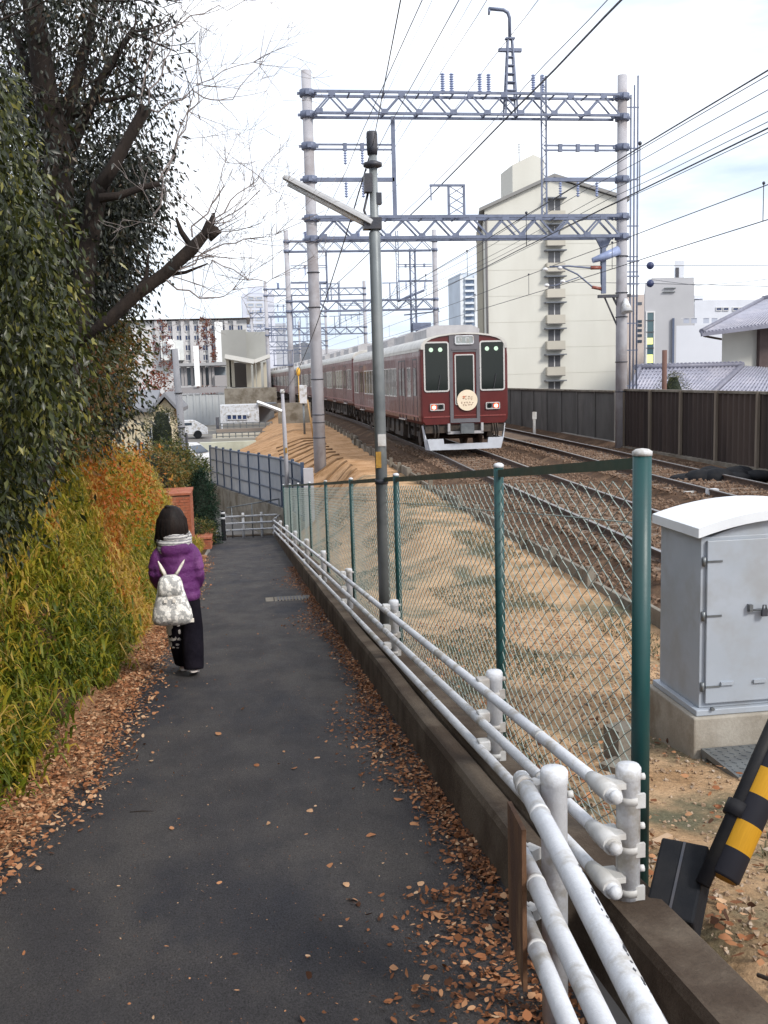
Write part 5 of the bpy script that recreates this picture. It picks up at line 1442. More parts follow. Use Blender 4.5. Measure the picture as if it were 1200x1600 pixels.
# low walls and kerbs of the station road, nearer ones lower in view
for Y, px0, px1, py, h, c, lab in ((74, 348, 428, 663, 0.35, (0.26, 0.25, 0.23), 'farthest low kerb wall in front of the white hut'), (70, 338, 422, 671, 0.35, (0.24, 0.20, 0.17), 'brown low kerb wall in the station road'), (66, 332, 416, 679, 0.45, (0.46, 0.43, 0.36), 'cream low wall along the station road'), (62, 330, 410, 686, 0.4, (0.30, 0.29, 0.26), 'nearest low grey wall above the pale green wall')):
    a = at(px0, py, Y); b = at(px1, py, Y)
    tag(MB().box2((a[0], Y, VZ(Y) - 0.5), (b[0], Y + 0.6, a[2])).build('low_wall', colr('roadwall%d' % Y, c), None, origin=(a[0], Y, VZ(Y))), lab, 'low wall')
for Y, px0, px1, py, lab in ((71, 345, 425, 661, 'thin grey railing along the road before the white hut'), (64, 338, 418, 676, 'thin grey railing above the cream low wall')):
    a = at(px0, py, Y); b = at(px1, py, Y); t = thing('railing', lab, 'railing', (a[0], Y, VZ(Y)))
    for k in range(9):
        x = a[0] + (b[0] - a[0]) * k / 8; MB().box2((x - 0.03, Y - 0.03, VZ(Y) - 0.3), (x + 0.03, Y + 0.03, a[2])).build('post', galv, t)
    for dz in (0.0, 0.22, 0.44): MB().beam((a[0], Y - 0.05, a[2] - dz - 0.03), (b[0], Y - 0.05, a[2] - dz - 0.03), 0.04, 0.05).build('rail', galv, t)
Y = 57; a = at(312, 692, Y); b = at(400, 690, Y)
tag(MB().box2((a[0], Y, -4.6), (b[0], Y + 0.5, a[2])).build('boundary_wall', colr('pale_green_wall', (0.52, 0.53, 0.44), (0.46, 0.47, 0.39), c3=(0.40, 0.40, 0.32), s3=0.5), None, origin=(a[0], Y, VZ(Y))), 'pale green boundary wall beyond the curving panel fence', 'wall')
for px, Y, top in ((340, 72, 652),):
    p = at(px, 660, Y); tag(MB().tube([(p[0], Y, VZ(Y)), (p[0], Y, Z_at(top, Y, px))], 0.12, 8).build('gate_post', dark_steel, None, origin=(p[0], Y, VZ(Y))), 'dark gate post on the station road', 'post')
# offices with white columns
Y = 140; ow = colr('office_white', (0.60, 0.60, 0.61))
t = thing('office_building', 'long white office with a grid of dark blue windows and thick white columns', 'office', (X_at(310, Y), Y, VZ(Y)))
pbox(MB(), 180, 499, 385, 620, Y, 14, VZ(Y) - 2).build('wall', ow, t)
pbox(MB(), 180, 496, 392, 500.5, Y - 0.8, 16).build('parapet', colr('parapet', (0.42, 0.38, 0.36)), t)
for k in range(10):
    px = 248 + 13.6 * k
    for j, (y0, y1) in enumerate(((507, 518.5), (523, 532.5), (538, 549), (553, 564))):
        if k >= 7 and j: continue
        window(t, px, y0, px + 9.5, y1, Y, 2, blue_glass, fw=0.12)
    pbox(MB(), px - 3, 501, px - 1, 572, Y - 0.5, 0.5).build('pilaster', colr('pilaster', (0.50, 0.49, 0.50)), t)
pbox(MB(), 338, 503, 347.5, 566, Y - 1.2, 1.1).build('white_column', lamp_white, t)
for px in (252, 272): pbox(MB(), px, 532, px + 14, 563, Y - 1.6, 1.4).build('porch', colr('porch_white', (0.68, 0.70, 0.70)), t)
pbox(MB(), 261, 530, 272, 546, Y - 2.4, 0.7).build('sign_board', lamp_white, t); pbox(MB(), 273.4, 545, 280, 563, Y - 2.6, 0.8).build('sign_board', lamp_white, t)
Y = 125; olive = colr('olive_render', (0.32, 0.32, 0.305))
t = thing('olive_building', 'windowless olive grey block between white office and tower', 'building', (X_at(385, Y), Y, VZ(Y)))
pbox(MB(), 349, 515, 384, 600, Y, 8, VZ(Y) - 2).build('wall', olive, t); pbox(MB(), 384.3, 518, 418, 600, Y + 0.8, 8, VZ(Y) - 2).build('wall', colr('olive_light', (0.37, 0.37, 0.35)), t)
Y = 190; t = thing('tower_block', 'pale lavender tower block with two columns of windows', 'tower block', (X_at(403, Y), Y, VZ(Y)))
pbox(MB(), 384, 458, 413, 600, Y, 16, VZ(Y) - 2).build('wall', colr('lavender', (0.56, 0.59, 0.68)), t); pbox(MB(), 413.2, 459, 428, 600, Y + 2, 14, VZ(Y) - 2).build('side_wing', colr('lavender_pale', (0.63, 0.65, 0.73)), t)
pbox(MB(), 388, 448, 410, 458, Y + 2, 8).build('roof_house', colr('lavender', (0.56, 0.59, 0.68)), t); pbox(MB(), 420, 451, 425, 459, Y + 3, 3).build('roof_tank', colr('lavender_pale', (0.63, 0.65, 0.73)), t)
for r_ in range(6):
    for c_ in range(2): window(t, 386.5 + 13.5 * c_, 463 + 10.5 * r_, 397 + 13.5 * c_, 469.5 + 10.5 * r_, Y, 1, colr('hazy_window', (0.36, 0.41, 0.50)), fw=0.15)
Y = 150
for px0, px1, py, c, lab in ((428, 447, 505, (0.48, 0.50, 0.55), 'small pale building left of the second gantry'), (505, 540, 545, (0.55, 0.55, 0.58), 'low white building seen under the far gantries'), (545, 590, 548, (0.50, 0.47, 0.45), 'low pinkish building behind the train roofs'), (600, 660, 540, (0.56, 0.57, 0.60), 'low pale building right of the lamp post, behind the train')):
    t = thing('far_building', lab, 'building', (X_at(px0, Y), Y + 60, VZ(Y + 60)))
    pbox(MB(), px0, py, px1, 620, Y + 60, 10, -4).build('wall', colr('far%d' % px0, c), t)
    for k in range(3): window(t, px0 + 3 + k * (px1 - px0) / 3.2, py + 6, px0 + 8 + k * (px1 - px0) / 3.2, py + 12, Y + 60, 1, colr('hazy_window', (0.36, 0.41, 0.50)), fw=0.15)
# hills
mb = MB(); hx = np.linspace(-330, 60, 60); rings = []
for y, s in ((380, 0.0), (430, 0.75), (500, 1.0), (620, 0.2)):
    rings.append([(x, y, -6 + s * (22 + 20 * math.exp(-((x + 175) / 60) ** 2) + 3 * math.sin(x * 0.07) + 2 * math.sin(x * 0.23))) for x in hx])
for i in range(3):
    for j in range(59): mb.poly([rings[i][j], rings[i][j + 1], rings[i + 1][j + 1], rings[i + 1][j]], True)
kind(mb.build('hills', mat('wooded_hill', (0.085, 0.095, 0.11), (0.12, 0.12, 0.135), 0.06, 0.95, 0.6, 0.15)), 'structure')
# house at the left
Y = 45; t = thing('gabled_house', 'cream gabled house with grey roof glimpsed left of the utility pole', 'house', (X_at(240, Y), Y, VZ(Y)))
xa, xb2, xm = X_at(205, Y, 660), X_at(273, Y, 660), X_at(258, Y, 626); ze, zt = Z_at(643, Y, 240), Z_at(623, Y, 258)
hw = colr('cream_house', (0.68, 0.58, 0.40), (0.62, 0.53, 0.37))
MB().box2((xa - 4, Y, -4.2), (xb2, Y + 7, ze)).build('wall', hw, t)
xg0, xg1 = X_at(243, Y, 650), X_at(273, Y, 650)
MB().extrude([(xg0, Y - 0.05, ze - 1.6), (xg1, Y - 0.05, ze - 1.6), (xg1, Y - 0.05, ze + 0.05), (xm, Y - 0.05, zt), (xg0, Y - 0.05, ze + 0.05)], (0, 6.5, 0)).build('gable', hw, t)
mb = MB()
for a, b in (((xg0 - 0.25, ze - 0.1), (xm, zt + 0.1)), ((xm, zt + 0.1), (xg1 + 0.25, ze - 0.1))): mb.extrude([(a[0], Y - 0.4, a[1]), (b[0], Y - 0.4, b[1]), (b[0], Y - 0.4, b[1] + 0.18), (a[0], Y - 0.4, a[1] + 0.18)], (0, 7.6, 0))
mb.build('roof', colr('slate', (0.20, 0.205, 0.225)), t)
MB().extrude([(xa - 4.5, Y - 0.35, ze), (xg0, Y - 0.35, ze), (xg0, Y + 3.4, ze + 0.75), (xa - 4.5, Y + 3.4, ze + 0.75)], (0, 0, 0.16)).build('roof', colr('slate', (0.20, 0.205, 0.225)), t)
window(t, 255, 645, 265, 660, Y - 0.06, 2, win_glass, fw=0.05); window(t, 232, 668, 243, 685, Y, 2, win_glass, fw=0.05); window(t, 215, 690, 226, 706, Y, 2, win_glass, fw=0.05)
# utility pole at the left
Y = 42; p = at(289, 735, Y); q = at(273, 545, Y)
t = thing('utility_pole', 'plain concrete utility pole in front of the grey station wall', 'utility pole', (p[0], Y, VZ(Y)))
po = MB().tube([(p[0], Y, VZ(Y)), (p[0], Y, p[2]), (q[0], Y, q[2])], [0.17, 0.16, 0.12], 14).build('pole', mat('dull_concrete', (0.27, 0.27, 0.29), (0.22, 0.22, 0.235), 1.2, 0.85), t)
MB().tube([(p[0] + 0.23, Y - 0.08, VZ(Y)), (p[0] + 0.14, Y - 0.08, -0.4)], 0.05, 6).build('conduit', dark_steel, po)
for z in (-1.4, -0.2, 1.2): MB().lathe([(0.175, 0), (0.175, 0.04)], (p[0] + (q[0] - p[0]) * (z - p[2]) / (q[2] - p[2]), Y, z), 12).build('band', dark_steel, po)
# parked white van on the road
def car(px, py, Y, L, H, W, label, m_, rz):
    p = at(px, py, Y); zb = valley(Y) + 0.02
    t = thing('parked_van', label, 'van', (p[0], Y, zb)); t.rotation_euler = (0, 0, rz)
    prof = [(-L / 2, 0.3), (L / 2, 0.3), (L / 2, 0.75), (L / 2 - 0.25, 0.95), (L / 2 - 0.75, H - 0.1), (L / 2 - 1.0, H), (-L / 2 + 0.2, H), (-L / 2, H - 0.25)]
    MB().extrude([(x, -W / 2, z) for x, z in prof], (0, W, 0)).build('body', m_, t, world=False, bevel=0.05)
    for s in (-1, 1):
        for a, b in ((-L / 2 + 0.3, -0.35), (-0.25, L / 2 - 1.15)):
            MB().box2((a, s * (W / 2 - 0.03), 0.98), (b, s * (W / 2 + 0.006), H - 0.18)).build('window', win_glass, t, world=False)
        for x in (-L / 2 + 0.7, L / 2 - 0.75): MB().tube([(x, s * (W / 2 - 0.2), 0.3), (x, s * (W / 2 + 0.01), 0.3)], 0.3, 16).build('wheel', rubber, t, world=False)
    MB().poly([(L / 2 - 0.22, -W / 2 + 0.1, 1.0), (L / 2 - 0.22, W / 2 - 0.1, 1.0), (L / 2 - 0.70, W / 2 - 0.15, H - 0.12), (L / 2 - 0.70, -W / 2 + 0.15, H - 0.12)]).build('windscreen', win_glass, t, world=False)
    return t
car(294, 689, 76, 2.9, 1.35, 1.3, 'small white van parked on the road before the station wall', white_paint, 0.1)
car(281, 722, 56, 3.4, 1.5, 1.5, 'white car roof showing behind the utility pole and hedge', white_paint, -0.5)
# ------------------------------------------------------------------ brick wall, planter, hedges at the end of the path
brick_m = mat('brick', (0.36, 0.115, 0.06), (0.27, 0.08, 0.045), 9, 0.85, 0.2, 50, c3=(0.42, 0.17, 0.10), s3=5)
mortar = mat('mortar', (0.30, 0.16, 0.11), (0.24, 0.13, 0.09), 6, 0.95)
def brick_thing(label, x0, x1, y, zb, zt, d, cat='brick wall'):
    t = thing('brick_wall', label, cat, ((x0 + x1) / 2, y, zb))
    MB().box2((x0 + 0.01, y + 0.01, zb - 0.5), (x1 - 0.01, y + d, zt - 0.02)).build('core', mortar, t)
    mb = MB(); z = zb; r = 0
    while z < zt - 0.05:
        x = x0 - (0.11 if r % 2 else 0)
        while x < x1:
            a, b = max(x, x0), min(x + 0.21, x1)
            if b - a > 0.03: mb.box2((a + 0.004, y - RNG.uniform(0, 0.006), z), (b - 0.004, y + 0.05, z + 0.058))
            x += 0.22
        yy = y
        while yy < y + d:
            mb.box2((x1 - 0.05, yy + 0.004, z), (x1 + RNG.uniform(0.0, 0.005), min(yy + 0.21, y + d) - 0.004, z + 0.058)); yy += 0.22
        z += 0.068; r += 1
    kind(mb.build('brick', brick_m, t), 'stuff')
    MB().box2((x0 - 0.02, y - 0.03, zt), (x1 + 0.03, y + d + 0.03, zt + 0.05)).build('coping', brick_m, t)
    return t
brick_thing('red brick wall end behind the walking person', -3.2, -1.30, 25.0, path_z(25) - 0.1, -1.12, 1.4)
brick_thing('low red brick planter edge at the end of the path', -1.75, -0.93, 27.6, path_z(27.6) - 0.1, path_z(27.6) + 0.26, 2.2, 'planter')

# ------------------------------------------------------------------ leaves
def leaf_mesh(name, m_, P, D, L, W, tint, parent=None, fold=0.25, off=None, curl=0.0):
    """each leaf: midrib base->tip and two side points; five or so vertices, bent along the midrib"""
    n = len(P)
    D = D / np.linalg.norm(D, axis=1, keepdims=True)
    rnd = NR.normal(size=(n, 3)); S = np.cross(D, rnd); S /= np.linalg.norm(S, axis=1, keepdims=True)
    Nn = np.cross(S, D)
    L = np.broadcast_to(L, (n,))[:, None]; W = np.broadcast_to(W, (n,))[:, None]
    o = np.zeros(3) if off is None else np.array(off)
    base = P - o
    mid = base + D * L * 0.5 + Nn * L * curl
    tip = base + D * L - Nn * L * curl * 0.8
    l = base + D * L * 0.42 + S * W * 0.5 + Nn * W * fold
    r = base + D * L * 0.42 - S * W * 0.5 + Nn * W * fold
    V = np.stack([base, l, tip, r, mid], 1).reshape(-1, 3)
    k = np.arange(n)[:, None] * 5
    T = np.stack([k + np.array([0, 4, 1]), k + np.array([1, 4, 2]), k + np.array([0, 3, 4]), k + np.array([3, 2, 4])], 1).reshape(-1, 3)
    me = bpy.data.meshes.new(name)
    me.vertices.add(len(V)); me.vertices.foreach_set('co', V.astype(np.float32).ravel())
    me.loops.add(T.size); me.loops.foreach_set('vertex_index', T.astype(np.int32).ravel())
    me.polygons.add(len(T)); me.polygons.foreach_set('loop_start', np.arange(0, T.size, 3, dtype=np.int32)); me.polygons.foreach_set('loop_total', np.full(len(T), 3, np.int32))
    me.update(calc_edges=True)
    a = me.attributes.new('tint', 'FLOAT', 'FACE')
    a.data.foreach_set('value', np.repeat(np.clip(tint, 0, 1), 4).astype(np.float32))
    me.materials.append(m_)
    me.validate()
    return link_mesh(name, me, parent)
def branch(mb, p, d, r, L, depth, rng, tips, spread=0.7, lift=0.15, nchild=3, seg=5, n=7, minr=0.004):
    p = np.array(p, float); d = np.array(d, float) / np.linalg.norm(d)
    pts = [p]; rs = [r]
    for i in range(seg):
        d = d + np.array([rng.gauss(0, 0.13), rng.gauss(0, 0.13), rng.gauss(lift * 0.3, 0.10)]); d /= np.linalg.norm(d)
        p = p + d * L / seg; pts.append(p); rs.append(max(r * (1 - 0.55 * (i + 1) / seg), minr))
    mb.tube(pts, rs, n if r > 0.02 else 4 if r > 0.008 else 3, cap=r > 0.02)
    tips.append((pts, d))
    if depth > 0:
        for c in range(nchild):
            i = rng.randint(2, seg)
            a = np.array([rng.gauss(0, 1), rng.gauss(0, 1), rng.gauss(0.25, 0.8)]); a -= d * (a @ d); a /= max(np.linalg.norm(a), 1e-6)
            nd = d + a * spread * rng.uniform(0.6, 1.4)
            branch(mb, pts[i], nd, max(rs[i] * 0.62, minr), L * rng.uniform(0.5, 0.8), depth - 1, rng, tips, spread, lift, nchild, seg, n, minr)

bark = mat('bark', (0.018, 0.012, 0.010), (0.032, 0.022, 0.017), 9, 0.95, 0.9, 45, stretch=(1, 1, 0.3))
bark_p = mat('bark_pale', (0.085, 0.062, 0.05), (0.055, 0.04, 0.033), 9, 0.95, 0.8, 45, stretch=(1, 1, 0.4))
twig_m = mat('twig', (0.30, 0.26, 0.25), (0.22, 0.18, 0.17), 5, 0.9)
leaf_dark = leafmat('evergreen_leaf', [(0.011, 0.014, 0.004), (0.023, 0.030, 0.008), (0.048, 0.058, 0.012), (0.12, 0.12, 0.024), (0.24, 0.21, 0.045)], 0.38, 0.22, 0.42)
leaf_deep = leafmat('deep_leaf', [(0.007, 0.010, 0.007), (0.015, 0.020, 0.011), (0.032, 0.033, 0.016), (0.085, 0.050, 0.026)], 0.42, 0.14, 0.4)
leaf_ivy = leafmat('ivy_leaf', [(0.022, 0.032, 0.010), (0.05, 0.058, 0.016), (0.10, 0.085, 0.02), (0.16, 0.085, 0.022), (0.20, 0.075, 0.022)], 0.5, 0.28)
leaf_conifer = leafmat('conifer_leaf', [(0.006, 0.018, 0.012), (0.012, 0.032, 0.018), (0.022, 0.046, 0.022)], 0.6, 0.1, 0.2)
leaf_shrub = leafmat('shrub_leaf', [(0.03, 0.05, 0.012), (0.07, 0.085, 0.02), (0.14, 0.13, 0.03), (0.22, 0.12, 0.03)], 0.5, 0.3)
leaf_red = leafmat('maple_leaf', [(0.12, 0.03, 0.02), (0.22, 0.06, 0.035), (0.16, 0.09, 0.05)], 0.5, 0.3)
def sprays(centers, radius, per, droop, out=None, flat=0.8):
    """leaf positions and directions for clusters round the given centres"""
    n = len(centers); C_ = np.repeat(np.array(centers), per, 0)
    off = NR.normal(size=(n * per, 3)) * radius * np.array([1, 1, flat])
    P = C_ + off
    D = off / (np.linalg.norm(off, axis=1, keepdims=True) + 1e-6) * 0.6 + NR.normal(size=off.shape) * 0.45
    D[:, 2] -= droop
    return P, D
def inpoly(px, py, poly):
    c = False; j = len(poly) - 1
    for i in range(len(poly)):
        if (poly[i][1] > py) != (poly[j][1] > py) and px < (poly[j][0] - poly[i][0]) * (py - poly[i][1]) / (poly[j][1] - poly[i][1]) + poly[i][0]: c = not c
        j = i
    return c
def fill(poly, Ya, Yb, n, rng):
    """cluster centres filling the volume whose outline is the polygon, between two distances"""
    xs = [p[0] for p in poly]; ys_ = [p[1] for p in poly]; out = []
    while len(out) < n:
        px, py = rng.uniform(min(xs), max(xs)), rng.uniform(min(ys_), max(ys_))
        if inpoly(px, py, poly): out.append(at(px, py, rng.uniform(Ya, Yb)))
    return out
def stem_pts(pl, Y): return [at(px, py, yy) for (px, py), yy in zip(pl, Y if hasattr(Y, '__len__') else [Y] * len(pl))]

def leafy(name, label, cat, base, m_leaf, centers, radius, per, droop, L, W, trunk=None, tint=(0.45, 0.2), trunk_m=None, group=None, curl=0.05):
    t = thing(name, label, cat, tuple(base), group)
    if trunk is not None: trunk.build('trunk', trunk_m or bark, t)
    P, D = sprays(centers, radius, per, droop)
    n = len(P)
    tb = np.repeat(NR.normal(tint[0], tint[1], len(centers)), per) + NR.normal(0, 0.17, n)
    leaf_mesh('crown', m_leaf, P, D, NR.uniform(L * 0.45, L * 1.35, n), NR.uniform(W * 0.5, W * 1.25, n), tb, t, off=origin_of(t), curl=curl)
    return t
r1 = random.Random(21)
# A: evergreen with drooping leaves at the left edge, close to the viewer
polyA = [(-120, 130), (-15, 130), (15, 220), (30, 300), (62, 350), (70, 400), (92, 460), (98, 540), (104, 620), (66, 690), (45, 750), (20, 830), (-120, 870)]
mb = MB(); tips = []
bA = np.array((-2.35, 6.3, ground_z(-2.35, 6.3)))
mb.tube([bA - (0, 0, 0.2), bA + (0.1, 0.1, 1.2), bA + (0.0, 0.0, 2.6), bA + (0.25, -0.1, 4.2)], [0.11, 0.09, 0.07, 0.03], 10)
for k in range(9):
    branch(mb, bA + (0.08, 0.05, 0.5 + 0.42 * k), (r1.uniform(-0.3, 1), r1.uniform(-1, 0.6), r1.uniform(-0.1, 0.6)), 0.03, 1.1, 2, r1, tips, 0.7, 0.0, 2, 5, 6, 0.004)
cA = fill(polyA, 5.0, 7.4, 2200, r1)
leafy('evergreen_tree', 'evergreen tree with glossy drooping leaves at the left edge above the grass bank', 'tree', bA, leaf_dark, cA, 0.11, 20, 1.1, 0.055, 0.021, mb, (0.36, 0.24))
# B: big dark tree with forked trunk
mb = MB(); tips = []
tr = stem_pts([(-60, 960), (0, 700), (60, 500), (92, 380), (92, 230), (72, 150), (60, 60), (40, -60)], [8.9, 8.8, 8.7, 8.6, 8.55, 8.5, 8.45, 8.4])
tr = [np.array((tr[0][0] - 0.05, tr[0][1], ground_z(tr[0][0] - 0.05, tr[0][1]) - 0.3))] + tr
mb.tube(tr, [0.19, 0.17, 0.155, 0.14, 0.13, 0.115, 0.095, 0.085, 0.07], 12)
for pl, ra in (([(92, 228), (110, 160), (130, 90), (150, 0)], (0.07, 0.055, 0.04, 0.025)), ([(96, 270), (125, 200), (160, 120), (205, 50)], (0.055, 0.045, 0.032, 0.015)), ([(75, 155), (45, 110), (20, 40)], (0.05, 0.04, 0.02)), ([(100, 190), (150, 160), (200, 150), (235, 148)], (0.030, 0.022, 0.014, 0.006))):
    P = stem_pts(pl, 8.6); mb.tube(P, list(ra), 8)
    for q in P[1:]:
        for _ in range(3): branch(mb, q, (r1.gauss(0.0, 0.7), r1.gauss(0.4, 0.7), r1.gauss(0.3, 0.6)), 0.012, 0.45, 2, r1, tips, 0.7, 0.1, 2, 4, 5, 0.004)
polyB = [(-60, -60), (190, -60), (222, 20), (245, 60), (248, 130), (236, 215), (246, 280), (268, 300), (256, 345), (216, 390), (195, 450), (170, 500), (130, 510), (100, 480), (60, 400), (10, 200)]
cB = fill(polyB, 8.1, 11.2, 470, r1)
cB2 = fill([(90, 300), (225, 220), (235, 300), (195, 440), (140, 510), (100, 500)], 8.5, 11.2, 420, r1)
leafy('evergreen_tree', 'large dark evergreen tree with a forked black trunk against the sky', 'tree', (tr[0][0], tr[0][1], ground_z(tr[0][0], tr[0][1])), leaf_deep, cB + cB2, 0.15, 42, 0.9, 0.064, 0.024, mb, (0.33, 0.24))
def wander(P, rng, sub=4, j=0.018):
    """a bent twig: the polyline smoothed and slightly jittered"""
    Q = [2 * P[0] - P[1]] + list(P) + [2 * P[-1] - P[-2]]; out = []
    for i in range(1, len(Q) - 2):
        for k in range(sub):
            u = k / sub; a, b, c, d = Q[i - 1], Q[i], Q[i + 1], Q[i + 2]
            p = 0.5 * (2 * b + (c - a) * u + (2 * a - 5 * b + 4 * c - d) * u * u + (3 * b - a - 3 * c + d) * u ** 3)
            out.append(p + np.array([rng.gauss(0, j) for _ in range(3)]))
    out.append(P[-1]); return out
# C: pruned tree with stub limbs and bare twigs
mb = MB(); tips = []
trc = stem_pts([(60, 760), (100, 620), (128, 470), (135, 400), (150, 310), (160, 285)], 8.5)
trc = [np.array((trc[0][0] - 0.6, trc[0][1], ground_z(trc[0][0] - 0.6, trc[0][1]) - 0.3))] + trc
mb.tube(trc, [0.13, 0.11, 0.10, 0.092, 0.085, 0.08, 0.07], 10)
mb.tube(stem_pts([(158, 290), (178, 260), (200, 218), (222, 180), (228, 168)], 8.15), [0.055, 0.05, 0.045, 0.045, 0.055], 9)
mb.tube(stem_pts([(155, 310), (185, 306), (225, 292), (250, 287)], 8.15), [0.036, 0.03, 0.025, 0.02], 8)
limb = stem_pts([(100, 545), (170, 498), (215, 462), (262, 430), (300, 392), (322, 362), (332, 352)], 8.4)
limb = [p_ + NR.normal(size=3) * 0.012 for p_ in limb]
mb.tube(limb, [0.046, 0.052, 0.055, 0.05, 0.055, 0.040, 0.050], 9)
mb.tube([limb[5], limb[5] + np.array((0.06, 0.02, 0.10)), limb[5] + np.array((0.075, 0.05, 0.17))], [0.035, 0.03, 0.012], 7)
mb.tube([limb[2], limb[2] + np.array((0.10, 0.05, 0.16)), limb[2] + np.array((0.12, 0.1, 0.34))], [0.024, 0.018, 0.008], 6)
mb.tube([limb[3] + np.array((0, 0, -0.01)), limb[3] + np.array((0.16, 0.1, 0.02)), limb[3] + np.array((0.34, 0.2, 0.10))], [0.022, 0.015, 0.006], 6)
mb.tube(stem_pts([(302, 390), (283, 362), (275, 340)], 8.4), [0.027, 0.022, 0.010], 7)
mb.tube(stem_pts([(325, 372), (342, 358)], 8.4), [0.038, 0.034], 8)
tw = MB()
for q, cnt in ((limb[3], 2), (limb[4], 4), (limb[5], 4), (limb[6], 4)):
    for _ in range(cnt): branch(tw, q, (r1.gauss(0.5, 0.55), r1.gauss(0, 0.45), r1.gauss(0.5, 0.6)), 0.006, 0.5, 3, r1, tips, 0.6, 0.12, 2, 5, 4, 0.0016)
for pl in ([(215, 462), (300, 405), (350, 415), (400, 440), (432, 432)], [(262, 430), (330, 390), (400, 372), (440, 360)], [(225, 175), (300, 148), (360, 150), (425, 80)], [(215, 180), (250, 60), (320, 20), (400, 0)], [(250, 287), (290, 200), (330, 120), (420, 95)], [(300, 392), (350, 330), (390, 285), (405, 270)], [(228, 168), (262, 95), (275, 10)], [(240, 340), (262, 260), (300, 150), (312, 130)], [(290, 372), (345, 300), (352, 230)], [(255, 440), (330, 465), (370, 450)]):
    P = wander(stem_pts(pl, 8.4), r1); tw.tube(P, np.linspace(0.008, 0.002, len(P)), 4, cap=False)
    for q in P[3::4]:
        for _ in range(3): branch(tw, q, (r1.gauss(0.45, 0.6), r1.gauss(0, 0.5), r1.gauss(0.35, 0.6)), 0.0035, 0.40, 2, r1, tips, 0.65, 0.1, 2, 4, 4, 0.0014)
t = thing('pruned_tree', 'dark pruned tree with thick stub limbs and bare twigs reaching over the path', 'tree', (trc[0][0], trc[0][1], ground_z(trc[0][0], trc[0][1])))
mb.build('trunk', bark, t); tw.build('twig', twig_m, t)
# ivy and brown foliage climbing round the trunks
polyI = [(60, 440), (130, 440), (150, 480), (180, 490), (200, 515), (210, 545), (195, 600), (165, 640), (155, 680), (140, 700), (90, 730), (40, 720)]
cI = fill(polyI, 9.3, 12.2, 330, r1)
leafy('ivy_bush', 'ochre and green ivy mass wrapping the lower trunks', 'bush', (-2.6, 10.5, ground_z(-2.6, 10.5)), leaf_ivy, cI, 0.14, 32, 0.7, 0.060, 0.028, None, (0.42, 0.25))
polyD = [(110, 590), (165, 580), (178, 610), (180, 640), (172, 668), (150, 680), (110, 670)]
cD = fill(polyD, 12.2, 14.5, 190, r1)
leafy('evergreen_bush', 'dark evergreen bush hanging over the bank top before the cream house', 'bush', (-2.5, 13.3, ground_z(-2.5, 13.3)), leaf_deep, cD, 0.18, 24, 0.9, 0.11, 0.04, None, (0.3, 0.22))
polyT = [(90, 480), (160, 480), (195, 520), (200, 560), (175, 600), (160, 620), (120, 640), (80, 600)]
cT = fill(polyT, 15, 18, 200, r1)
leafy('evergreen_tree', 'leafy tree with brownish tinge behind the ivy, left of the utility pole', 'tree', (-3.6, 16.5, ground_z(-3.6, 16.5)), leaf_ivy, cT, 0.24, 24, 0.6, 0.12, 0.05, None, (0.35, 0.25))
leaf_orange = leafmat('autumn_leaf', [(0.12, 0.13, 0.018), (0.38, 0.22, 0.025), (0.52, 0.18, 0.025), (0.44, 0.10, 0.016)], 0.55, 0.4)
cO = fill([(120, 710), (160, 690), (215, 705), (230, 760), (222, 830), (190, 850), (165, 800), (130, 760)], 11.5, 17.0, 120, r1)
leafy('autumn_shrub', 'orange red autumn shrub on the bank top beyond the walking person', 'shrub', (-2.0, 14.5, ground_z(-2.0, 14.5)), leaf_orange, cO, 0.16, 26, 0.4, 0.075, 0.034, None, (0.48, 0.34))
# dense hillside trees behind
for k, (pl, Ya, Yb, n, lab) in enumerate((([(-260, 100), (90, 150), (130, 400), (120, 640), (-260, 700)], 14, 19, 420, 'dense dark tree on the hillside behind the left trunks'), ([(-300, 450), (150, 430), (190, 520), (180, 690), (-300, 720)], 20, 26, 330, 'farther dark trees on the hillside above the bank'))):
    cc = fill(pl, Ya, Yb, n, r1)
    b = (-5.5 - 1.5 * k, (Ya + Yb) / 2, ground_z(-5.5 - 1.5 * k, (Ya + Yb) / 2))
    m2 = MB().tube([b, (b[0], b[1], b[2] + 3.5)], [0.2, 0.1], 8)
    leafy('hillside_tree', lab, 'tree', b, leaf_deep, cc, 0.42, 26, 0.7, 0.17, 0.07, m2, (0.35, 0.22))
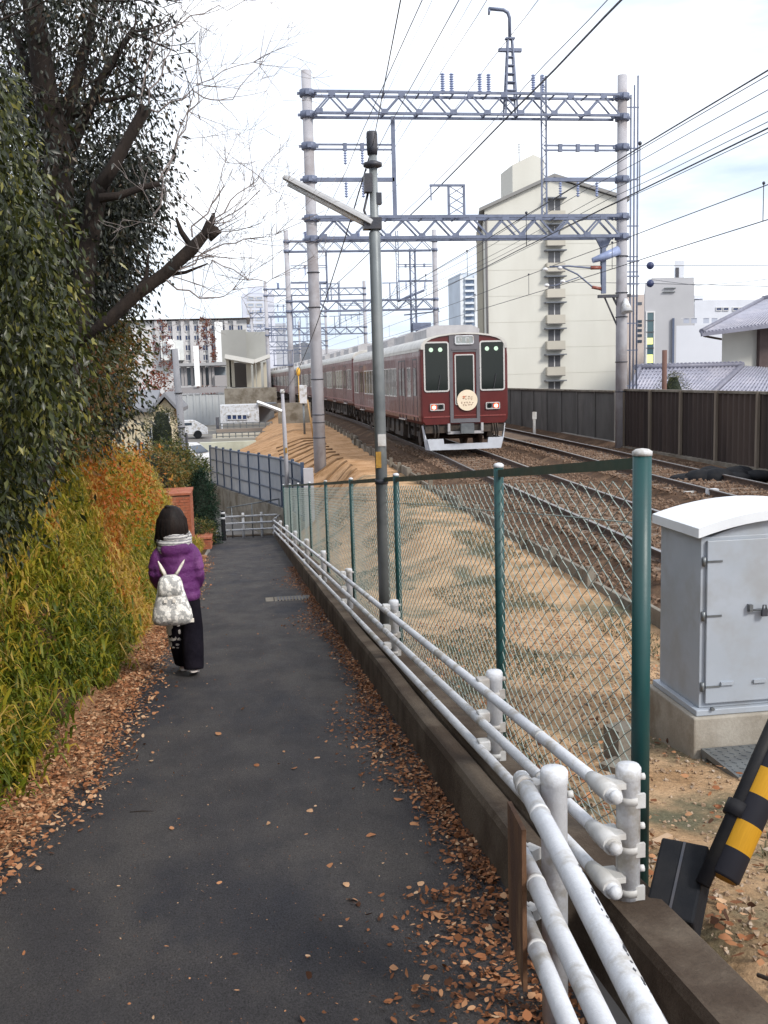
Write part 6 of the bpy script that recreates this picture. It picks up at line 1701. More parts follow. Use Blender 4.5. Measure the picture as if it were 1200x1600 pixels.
# small things near the end of the path
def cone_hedge(name, label, x, y, zb, h, r, m_leaf, n, L, W, tint, cat='hedge', shape='cone'):
    c = []
    for k in range(n):
        u = r1.random(); a = r1.uniform(0, 6.283)
        if shape == 'cone': rr_ = r * math.sin(math.pi * (0.18 + 0.82 * (1 - u)) * 0.62) ** 0.8 * (1 if u < 0.8 else (1 - u) / 0.2 * 0.8 + 0.2)
        else: rr_ = r * math.sqrt(max(1 - (2 * u - 1) ** 2, 0.02))
        c.append((x + rr_ * math.cos(a) * 0.93, y + rr_ * math.sin(a) * 0.93, zb + h * u))
    tk = MB().tube([(x, y, zb - 0.2), (x, y, zb + h * 0.8)], [0.06, 0.02], 6)
    kk = 0.75 if shape == 'cone' else 0.5
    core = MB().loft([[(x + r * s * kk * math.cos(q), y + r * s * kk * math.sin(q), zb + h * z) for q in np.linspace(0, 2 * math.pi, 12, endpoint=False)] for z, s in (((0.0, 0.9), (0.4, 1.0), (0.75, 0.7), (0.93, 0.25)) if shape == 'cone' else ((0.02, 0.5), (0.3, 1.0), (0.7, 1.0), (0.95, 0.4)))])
    t = leafy(name, label, cat, (x, y, zb), m_leaf, c, 0.06 if shape == 'cone' else 0.10, 14, -0.3 if shape == 'cone' else 0.1, L, W, tk, tint)
    if 'tree' not in name: core.build('dark_core', mat('inner_dark', (0.012, 0.018, 0.010), None, rough=0.95), t)  # solid dark core: the shade inside the crown put into its colour
    return t
p = at(318, 830, 29.6)
cone_hedge('conical_hedge', 'dark green clipped conical conifer behind the low brick planter', p[0], 29.6, path_z(29.6) - 0.1, 2.25, 0.45, leaf_conifer, 620, 0.09, 0.022, (0.45, 0.2), 'conifer')
p = at(318, 840, 28.4)
cone_hedge('planter_shrub', 'low rusty green shrub growing in the brick planter', -1.3, 28.5, path_z(28.5) + 0.1, 0.62, 0.42, leaf_shrub, 150, 0.07, 0.035, (0.4, 0.25), 'shrub', 'round')
for px, py, Y, h, r, m_, lab, tnt in ((256, 730, 40, 2.6, 0.75, leaf_dark, 'dark green garden tree between the cream house and the utility pole', 0.35), (292, 772, 33, 1.6, 0.75, leaf_shrub, 'olive green hedge bush below the utility pole', 0.25), (268, 755, 30, 1.5, 0.7, leaf_shrub, 'yellow green bush beside the utility pole foot', 0.5), (240, 775, 27, 1.5, 0.8, leaf_shrub, 'rust tinged bush above the brick wall', 0.85)):
    p = at(px, py, Y); cone_hedge('garden_bush', lab, p[0], Y, p[2] - 0.3, h, r, m_, 260, 0.10, 0.045, (tnt, 0.22), 'bush', 'round')
p = at(243, 620, 48)
cone_hedge('maple_tree', 'reddish brown autumn tree behind the cream gable', p[0] - 0.3, 52, valley(52), 5.6, 1.1, leaf_red, 200, 0.14, 0.10, (0.5, 0.3), 'tree', 'round')
p = at(1052, 606, 38.5)
cone_hedge('garden_pine', 'clipped garden tree before the tiled roof right of the gantry pole', p[0], 38.5, -1.0, p[2] + 1.0 + 0.55, 0.75, leaf_dark, 260, 0.07, 0.03, (0.45, 0.2), 'tree', 'round')
for px, py, Y in ((253, 522, 118), (320, 518, 119)):
    p = at(px, py, Y); cone_hedge('street_tree', 'small red leaved tree before the %s columns of the white office' % ('left' if px < 300 else 'middle'), p[0], Y, valley(Y), p[2] - valley(Y) + 1.6, 1.3, leaf_red, 130, 0.22, 0.16, (0.4, 0.3), 'tree', 'round')
for o_ in [o for o in bpy.data.objects if o.name.startswith('street_tree')]: o_['group'] = 'red leaved trees before the white office'

# ------------------------------------------------------------------ bamboo grass on the bank
def blades(name, m_, P, Dxy, L, W, tint, bend):
    n = len(P)
    S = np.stack([-Dxy[:, 1], Dxy[:, 0], np.zeros(n)], 1)
    D3 = np.stack([Dxy[:, 0], Dxy[:, 1], np.zeros(n)], 1)
    L = L[:, None]; W = W[:, None]; bend = bend[:, None]
    up = np.array([0, 0, 1.0])
    p1 = P + up * L * 0.42 + D3 * L * 0.14
    p2 = p1 + up * L * (0.30 - 0.22 * bend) + D3 * L * (0.22 + 0.1 * bend)
    p3 = p2 + up * L * (0.16 - 0.55 * bend) + D3 * L * 0.26
    V = np.stack([P - S * W * 0.25, P + S * W * 0.25, p1 - S * W * 0.5, p1 + S * W * 0.5, p2 - S * W * 0.38, p2 + S * W * 0.38, p3], 1).reshape(-1, 3)
    k = np.arange(n)[:, None] * 7
    T = np.stack([k + np.array(t_) for t_ in ((0, 1, 3), (0, 3, 2), (2, 3, 5), (2, 5, 4), (4, 5, 6))], 1).reshape(-1, 3)
    me = bpy.data.meshes.new(name)
    me.vertices.add(len(V)); me.vertices.foreach_set('co', V.astype(np.float32).ravel())
    me.loops.add(T.size); me.loops.foreach_set('vertex_index', T.astype(np.int32).ravel())
    me.polygons.add(len(T)); me.polygons.foreach_set('loop_start', np.arange(0, T.size, 3, dtype=np.int32)); me.polygons.foreach_set('loop_total', np.full(len(T), 3, np.int32))
    me.update(calc_edges=True)
    a = me.attributes.new('tint', 'FLOAT', 'FACE'); a.data.foreach_set('value', np.repeat(np.clip(tint, 0, 1), 5).astype(np.float32))
    me.materials.append(m_); me.validate()
    return kind(link_mesh(name, me), 'stuff')
grass_m = leafmat('bamboo_grass', [(0.070, 0.098, 0.010), (0.165, 0.19, 0.014), (0.33, 0.29, 0.028), (0.53, 0.36, 0.045), (0.60, 0.42, 0.13), (0.46, 0.16, 0.025)], 0.5, 0.42, 0.3)
rs = np.random.default_rng(5)
gp, gt, gl, gd, gb, gw = [], [], [], [], [], []
nc = 0
while nc < 11500:
    y = 2.6 + 25.0 * rs.random() ** 1.3
    x = -1.2 - (1.15 if rs.random() < 0.65 else 2.4) * rs.random()
    edge = float(np.interp(y, [3, 6, 7.6, 9.2, 12], [-1.42, -1.37, -1.26, -1.17, -1.12])) - 0.07 * math.sin(y * 1.1) - 0.06 * math.sin(y * 2.9)
    if x > edge and rs.random() > 0.05: continue
    nc += 1
    patch = math.sin(y * 0.9 + x * 2.1) * 0.5 + math.sin(y * 2.3 - x * 3.7 + 1.3) * 0.3 + math.sin(y * 0.43 + 2.0) * 0.4
    hgt = ground_z(x, y) - path_z(y)
    tv = 0.20 + 0.13 * patch + 0.12 * max(0, hgt - 0.5) + rs.normal(0, 0.10)
    if math.sin(y * 1.7 + x * 4) + math.sin(y * 0.61 + 1.0) > 1.0: tv += 0.34          # yellowed and rusty patches
    if 10.5 < y < 20 and hgt > 0.8: tv += 0.30 * (0.5 + 0.5 * math.sin(y * 1.9 + x * 2))
    if 6 < y < 10.5 and hgt > 0.6: tv += 0.22 * (0.6 + 0.4 * math.sin(y * 3.1 + x * 5))
    if y > 19: tv += 0.28 * rs.random()
    big = rs.uniform(0.75, 1.35)
    hz = 0.26 * rs.random() * big
    for _ in range(int(rs.integers(7, 15))):
        th = rs.normal(0.0, 1.5)
        gp.append((x + rs.normal(0, 0.05), y + rs.normal(0, 0.05), ground_z(x, y) - 0.02 + hz * rs.random()))
        gd.append((math.cos(th), math.sin(th)))
        gt.append(tv + rs.normal(0, 0.15) + (0.3 if rs.random() < 0.16 else 0))
        gl.append(rs.uniform(0.08, 0.21) * big); gb.append(rs.uniform(0.3, 1.3)); gw.append(rs.uniform(0.012, 0.028))
    if rs.random() < 0.05:                                         # a long culm standing clear of the tuft
        th = rs.normal(0.0, 1.2)
        gp.append((x, y, ground_z(x, y))); gd.append((math.cos(th), math.sin(th))); gt.append(0.72 + 0.15 * rs.random()); gl.append(rs.uniform(0.35, 0.6)); gb.append(rs.uniform(0.2, 0.8)); gw.append(0.012)
gp, gt, gl, gd, gb, gw = [np.array(q) for q in (gp, gt, gl, gd, gb, gw)]
blades('bank_grass', grass_m, gp, gd, gl, gw, gt, gb)
# sparse dry grass on the yard side
n2 = 15000
q = []
while len(q) < n2:
    y = 3.4 + 22 * rs.random() ** 1.3; x = 1.4 + 2.8 * rs.random()
    if math.sin(x * 2.3 + y * 1.1) + math.sin(y * 0.9 - x * 3.1) + math.sin(x * 5 + 2) * 0.4 < 0.42: continue
    q.append((x, y, ground_z(x, y) - 0.01))
q = np.array(q); an = rs.uniform(0, 6.283, n2)
dry_m = leafmat('dry_grass', [(0.045, 0.055, 0.03), (0.08, 0.085, 0.045), (0.20, 0.15, 0.08), (0.32, 0.23, 0.13)], 0.7, 0.2, 0.2)
blades('dry_grass', dry_m, q, np.stack([np.cos(an), np.sin(an)], 1), rs.uniform(0.025, 0.085, n2), rs.uniform(0.005, 0.012, n2), rs.normal(0.26, 0.26, n2), rs.uniform(0.2, 1, n2))

# ------------------------------------------------------------------ fallen leaves
litter_m = leafmat('fallen_leaf', [(0.06, 0.026, 0.014), (0.15, 0.060, 0.026), (0.29, 0.115, 0.050), (0.42, 0.205, 0.10), (0.54, 0.35, 0.21)], 0.75, 0.12, 0.2)
def litter_mesh(name, m_, P, D, L, W, tint):
    n = len(P); D = D / np.linalg.norm(D, axis=1, keepdims=True)
    S = np.cross(D, np.array([0, 0, 1.0]) + NR.normal(size=(n, 3)) * 0.35); S /= np.linalg.norm(S, axis=1, keepdims=True); Nn = np.cross(S, D)
    L = L[:, None]; W = W[:, None]; c1 = NR.uniform(-0.25, 0.45, (n, 1)); c2 = NR.uniform(-0.3, 0.5, (n, 1)); tw = NR.normal(0, 0.2, (n, 1))
    out = []
    for u, v in ((0.0, 0.0), (0.18, 0.34), (0.45, 0.5), (0.75, 0.33), (1.0, 0.0), (0.75, -0.33), (0.45, -0.5), (0.18, -0.34)):
        j = NR.uniform(0.75, 1.2, (n, 1))
        out.append(P + D * L * u + S * W * v * j + Nn * (W * c1 * (2 * v) ** 2 * 0.5 + L * c2 * (u - 0.5) ** 2 + W * tw * v * u))
    V = np.stack(out, 1).reshape(-1, 3); k = np.arange(n)[:, None] * 8
    T = np.stack([k + np.array(q) for q in ((0, 7, 1), (1, 7, 6), (1, 6, 2), (2, 6, 5), (2, 5, 3), (3, 5, 4))], 1).reshape(-1, 3)
    me = bpy.data.meshes.new(name)
    me.vertices.add(len(V)); me.vertices.foreach_set('co', V.astype(np.float32).ravel())
    me.loops.add(T.size); me.loops.foreach_set('vertex_index', T.astype(np.int32).ravel())
    me.polygons.add(len(T)); me.polygons.foreach_set('loop_start', np.arange(0, T.size, 3, dtype=np.int32)); me.polygons.foreach_set('loop_total', np.full(len(T), 3, np.int32))
    me.polygons.foreach_set('use_smooth', [True] * len(T))
    me.update(calc_edges=True)
    a = me.attributes.new('tint', 'FLOAT', 'FACE'); a.data.foreach_set('value', np.repeat(np.clip(tint, 0, 1), 6).astype(np.float32))
    me.materials.append(m_); me.validate()
    return link_mesh(name, me)
def litter(name, n, fx, fy, L0, L1, zf, tint):
    P = []
    while len(P) < n:
        y = fy(); x = fx(y)
        if x is None: continue
        P.append((x, y, zf(x, y) + 0.006 + abs(rs.normal(0, 0.008))))
    P = np.array(P)
    D = rs.normal(size=(n, 3)) * np.array([1, 1, 0.22])
    L = rs.uniform(L0, L1, n)
    return kind(litter_mesh(name, litter_m, P, D, L, L * rs.uniform(0.28, 0.85, n), rs.normal(tint, 0.30, n)), 'stuff')
def top_z(x, y): return max(path_z(y) + 0.008 - 0.004 * x * x, ground_z(x, y)) if path_left(y) - 0.12 < x < 0.94 else ground_z(x, y)
def left_x(y):
    e = float(np.interp(y, [2.6, 3.4, 4.2, 5.7, 8.6, 12, 22], [-1.60, -1.36, -1.12, -0.96, -0.86, -0.86, -0.94])) + 0.04 * math.sin(y * 1.3)
    x = e - abs(rs.normal(0, 0.42 if y < 8 else 0.24)) if rs.random() < 0.87 else e + abs(rs.normal(0, 0.10))
    return x if x > -2.2 else None
def right_x(y):
    x = 0.925 - abs(rs.normal(0, 0.075 + 0.12 * max(0.0, math.sin(y * 1.2 + 0.6)) + (0.17 if y < 3.6 else 0)))
    return x if x > -0.2 else None
litter('fallen_leaves', 34000, left_x, lambda: 2.0 + 22 * rs.random() ** 1.6, 0.009, 0.040, top_z, 0.58)
litter('fallen_leaves', 10500, right_x, lambda: 1.5 + 18 * rs.random() ** 2.0, 0.012, 0.036, top_z, 0.38)
litter('fallen_leaves', 260, lambda y: rs.uniform(-0.9, 0.9), lambda: 1.6 + 24 * rs.random() ** 1.3, 0.010, 0.026, top_z, 0.62)
litter('fallen_leaves', 1500, lambda y: rs.uniform(1.26, 1.6), lambda: 1.6 + 24 * rs.random() ** 1.6, 0.02, 0.05, lambda x, y: ground_z(x, y) + 0.005, 0.45)
litter('fallen_leaves', 1600, lambda y: rs.uniform(1.4, 4.2), lambda: 1.8 + 9 * rs.random(), 0.018, 0.045, lambda x, y: ground_z(x, y) + 0.01, 0.55)
litter('leaf_debris', 14000, lambda y: (left_x(y) if rs.random() < 0.5 else right_x(y)) if rs.random() < 0.9 else rs.uniform(-0.8, 0.9), lambda: 1.5 + 16 * rs.random() ** 1.6, 0.003, 0.011, top_z, 0.40)
litter('leaf_debris', 2600, lambda y: rs.uniform(-1.0, 0.95), lambda: 1.5 + 9 * rs.random() ** 1.3, 0.002, 0.007, top_z, 0.55)
big = [(519, 1352, .055), (588, 1308, .05), (346, 1152, .06), (338, 1384, .045), (480, 1268, .05), (420, 1293, .04), (560, 1412, .05), (615, 1252, .055), (405, 1200, .05), (270, 1300, .04), (640, 1290, .05), (545, 1390, .04), (500, 1185, .05), (455, 1205, .05), (230, 1100, .05), (380, 1110, .05), (590, 1180, .05), (660, 1380, .05), (745, 1315, .08), (800, 1545, .07), (700, 1440, .06)]
lm = None
for k, (px, py, s) in enumerate(big):
    r_ = FW + RT * (px - 600) / F - UP * (py - 800) / F
    tt = -CAM[2] / (r_[2] - SLOPE * r_[1]); p = CAM + r_ * tt
    v = NR.normal(size=(1, 3)) * np.array([1, 1, 0.1])
    o = litter_mesh('fallen_leaf', litter_m, np.array([[0, 0, 0.008]]), v, np.array([s]), np.array([s * 0.6]), np.array([NR.uniform(0.5, 1.0)]))
    o.location = (p[0], p[1], p[2] + 0.004)
    tag(o, 'single larger fallen leaf lying on the open asphalt of the path', 'leaf', 'larger fallen leaves on the asphalt')

# small litter beyond the fence
p = at(846, 1132, 4.2); zg = ground_z(p[0], 4.2)
mb = MB()
for k in range(5):
    a = NR.normal(size=3) * 0.03; mb.poly([(p[0] + a[0] - 0.06, 4.2 + a[1], zg + 0.03 + abs(a[2])), (p[0] + a[0] + 0.05, 4.2 + a[1] + 0.03, zg + 0.05 + abs(a[2])), (p[0] + a[0] + 0.06, 4.2 + a[1] + 0.07, zg + 0.08), (p[0] + a[0] - 0.03, 4.2 + a[1] + 0.06, zg + 0.05)])
tag(mb.build('paper_scrap', white_paint, None, origin=(p[0], 4.2, zg)), 'crumpled white scrap on the soil behind the chain link fence', 'litter')
p = at(985, 1095, 5.0); zg = ground_z(p[0], 5.0)
mb = MB().box((p[0] - 0.05, 5.0, zg + 0.10), (0.14, 0.13, 0.22), rz=0.3); mb.box((p[0] - 0.10, 4.85, zg + 0.03), (0.2, 0.16, 0.08), rz=0.6)
tag(mb.build('concrete_stub', concrete, None, origin=(p[0], 5.0, zg)), 'broken concrete stub beside the nearest green fence post', 'rubble')
p = at(1035, 1270, 3.7); zg = ground_z(p[0], 3.7)
tag(MB().box((p[0], 3.7, zg + 0.012), (0.10, 0.03, 0.014), rz=0.5).build('wood_chip', mat('pale_wood', (0.45, 0.31, 0.20), None, rough=0.8), None, origin=(p[0], 3.7, zg)), 'pale wood sliver on the soil right of the green post', 'wood')
pts = [(1.42, 2.55, ground_z(1.42, 2.55) + 0.03), (1.55, 2.3, ground_z(1.55, 2.3) + 0.035), (1.62, 2.05, ground_z(1.62, 2.05) + 0.03), (1.78, 1.8, ground_z(1.78, 1.8) + 0.03)]
tag(MB().tube(pts, [0.006, 0.01, 0.012, 0.008], 6).build('twig', bark_p, None, origin=pts[0]), 'dead twig lying on gravel beside the kerb at lower right', 'twig')
P = at(238, 1271, 3.0); r_ = FW + RT * (222 - 600) / F - UP * (1270 - 800) / F; tt = -CAM[2] / (r_[2] - SLOPE * r_[1]); p = CAM + r_ * tt
tag(MB().tube([p + (-0.06, 0.005, 0.006), p + (0, 0, 0.009), p + (0.06, -0.012, 0.006)], 0.004, 5).build('twig', bark, None, origin=tuple(p)), 'thin dark twig lying on the open asphalt at left', 'twig')
# ------------------------------------------------------------------ the person walking away
def fused(name, mb, m_, parent, voxel, smooth=6, world=False):
    """fuse overlapping shapes into one continuous skin"""
    me = mb.mesh(name, m_)
    o = bpy.data.objects.new(name, me); COL.objects.link(o)
    r = o.modifiers.new('r', 'REMESH'); r.mode = 'VOXEL'; r.voxel_size = voxel; r.use_smooth_shade = True
    s_ = o.modifiers.new('s', 'SMOOTH'); s_.iterations = smooth; s_.factor = 0.5
    dg = bpy.context.evaluated_depsgraph_get()
    m2 = bpy.data.meshes.new_from_object(o.evaluated_get(dg))
    m2.name = name
    o.modifiers.clear(); o.data = m2
    m2.polygons.foreach_set('use_smooth', [True] * len(m2.polygons))
    if not m2.materials: m2.materials.append(m_)
    o.parent = parent
    return o
def ell(c, rx, ry, n=24, dx=0.0):
    return [(c[0] + rx * math.cos(2 * math.pi * k / n), c[1] + ry * math.sin(2 * math.pi * k / n), c[2]) for k in range(n)]
px_, py_ = -0.60, 8.60
person = thing('person', 'person in a purple padded jacket and wide black trousers walking away down the path', 'person', (px_, py_, path_z(py_) + 0.008))
skin = mat('skin', (0.55, 0.36, 0.27), (0.50, 0.32, 0.24), 8, 0.5)
hair_m = mat('black_hair', (0.008, 0.006, 0.006), (0.018, 0.011, 0.009), 30, 0.6, 0.2, 120, stretch=(1, 1, 0.05), spec=0.18)
jacket_m = mat('purple_jacket', (0.130, 0.026, 0.140), (0.095, 0.018, 0.105), 5, 0.5, 1.0, 13, c3=(0.17, 0.05, 0.175), s3=6, spec=0.3)
trouser_m = mat('black_trousers', (0.007, 0.006, 0.010), (0.012, 0.010, 0.015), 6, 0.95, 0.9, 9, spec=0.08)
# flesh: one body from head to ankles, hands with five fingers in the jacket pockets
mb = MB()
hd = np.array((0.0, 0.01, 1.335))
mb.ball(hd, (0.078, 0.095, 0.115), 18, 12); mb.ball(hd + (0, 0.055, -0.06), (0.052, 0.055, 0.055), 12, 8)
mb.tube([hd + (0, 0.09, 0.01), hd + (0, 0.112, -0.028), hd + (0, 0.092, -0.034)], [0.009, 0.014, 0.011], 8)
for s in (-1, 1): mb.ball(hd + (s * 0.08, 0.0, -0.012), (0.011, 0.02, 0.03), 8, 6)
mb.tube([(0.0, 0.0, 1.27), (0.01, -0.01, 1.13)], 0.045, 12)
mb.loft([ell((0.03, 0, 0.70), 0.13, 0.09), ell((0.03, 0, 0.84), 0.115, 0.08), ell((0.02, 0, 1.0), 0.135, 0.09), ell((0.015, 0, 1.11), 0.14, 0.08), ell((0.012, 0, 1.17), 0.06, 0.05)])
ARMS = {-1: [(-0.115, -0.01, 1.11), (-0.182, -0.045, 0.91), (-0.145, 0.10, 0.78)], 1: [(0.148, -0.01, 1.11), (0.200, -0.055, 0.89), (0.165, 0.09, 0.77)]}
LEGS = {-1: [(-0.035, 0.0, 0.72), (-0.02, 0.08, 0.41), (0.015, 0.17, 0.07)], 1: [(0.10, 0.0, 0.72), (0.115, 0.0, 0.40), (0.115, -0.10, 0.075)]}
for s in (-1, 1):
    mb.tube(ARMS[s], [0.042, 0.034, 0.024], 10); mb.tube(LEGS[s], [0.075, 0.05, 0.032], 10)
    w_ = np.array(ARMS[s][2]); palm = w_ + (-s * 0.03, 0.055, -0.03)
    mb.tube([w_, palm], [0.024, 0.032], 10)
    for f in range(4):
        b = palm + (0, 0.012, 0.026 - 0.017 * f); ln = (0.045, 0.05, 0.046, 0.036)[f]
        mb.tube([b, b + (-s * ln * 0.55, ln * 0.45, -0.006), b + (-s * ln * 0.95, ln * 0.35, -0.02)], [0.010, 0.009, 0.007], 7)
    mb.tube([w_ + (-s * 0.01, 0.02, 0.01), w_ + (-s * 0.04, 0.045, 0.022), w_ + (-s * 0.065, 0.05, 0.012)], [0.012, 0.010, 0.008], 7)
fused('body', mb, skin, person, 0.0075, 3)
for s in (-1, 1):
    e = MB().ball(hd + (s * 0.030, 0.086, 0.008), (0.012, 0.007, 0.007), 10, 6).build('eye', mat('eye', (0.03, 0.02, 0.02), None, rough=0.2), person, world=False)
MB().tube([hd + (-0.022, 0.098, -0.062), hd + (0, 0.108, -0.064), hd + (0.022, 0.098, -0.062)], [0.003, 0.006, 0.003], 6).build('mouth', mat('lip', (0.40, 0.16, 0.14), None, rough=0.5), person, world=False)
# trousers
mb = MB()
mb.loft([ell((0.035, 0.0, 0.80), 0.145, 0.115), ell((0.035, 0.0, 0.72), 0.158, 0.125), ell((0.035, 0.0, 0.63), 0.155, 0.12)])
for s, rr_ in ((-1, [0.088, 0.094, 0.088, 0.082]), (1, [0.088, 0.092, 0.092, 0.086])):
    a, b, c = [np.array(q) for q in LEGS[s]]
    mb.tube([a + (0, 0, 0.0), b, (b + c) / 2 + (0, -0.015, 0), c + (0, 0, -0.005)], rr_, 16)
tro = fused('trousers', mb, trouser_m, person, 0.012, 5)
# white print on the left leg: flat cloth patches
prt = MB(); rr_ = random.Random(4)
for (u, v, w_, h_) in ((-0.080, 0.455, 0.075, 0.10), (-0.085, 0.385, 0.05, 0.07), (-0.065, 0.325, 0.085, 0.06), (-0.085, 0.275, 0.04, 0.06), (0.0, 0.45, 0.028, 0.04), (0.008, 0.385, 0.03, 0.045), (-0.002, 0.315, 0.036, 0.026), (-0.02, 0.265, 0.03, 0.024), (-0.06, 0.235, 0.03, 0.018), (-0.02, 0.235, 0.02, 0.016)):
    a, b = np.array(LEGS[-1][0]), np.array(LEGS[-1][1]); f = (a[2] - v) / (a[2] - b[2]); c = a + (b - a) * f
    if f > 1: c = b + (np.array(LEGS[-1][2]) - b) * ((0.41 - v) / 0.34)
    ol = []
    for k in range(10):
        th = 2 * math.pi * k / 10; xx = u + w_ * 0.5 * math.cos(th) * rr_.uniform(0.8, 1.2); zz = v + h_ * 0.5 * math.sin(th) * rr_.uniform(0.8, 1.2)
        dx = min(max((xx - c[0]) / 0.098, -0.97), 0.97)
        ol.append((c[0] + 0.098 * dx, c[1] - 0.100 * math.sqrt(1 - dx * dx) - 0.003, zz))
    cx, cy, cz = np.mean(np.array(ol), 0)
    for k in range(10): prt.poly([ol[k], ol[(k + 1) % 10], (cx, cy - 0.006, cz)])
prt.build('print', mat('print_grey', (0.42, 0.39, 0.37), None, rough=0.8), tro, world=False)
# padded jacket: quilted bands round the torso and sleeves
mb = MB(); rings = []
for k in range(34):
    u = k / 33.0; z = 0.665 + u * (1.20 - 0.665)
    rx = float(np.interp(z, [0.66, 0.72, 0.85, 1.0, 1.10, 1.16, 1.20], [0.170, 0.178, 0.164, 0.158, 0.155, 0.125, 0.08])); ry = float(np.interp(z, [0.66, 0.72, 0.85, 1.0, 1.10, 1.16, 1.20], [0.135, 0.148, 0.142, 0.138, 0.128, 0.105, 0.08]))
    q = 1 + 0.045 * abs(math.sin(u * math.pi * 6.5)) - 0.02
    rings.append(ell((0.022, -0.005 - 0.01 * math.sin(u * 3), z), rx * q, ry * q, 28))
mb.loft(rings)
for s in (-1, 1):
    P = [np.array(q) for q in ARMS[s]]; pts = []; rs_ = []
    for k in range(21):
        u = k / 20; c = P[0] + (P[1] - P[0]) * (u / 0.55) if u < 0.55 else P[1] + (P[2] - P[1]) * ((u - 0.55) / 0.45)
        if abs(u - 0.55) < 0.12: c = c + (np.array((-s * 0.012, 0.014, 0)))
        pts.append(c); rs_.append((0.064 - 0.013 * u) * (1 + 0.07 * abs(math.sin(u * math.pi * 6)) - 0.02) * min(1, 0.62 + 2.2 * u))
    mb.tube(pts, rs_, 14); mb.ball(P[0] + (-s * 0.015, 0, -0.012), (0.054, 0.054, 0.052), 12, 8)
mb.ball((0.015, -0.105, 1.115), (0.125, 0.06, 0.075), 18, 10); mb.ball((0.015, -0.02, 1.165), (0.132, 0.11, 0.05), 18, 10)
jk = fused('jacket', mb, jacket_m, person, 0.0095, 3)
# scarf of soft folds
scarf = bpy.data.materials.new('striped_scarf'); scarf.use_nodes = True; tn = scarf.node_tree; pb = tn.nodes['Principled BSDF']; pb.inputs['Roughness'].default_value = 0.95
tcn = tn.nodes.new('ShaderNodeTexCoord'); wv = tn.nodes.new('ShaderNodeTexWave'); wv.wave_type = 'BANDS'; wv.bands_direction = 'Z'; wv.inputs['Scale'].default_value = 14; wv.inputs['Distortion'].default_value = 2.5; wv.inputs['Detail Scale'].default_value = 3
tn.links.new(tcn.outputs['Object'], wv.inputs[0]); crp = tn.nodes.new('ShaderNodeValToRGB'); crp.color_ramp.elements[0].color = (0.20, 0.19, 0.20, 1); crp.color_ramp.elements[1].color = (0.52, 0.50, 0.48, 1); crp.color_ramp.elements[0].position = 0.3; crp.color_ramp.elements[1].position = 0.55
tn.links.new(wv.outputs[0], crp.inputs[0]); tn.links.new(crp.outputs[0], pb.inputs['Base Color'])
mb = MB()
for z, rx, ry, r, tl in ((1.235, 0.095, 0.088, 0.034, 0.03), (1.195, 0.112, 0.100, 0.038, 0.05), (1.150, 0.112, 0.105, 0.036, 0.075)):
    ring_ = [(0.005 + rx * math.cos(q), -0.012 + ry * math.sin(q) * 1.05, z + tl * math.sin(q) * 0.8 + 0.008 * math.sin(3 * q)) for q in np.linspace(0, 2 * math.pi, 29)]
    mb.tube(ring_, r, 10, cap=False)
mb.build('scarf', scarf, person, world=False)
# hair: chin length bob and a small bun
mb = MB(); rings = []
for z, rx, ry, dy in ((1.165, 0.105, 0.07, -0.03), (1.205, 0.127, 0.098, -0.025), (1.26, 0.126, 0.108, -0.015), (1.32, 0.119, 0.114, -0.01), (1.375, 0.111, 0.112, -0.004), (1.415, 0.097, 0.102, 0.0), (1.448, 0.075, 0.082, 0.0), (1.468, 0.046, 0.053, 0.0), (1.477, 0.012, 0.02, 0.0)):
    rings.append([(-0.008 + rx * math.cos(q) * (1 + 0.02 * math.sin(9 * q)), dy + ry * math.sin(q) * (1 if math.sin(q) < 0 else 0.62) * (1 + 0.02 * math.sin(11 * q)), z) for q in np.linspace(0, 2 * math.pi, 40, endpoint=False)])
mb.loft(rings)
mb.ball((-0.035, -0.03, 1.468), (0.026, 0.026, 0.018), 10, 7)
hr = mb.build('hair', hair_m, person, world=False)
st = MB(); rr_ = random.Random(2)
for k in range(260):       # loose strands that break the outline
    a = rr_.uniform(math.pi * 0.95, math.pi * 2.05); z1 = rr_.uniform(1.115, 1.190); p0 = np.array((-0.01 + 0.05 * math.cos(a), 0.06 * math.sin(a), 1.455)); p1 = np.array((-0.008 + 0.121 * math.cos(a), -0.005 + 0.113 * math.sin(a), 1.36)); p2 = np.array((-0.008 + 0.128 * math.cos(a) + rr_.gauss(0, .004), -0.015 + 0.108 * math.sin(a), 1.27)); p3 = np.array((-0.008 + (0.118 + rr_.gauss(0, 0.024)) * math.cos(a), -0.02 + 0.09 * math.sin(a), z1))
    st.tube([p0, p1, p2, p3], [0.004, 0.0055, 0.005, 0.0015], 4, cap=False)
st.build('strand', hair_m, hr, world=False)
shoe_m = mat('pale_shoe', (0.52, 0.36, 0.34), (0.46, 0.31, 0.30), 8, 0.7); sole_m = mat('sole', (0.70, 0.62, 0.58), None, rough=0.7)
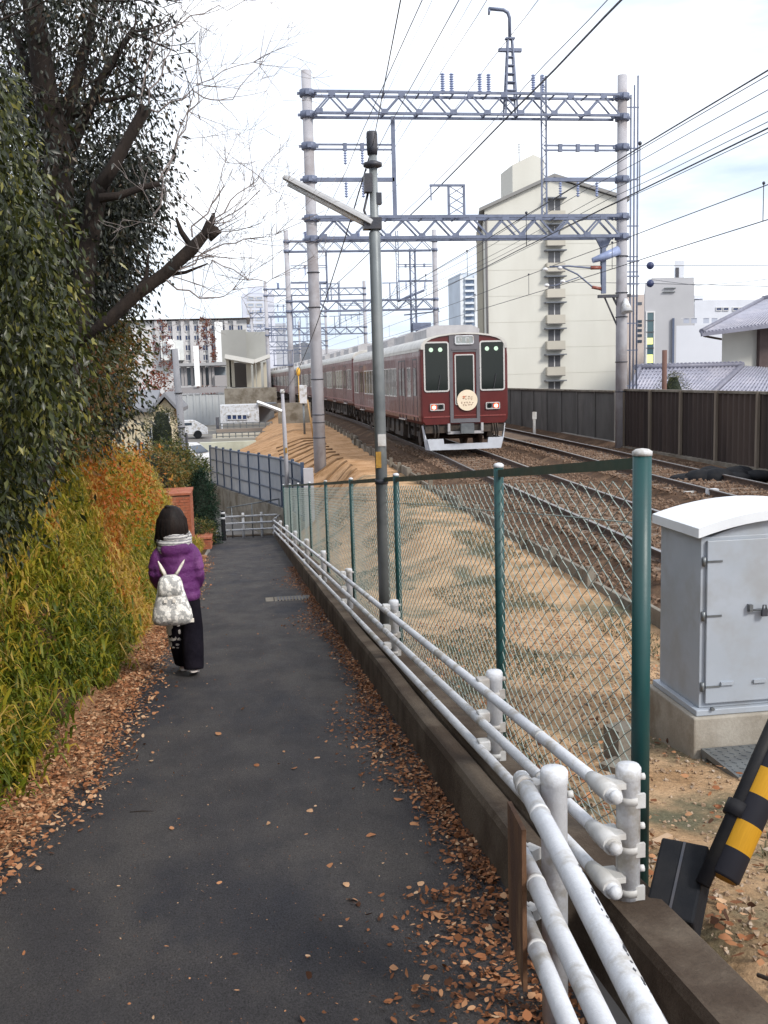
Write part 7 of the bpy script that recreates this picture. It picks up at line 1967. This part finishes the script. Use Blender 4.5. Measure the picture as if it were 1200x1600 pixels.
for s, (ax, ay, az), pitch in ((-1, LEGS[-1][2], 0.0), (1, LEGS[1][2], 0.28)):
    mb = MB(); so2 = MB()
    M_ = np.array([[1, 0, 0], [0, math.cos(pitch), math.sin(pitch)], [0, -math.sin(pitch), math.cos(pitch)]])
    rings, r2 = [], []
    for v, w_, h_ in ((-0.085, 0.026, 0.060), (-0.06, 0.036, 0.072), (-0.01, 0.037, 0.066), (0.05, 0.040, 0.048), (0.10, 0.036, 0.036), (0.13, 0.020, 0.026)):
        o_ = []; o2 = []
        for k in range(12):
            q = 2 * math.pi * k / 12; o_.append((w_ * math.cos(q), v, 0.018 + h_ * 0.5 + h_ * 0.5 * math.sin(q)))
            o2.append((w_ * 1.1 * math.cos(q), v * 1.04, 0.011 + 0.011 * math.sin(q)))
        tr_ = lambda pts: [tuple(np.array((ax, ay + 0.03, 0)) + M_ @ (np.array(p_) - (0, 0.11, 0)) + (0, 0.11 if pitch else 0.11, 0)) for p_ in pts]
        rings.append(tr_(o_)); r2.append(tr_(o2))
    sh = mb.loft(rings).build('shoe', shoe_m, person, world=False); so2.loft(r2).build('sole', sole_m, sh, world=False)

# backpack hanging low on the back
bag_m = bpy.data.materials.new('printed_bag'); bag_m.use_nodes = True; tn = bag_m.node_tree; pb = tn.nodes['Principled BSDF']; pb.inputs['Roughness'].default_value = 0.85
tcn = tn.nodes.new('ShaderNodeTexCoord'); vo = tn.nodes.new('ShaderNodeTexVoronoi'); vo.feature = 'DISTANCE_TO_EDGE'; vo.inputs['Scale'].default_value = 34
nz2 = tn.nodes.new('ShaderNodeTexNoise'); nz2.inputs['Scale'].default_value = 26; nz2.inputs['Detail'].default_value = 4
tn.links.new(tcn.outputs['Object'], vo.inputs['Vector']); tn.links.new(tcn.outputs['Object'], nz2.inputs['Vector'])
c1 = tn.nodes.new('ShaderNodeValToRGB'); c1.color_ramp.elements[0].color = (0.50, 0.50, 0.50, 1); c1.color_ramp.elements[1].color = (0.86, 0.82, 0.76, 1); c1.color_ramp.elements[0].position = 0.0; c1.color_ramp.elements[1].position = 0.06
tn.links.new(vo.outputs['Distance'], c1.inputs[0])
c2 = tn.nodes.new('ShaderNodeValToRGB'); c2.color_ramp.elements[0].color = (0.34, 0.35, 0.37, 1); c2.color_ramp.elements[1].color = (1, 1, 1, 1); c2.color_ramp.elements[0].position = 0.45; c2.color_ramp.elements[1].position = 0.54
tn.links.new(nz2.outputs[0], c2.inputs[0]); mm = tn.nodes.new('ShaderNodeMix'); mm.data_type = 'RGBA'; mm.blend_type = 'MULTIPLY'; mm.inputs[0].default_value = 0.8
tn.links.new(c1.outputs[0], mm.inputs[6]); tn.links.new(c2.outputs[0], mm.inputs[7]); tn.links.new(mm.outputs[2], pb.inputs['Base Color'])
strap_m = mat('cream_strap', (0.80, 0.74, 0.66), (0.70, 0.64, 0.57), 20, 0.85)
bp = thing('backpack', 'white and grey printed backpack hanging low on the walking person', 'backpack', (px_, py_ - 0.16, path_z(py_) + 0.52))
def bring(z, xc, rx, ry, yb):       # flattened section, back face against the jacket
    o = []
    for k in range(28):
        q = 2 * math.pi * k / 28; cx, cy = math.cos(q), math.sin(q)
        o.append((xc + rx * math.copysign(abs(cx) ** 0.7, cx), yb - ry + ry * math.copysign(abs(cy) ** 0.8, cy), z))
    return o
mb = MB()
mb.loft([bring(z, xc, rx, ry, yb) for z, xc, rx, ry, yb in ((0.505, -0.03, 0.10, 0.04, -0.01), (0.525, -0.03, 0.15, 0.075, 0.0), (0.57, -0.028, 0.168, 0.092, 0.0), (0.64, -0.028, 0.158, 0.092, 0.0), (0.72, -0.03, 0.132, 0.085, 0.0), (0.80, -0.032, 0.110, 0.074, 0.0), (0.87, -0.034, 0.098, 0.062, 0.0), (0.905, -0.034, 0.082, 0.05, -0.005), (0.925, -0.034, 0.05, 0.032, -0.01))])
OFFZ = -0.52
def bb(m_, name, mt, parent):
    m_.v = [(v[0], v[1], v[2] + OFFZ) for v in m_.v]; return m_.build(name, mt, parent, world=False)
bag = bb(mb, 'bag', bag_m, bp)
bb(MB().loft([bring(z, -0.03, rx, ry, -0.105) for z, rx, ry in ((0.535, 0.06, 0.02), (0.55, 0.082, 0.038), (0.62, 0.085, 0.045), (0.67, 0.075, 0.035), (0.685, 0.06, 0.015))]), 'front_pocket', bag_m, bp)
bb(MB().loft([bring(z, -0.032, rx, ry, -0.075) for z, rx, ry in ((0.76, 0.085, 0.03), (0.78, 0.10, 0.048), (0.86, 0.092, 0.048), (0.915, 0.07, 0.035), (0.93, 0.04, 0.012))]), 'top_flap', bag_m, bp)
for xs_ in (-0.115, -0.032, 0.045):
    bb(MB().beam((xs_ * 1.1 - 0.01, -0.185 + 0.35 * abs(xs_ + 0.032), 0.58), (xs_ * 0.75 - 0.005, -0.130 + 0.1 * abs(xs_ + 0.032), 0.900), 0.022, 0.012, up=(0, 1, 0)), 'strap', strap_m, bp)
for xs_ in (-0.07, 0.0): bb(MB().box((xs_, -0.182, 0.735), (0.026, 0.01, 0.026)), 'buckle', strap_m, bp)
for s, x0, x1 in ((-1, -0.075, -0.128), (1, 0.005, 0.088)):
    mb = MB(); rings = []
    for u, wd in ((0, 0.020), (0.4, 0.021), (0.75, 0.014), (1, 0.003)):
        c = np.array((x0 + (x1 - x0) * u, 0.005 + 0.012 * u, 0.905 + 0.135 * u)); rings.append([(c[0] - wd, c[1], c[2]), (c[0], c[1] - 0.012, c[2]), (c[0] + wd, c[1], c[2]), (c[0], c[1] + 0.006, c[2])])
    bb(mb.loft(rings), 'shoulder_strap', strap_m, bp)
bb(MB().tube([(0.045, -0.13, 0.80), (0.075, -0.12, 0.70), (0.11, -0.105, 0.62), (0.128, -0.10, 0.56)], 0.011, 8), 'drawstring', strap_m, bp)
bb(MB().tube([(-0.115, -0.12, 0.80), (-0.135, -0.12, 0.72), (-0.15, -0.105, 0.62)], 0.011, 8), 'drawstring', strap_m, bp)
bb(MB().box((0.132, -0.10, 0.545), (0.03, 0.02, 0.03)), 'toggle', strap_m, bp)
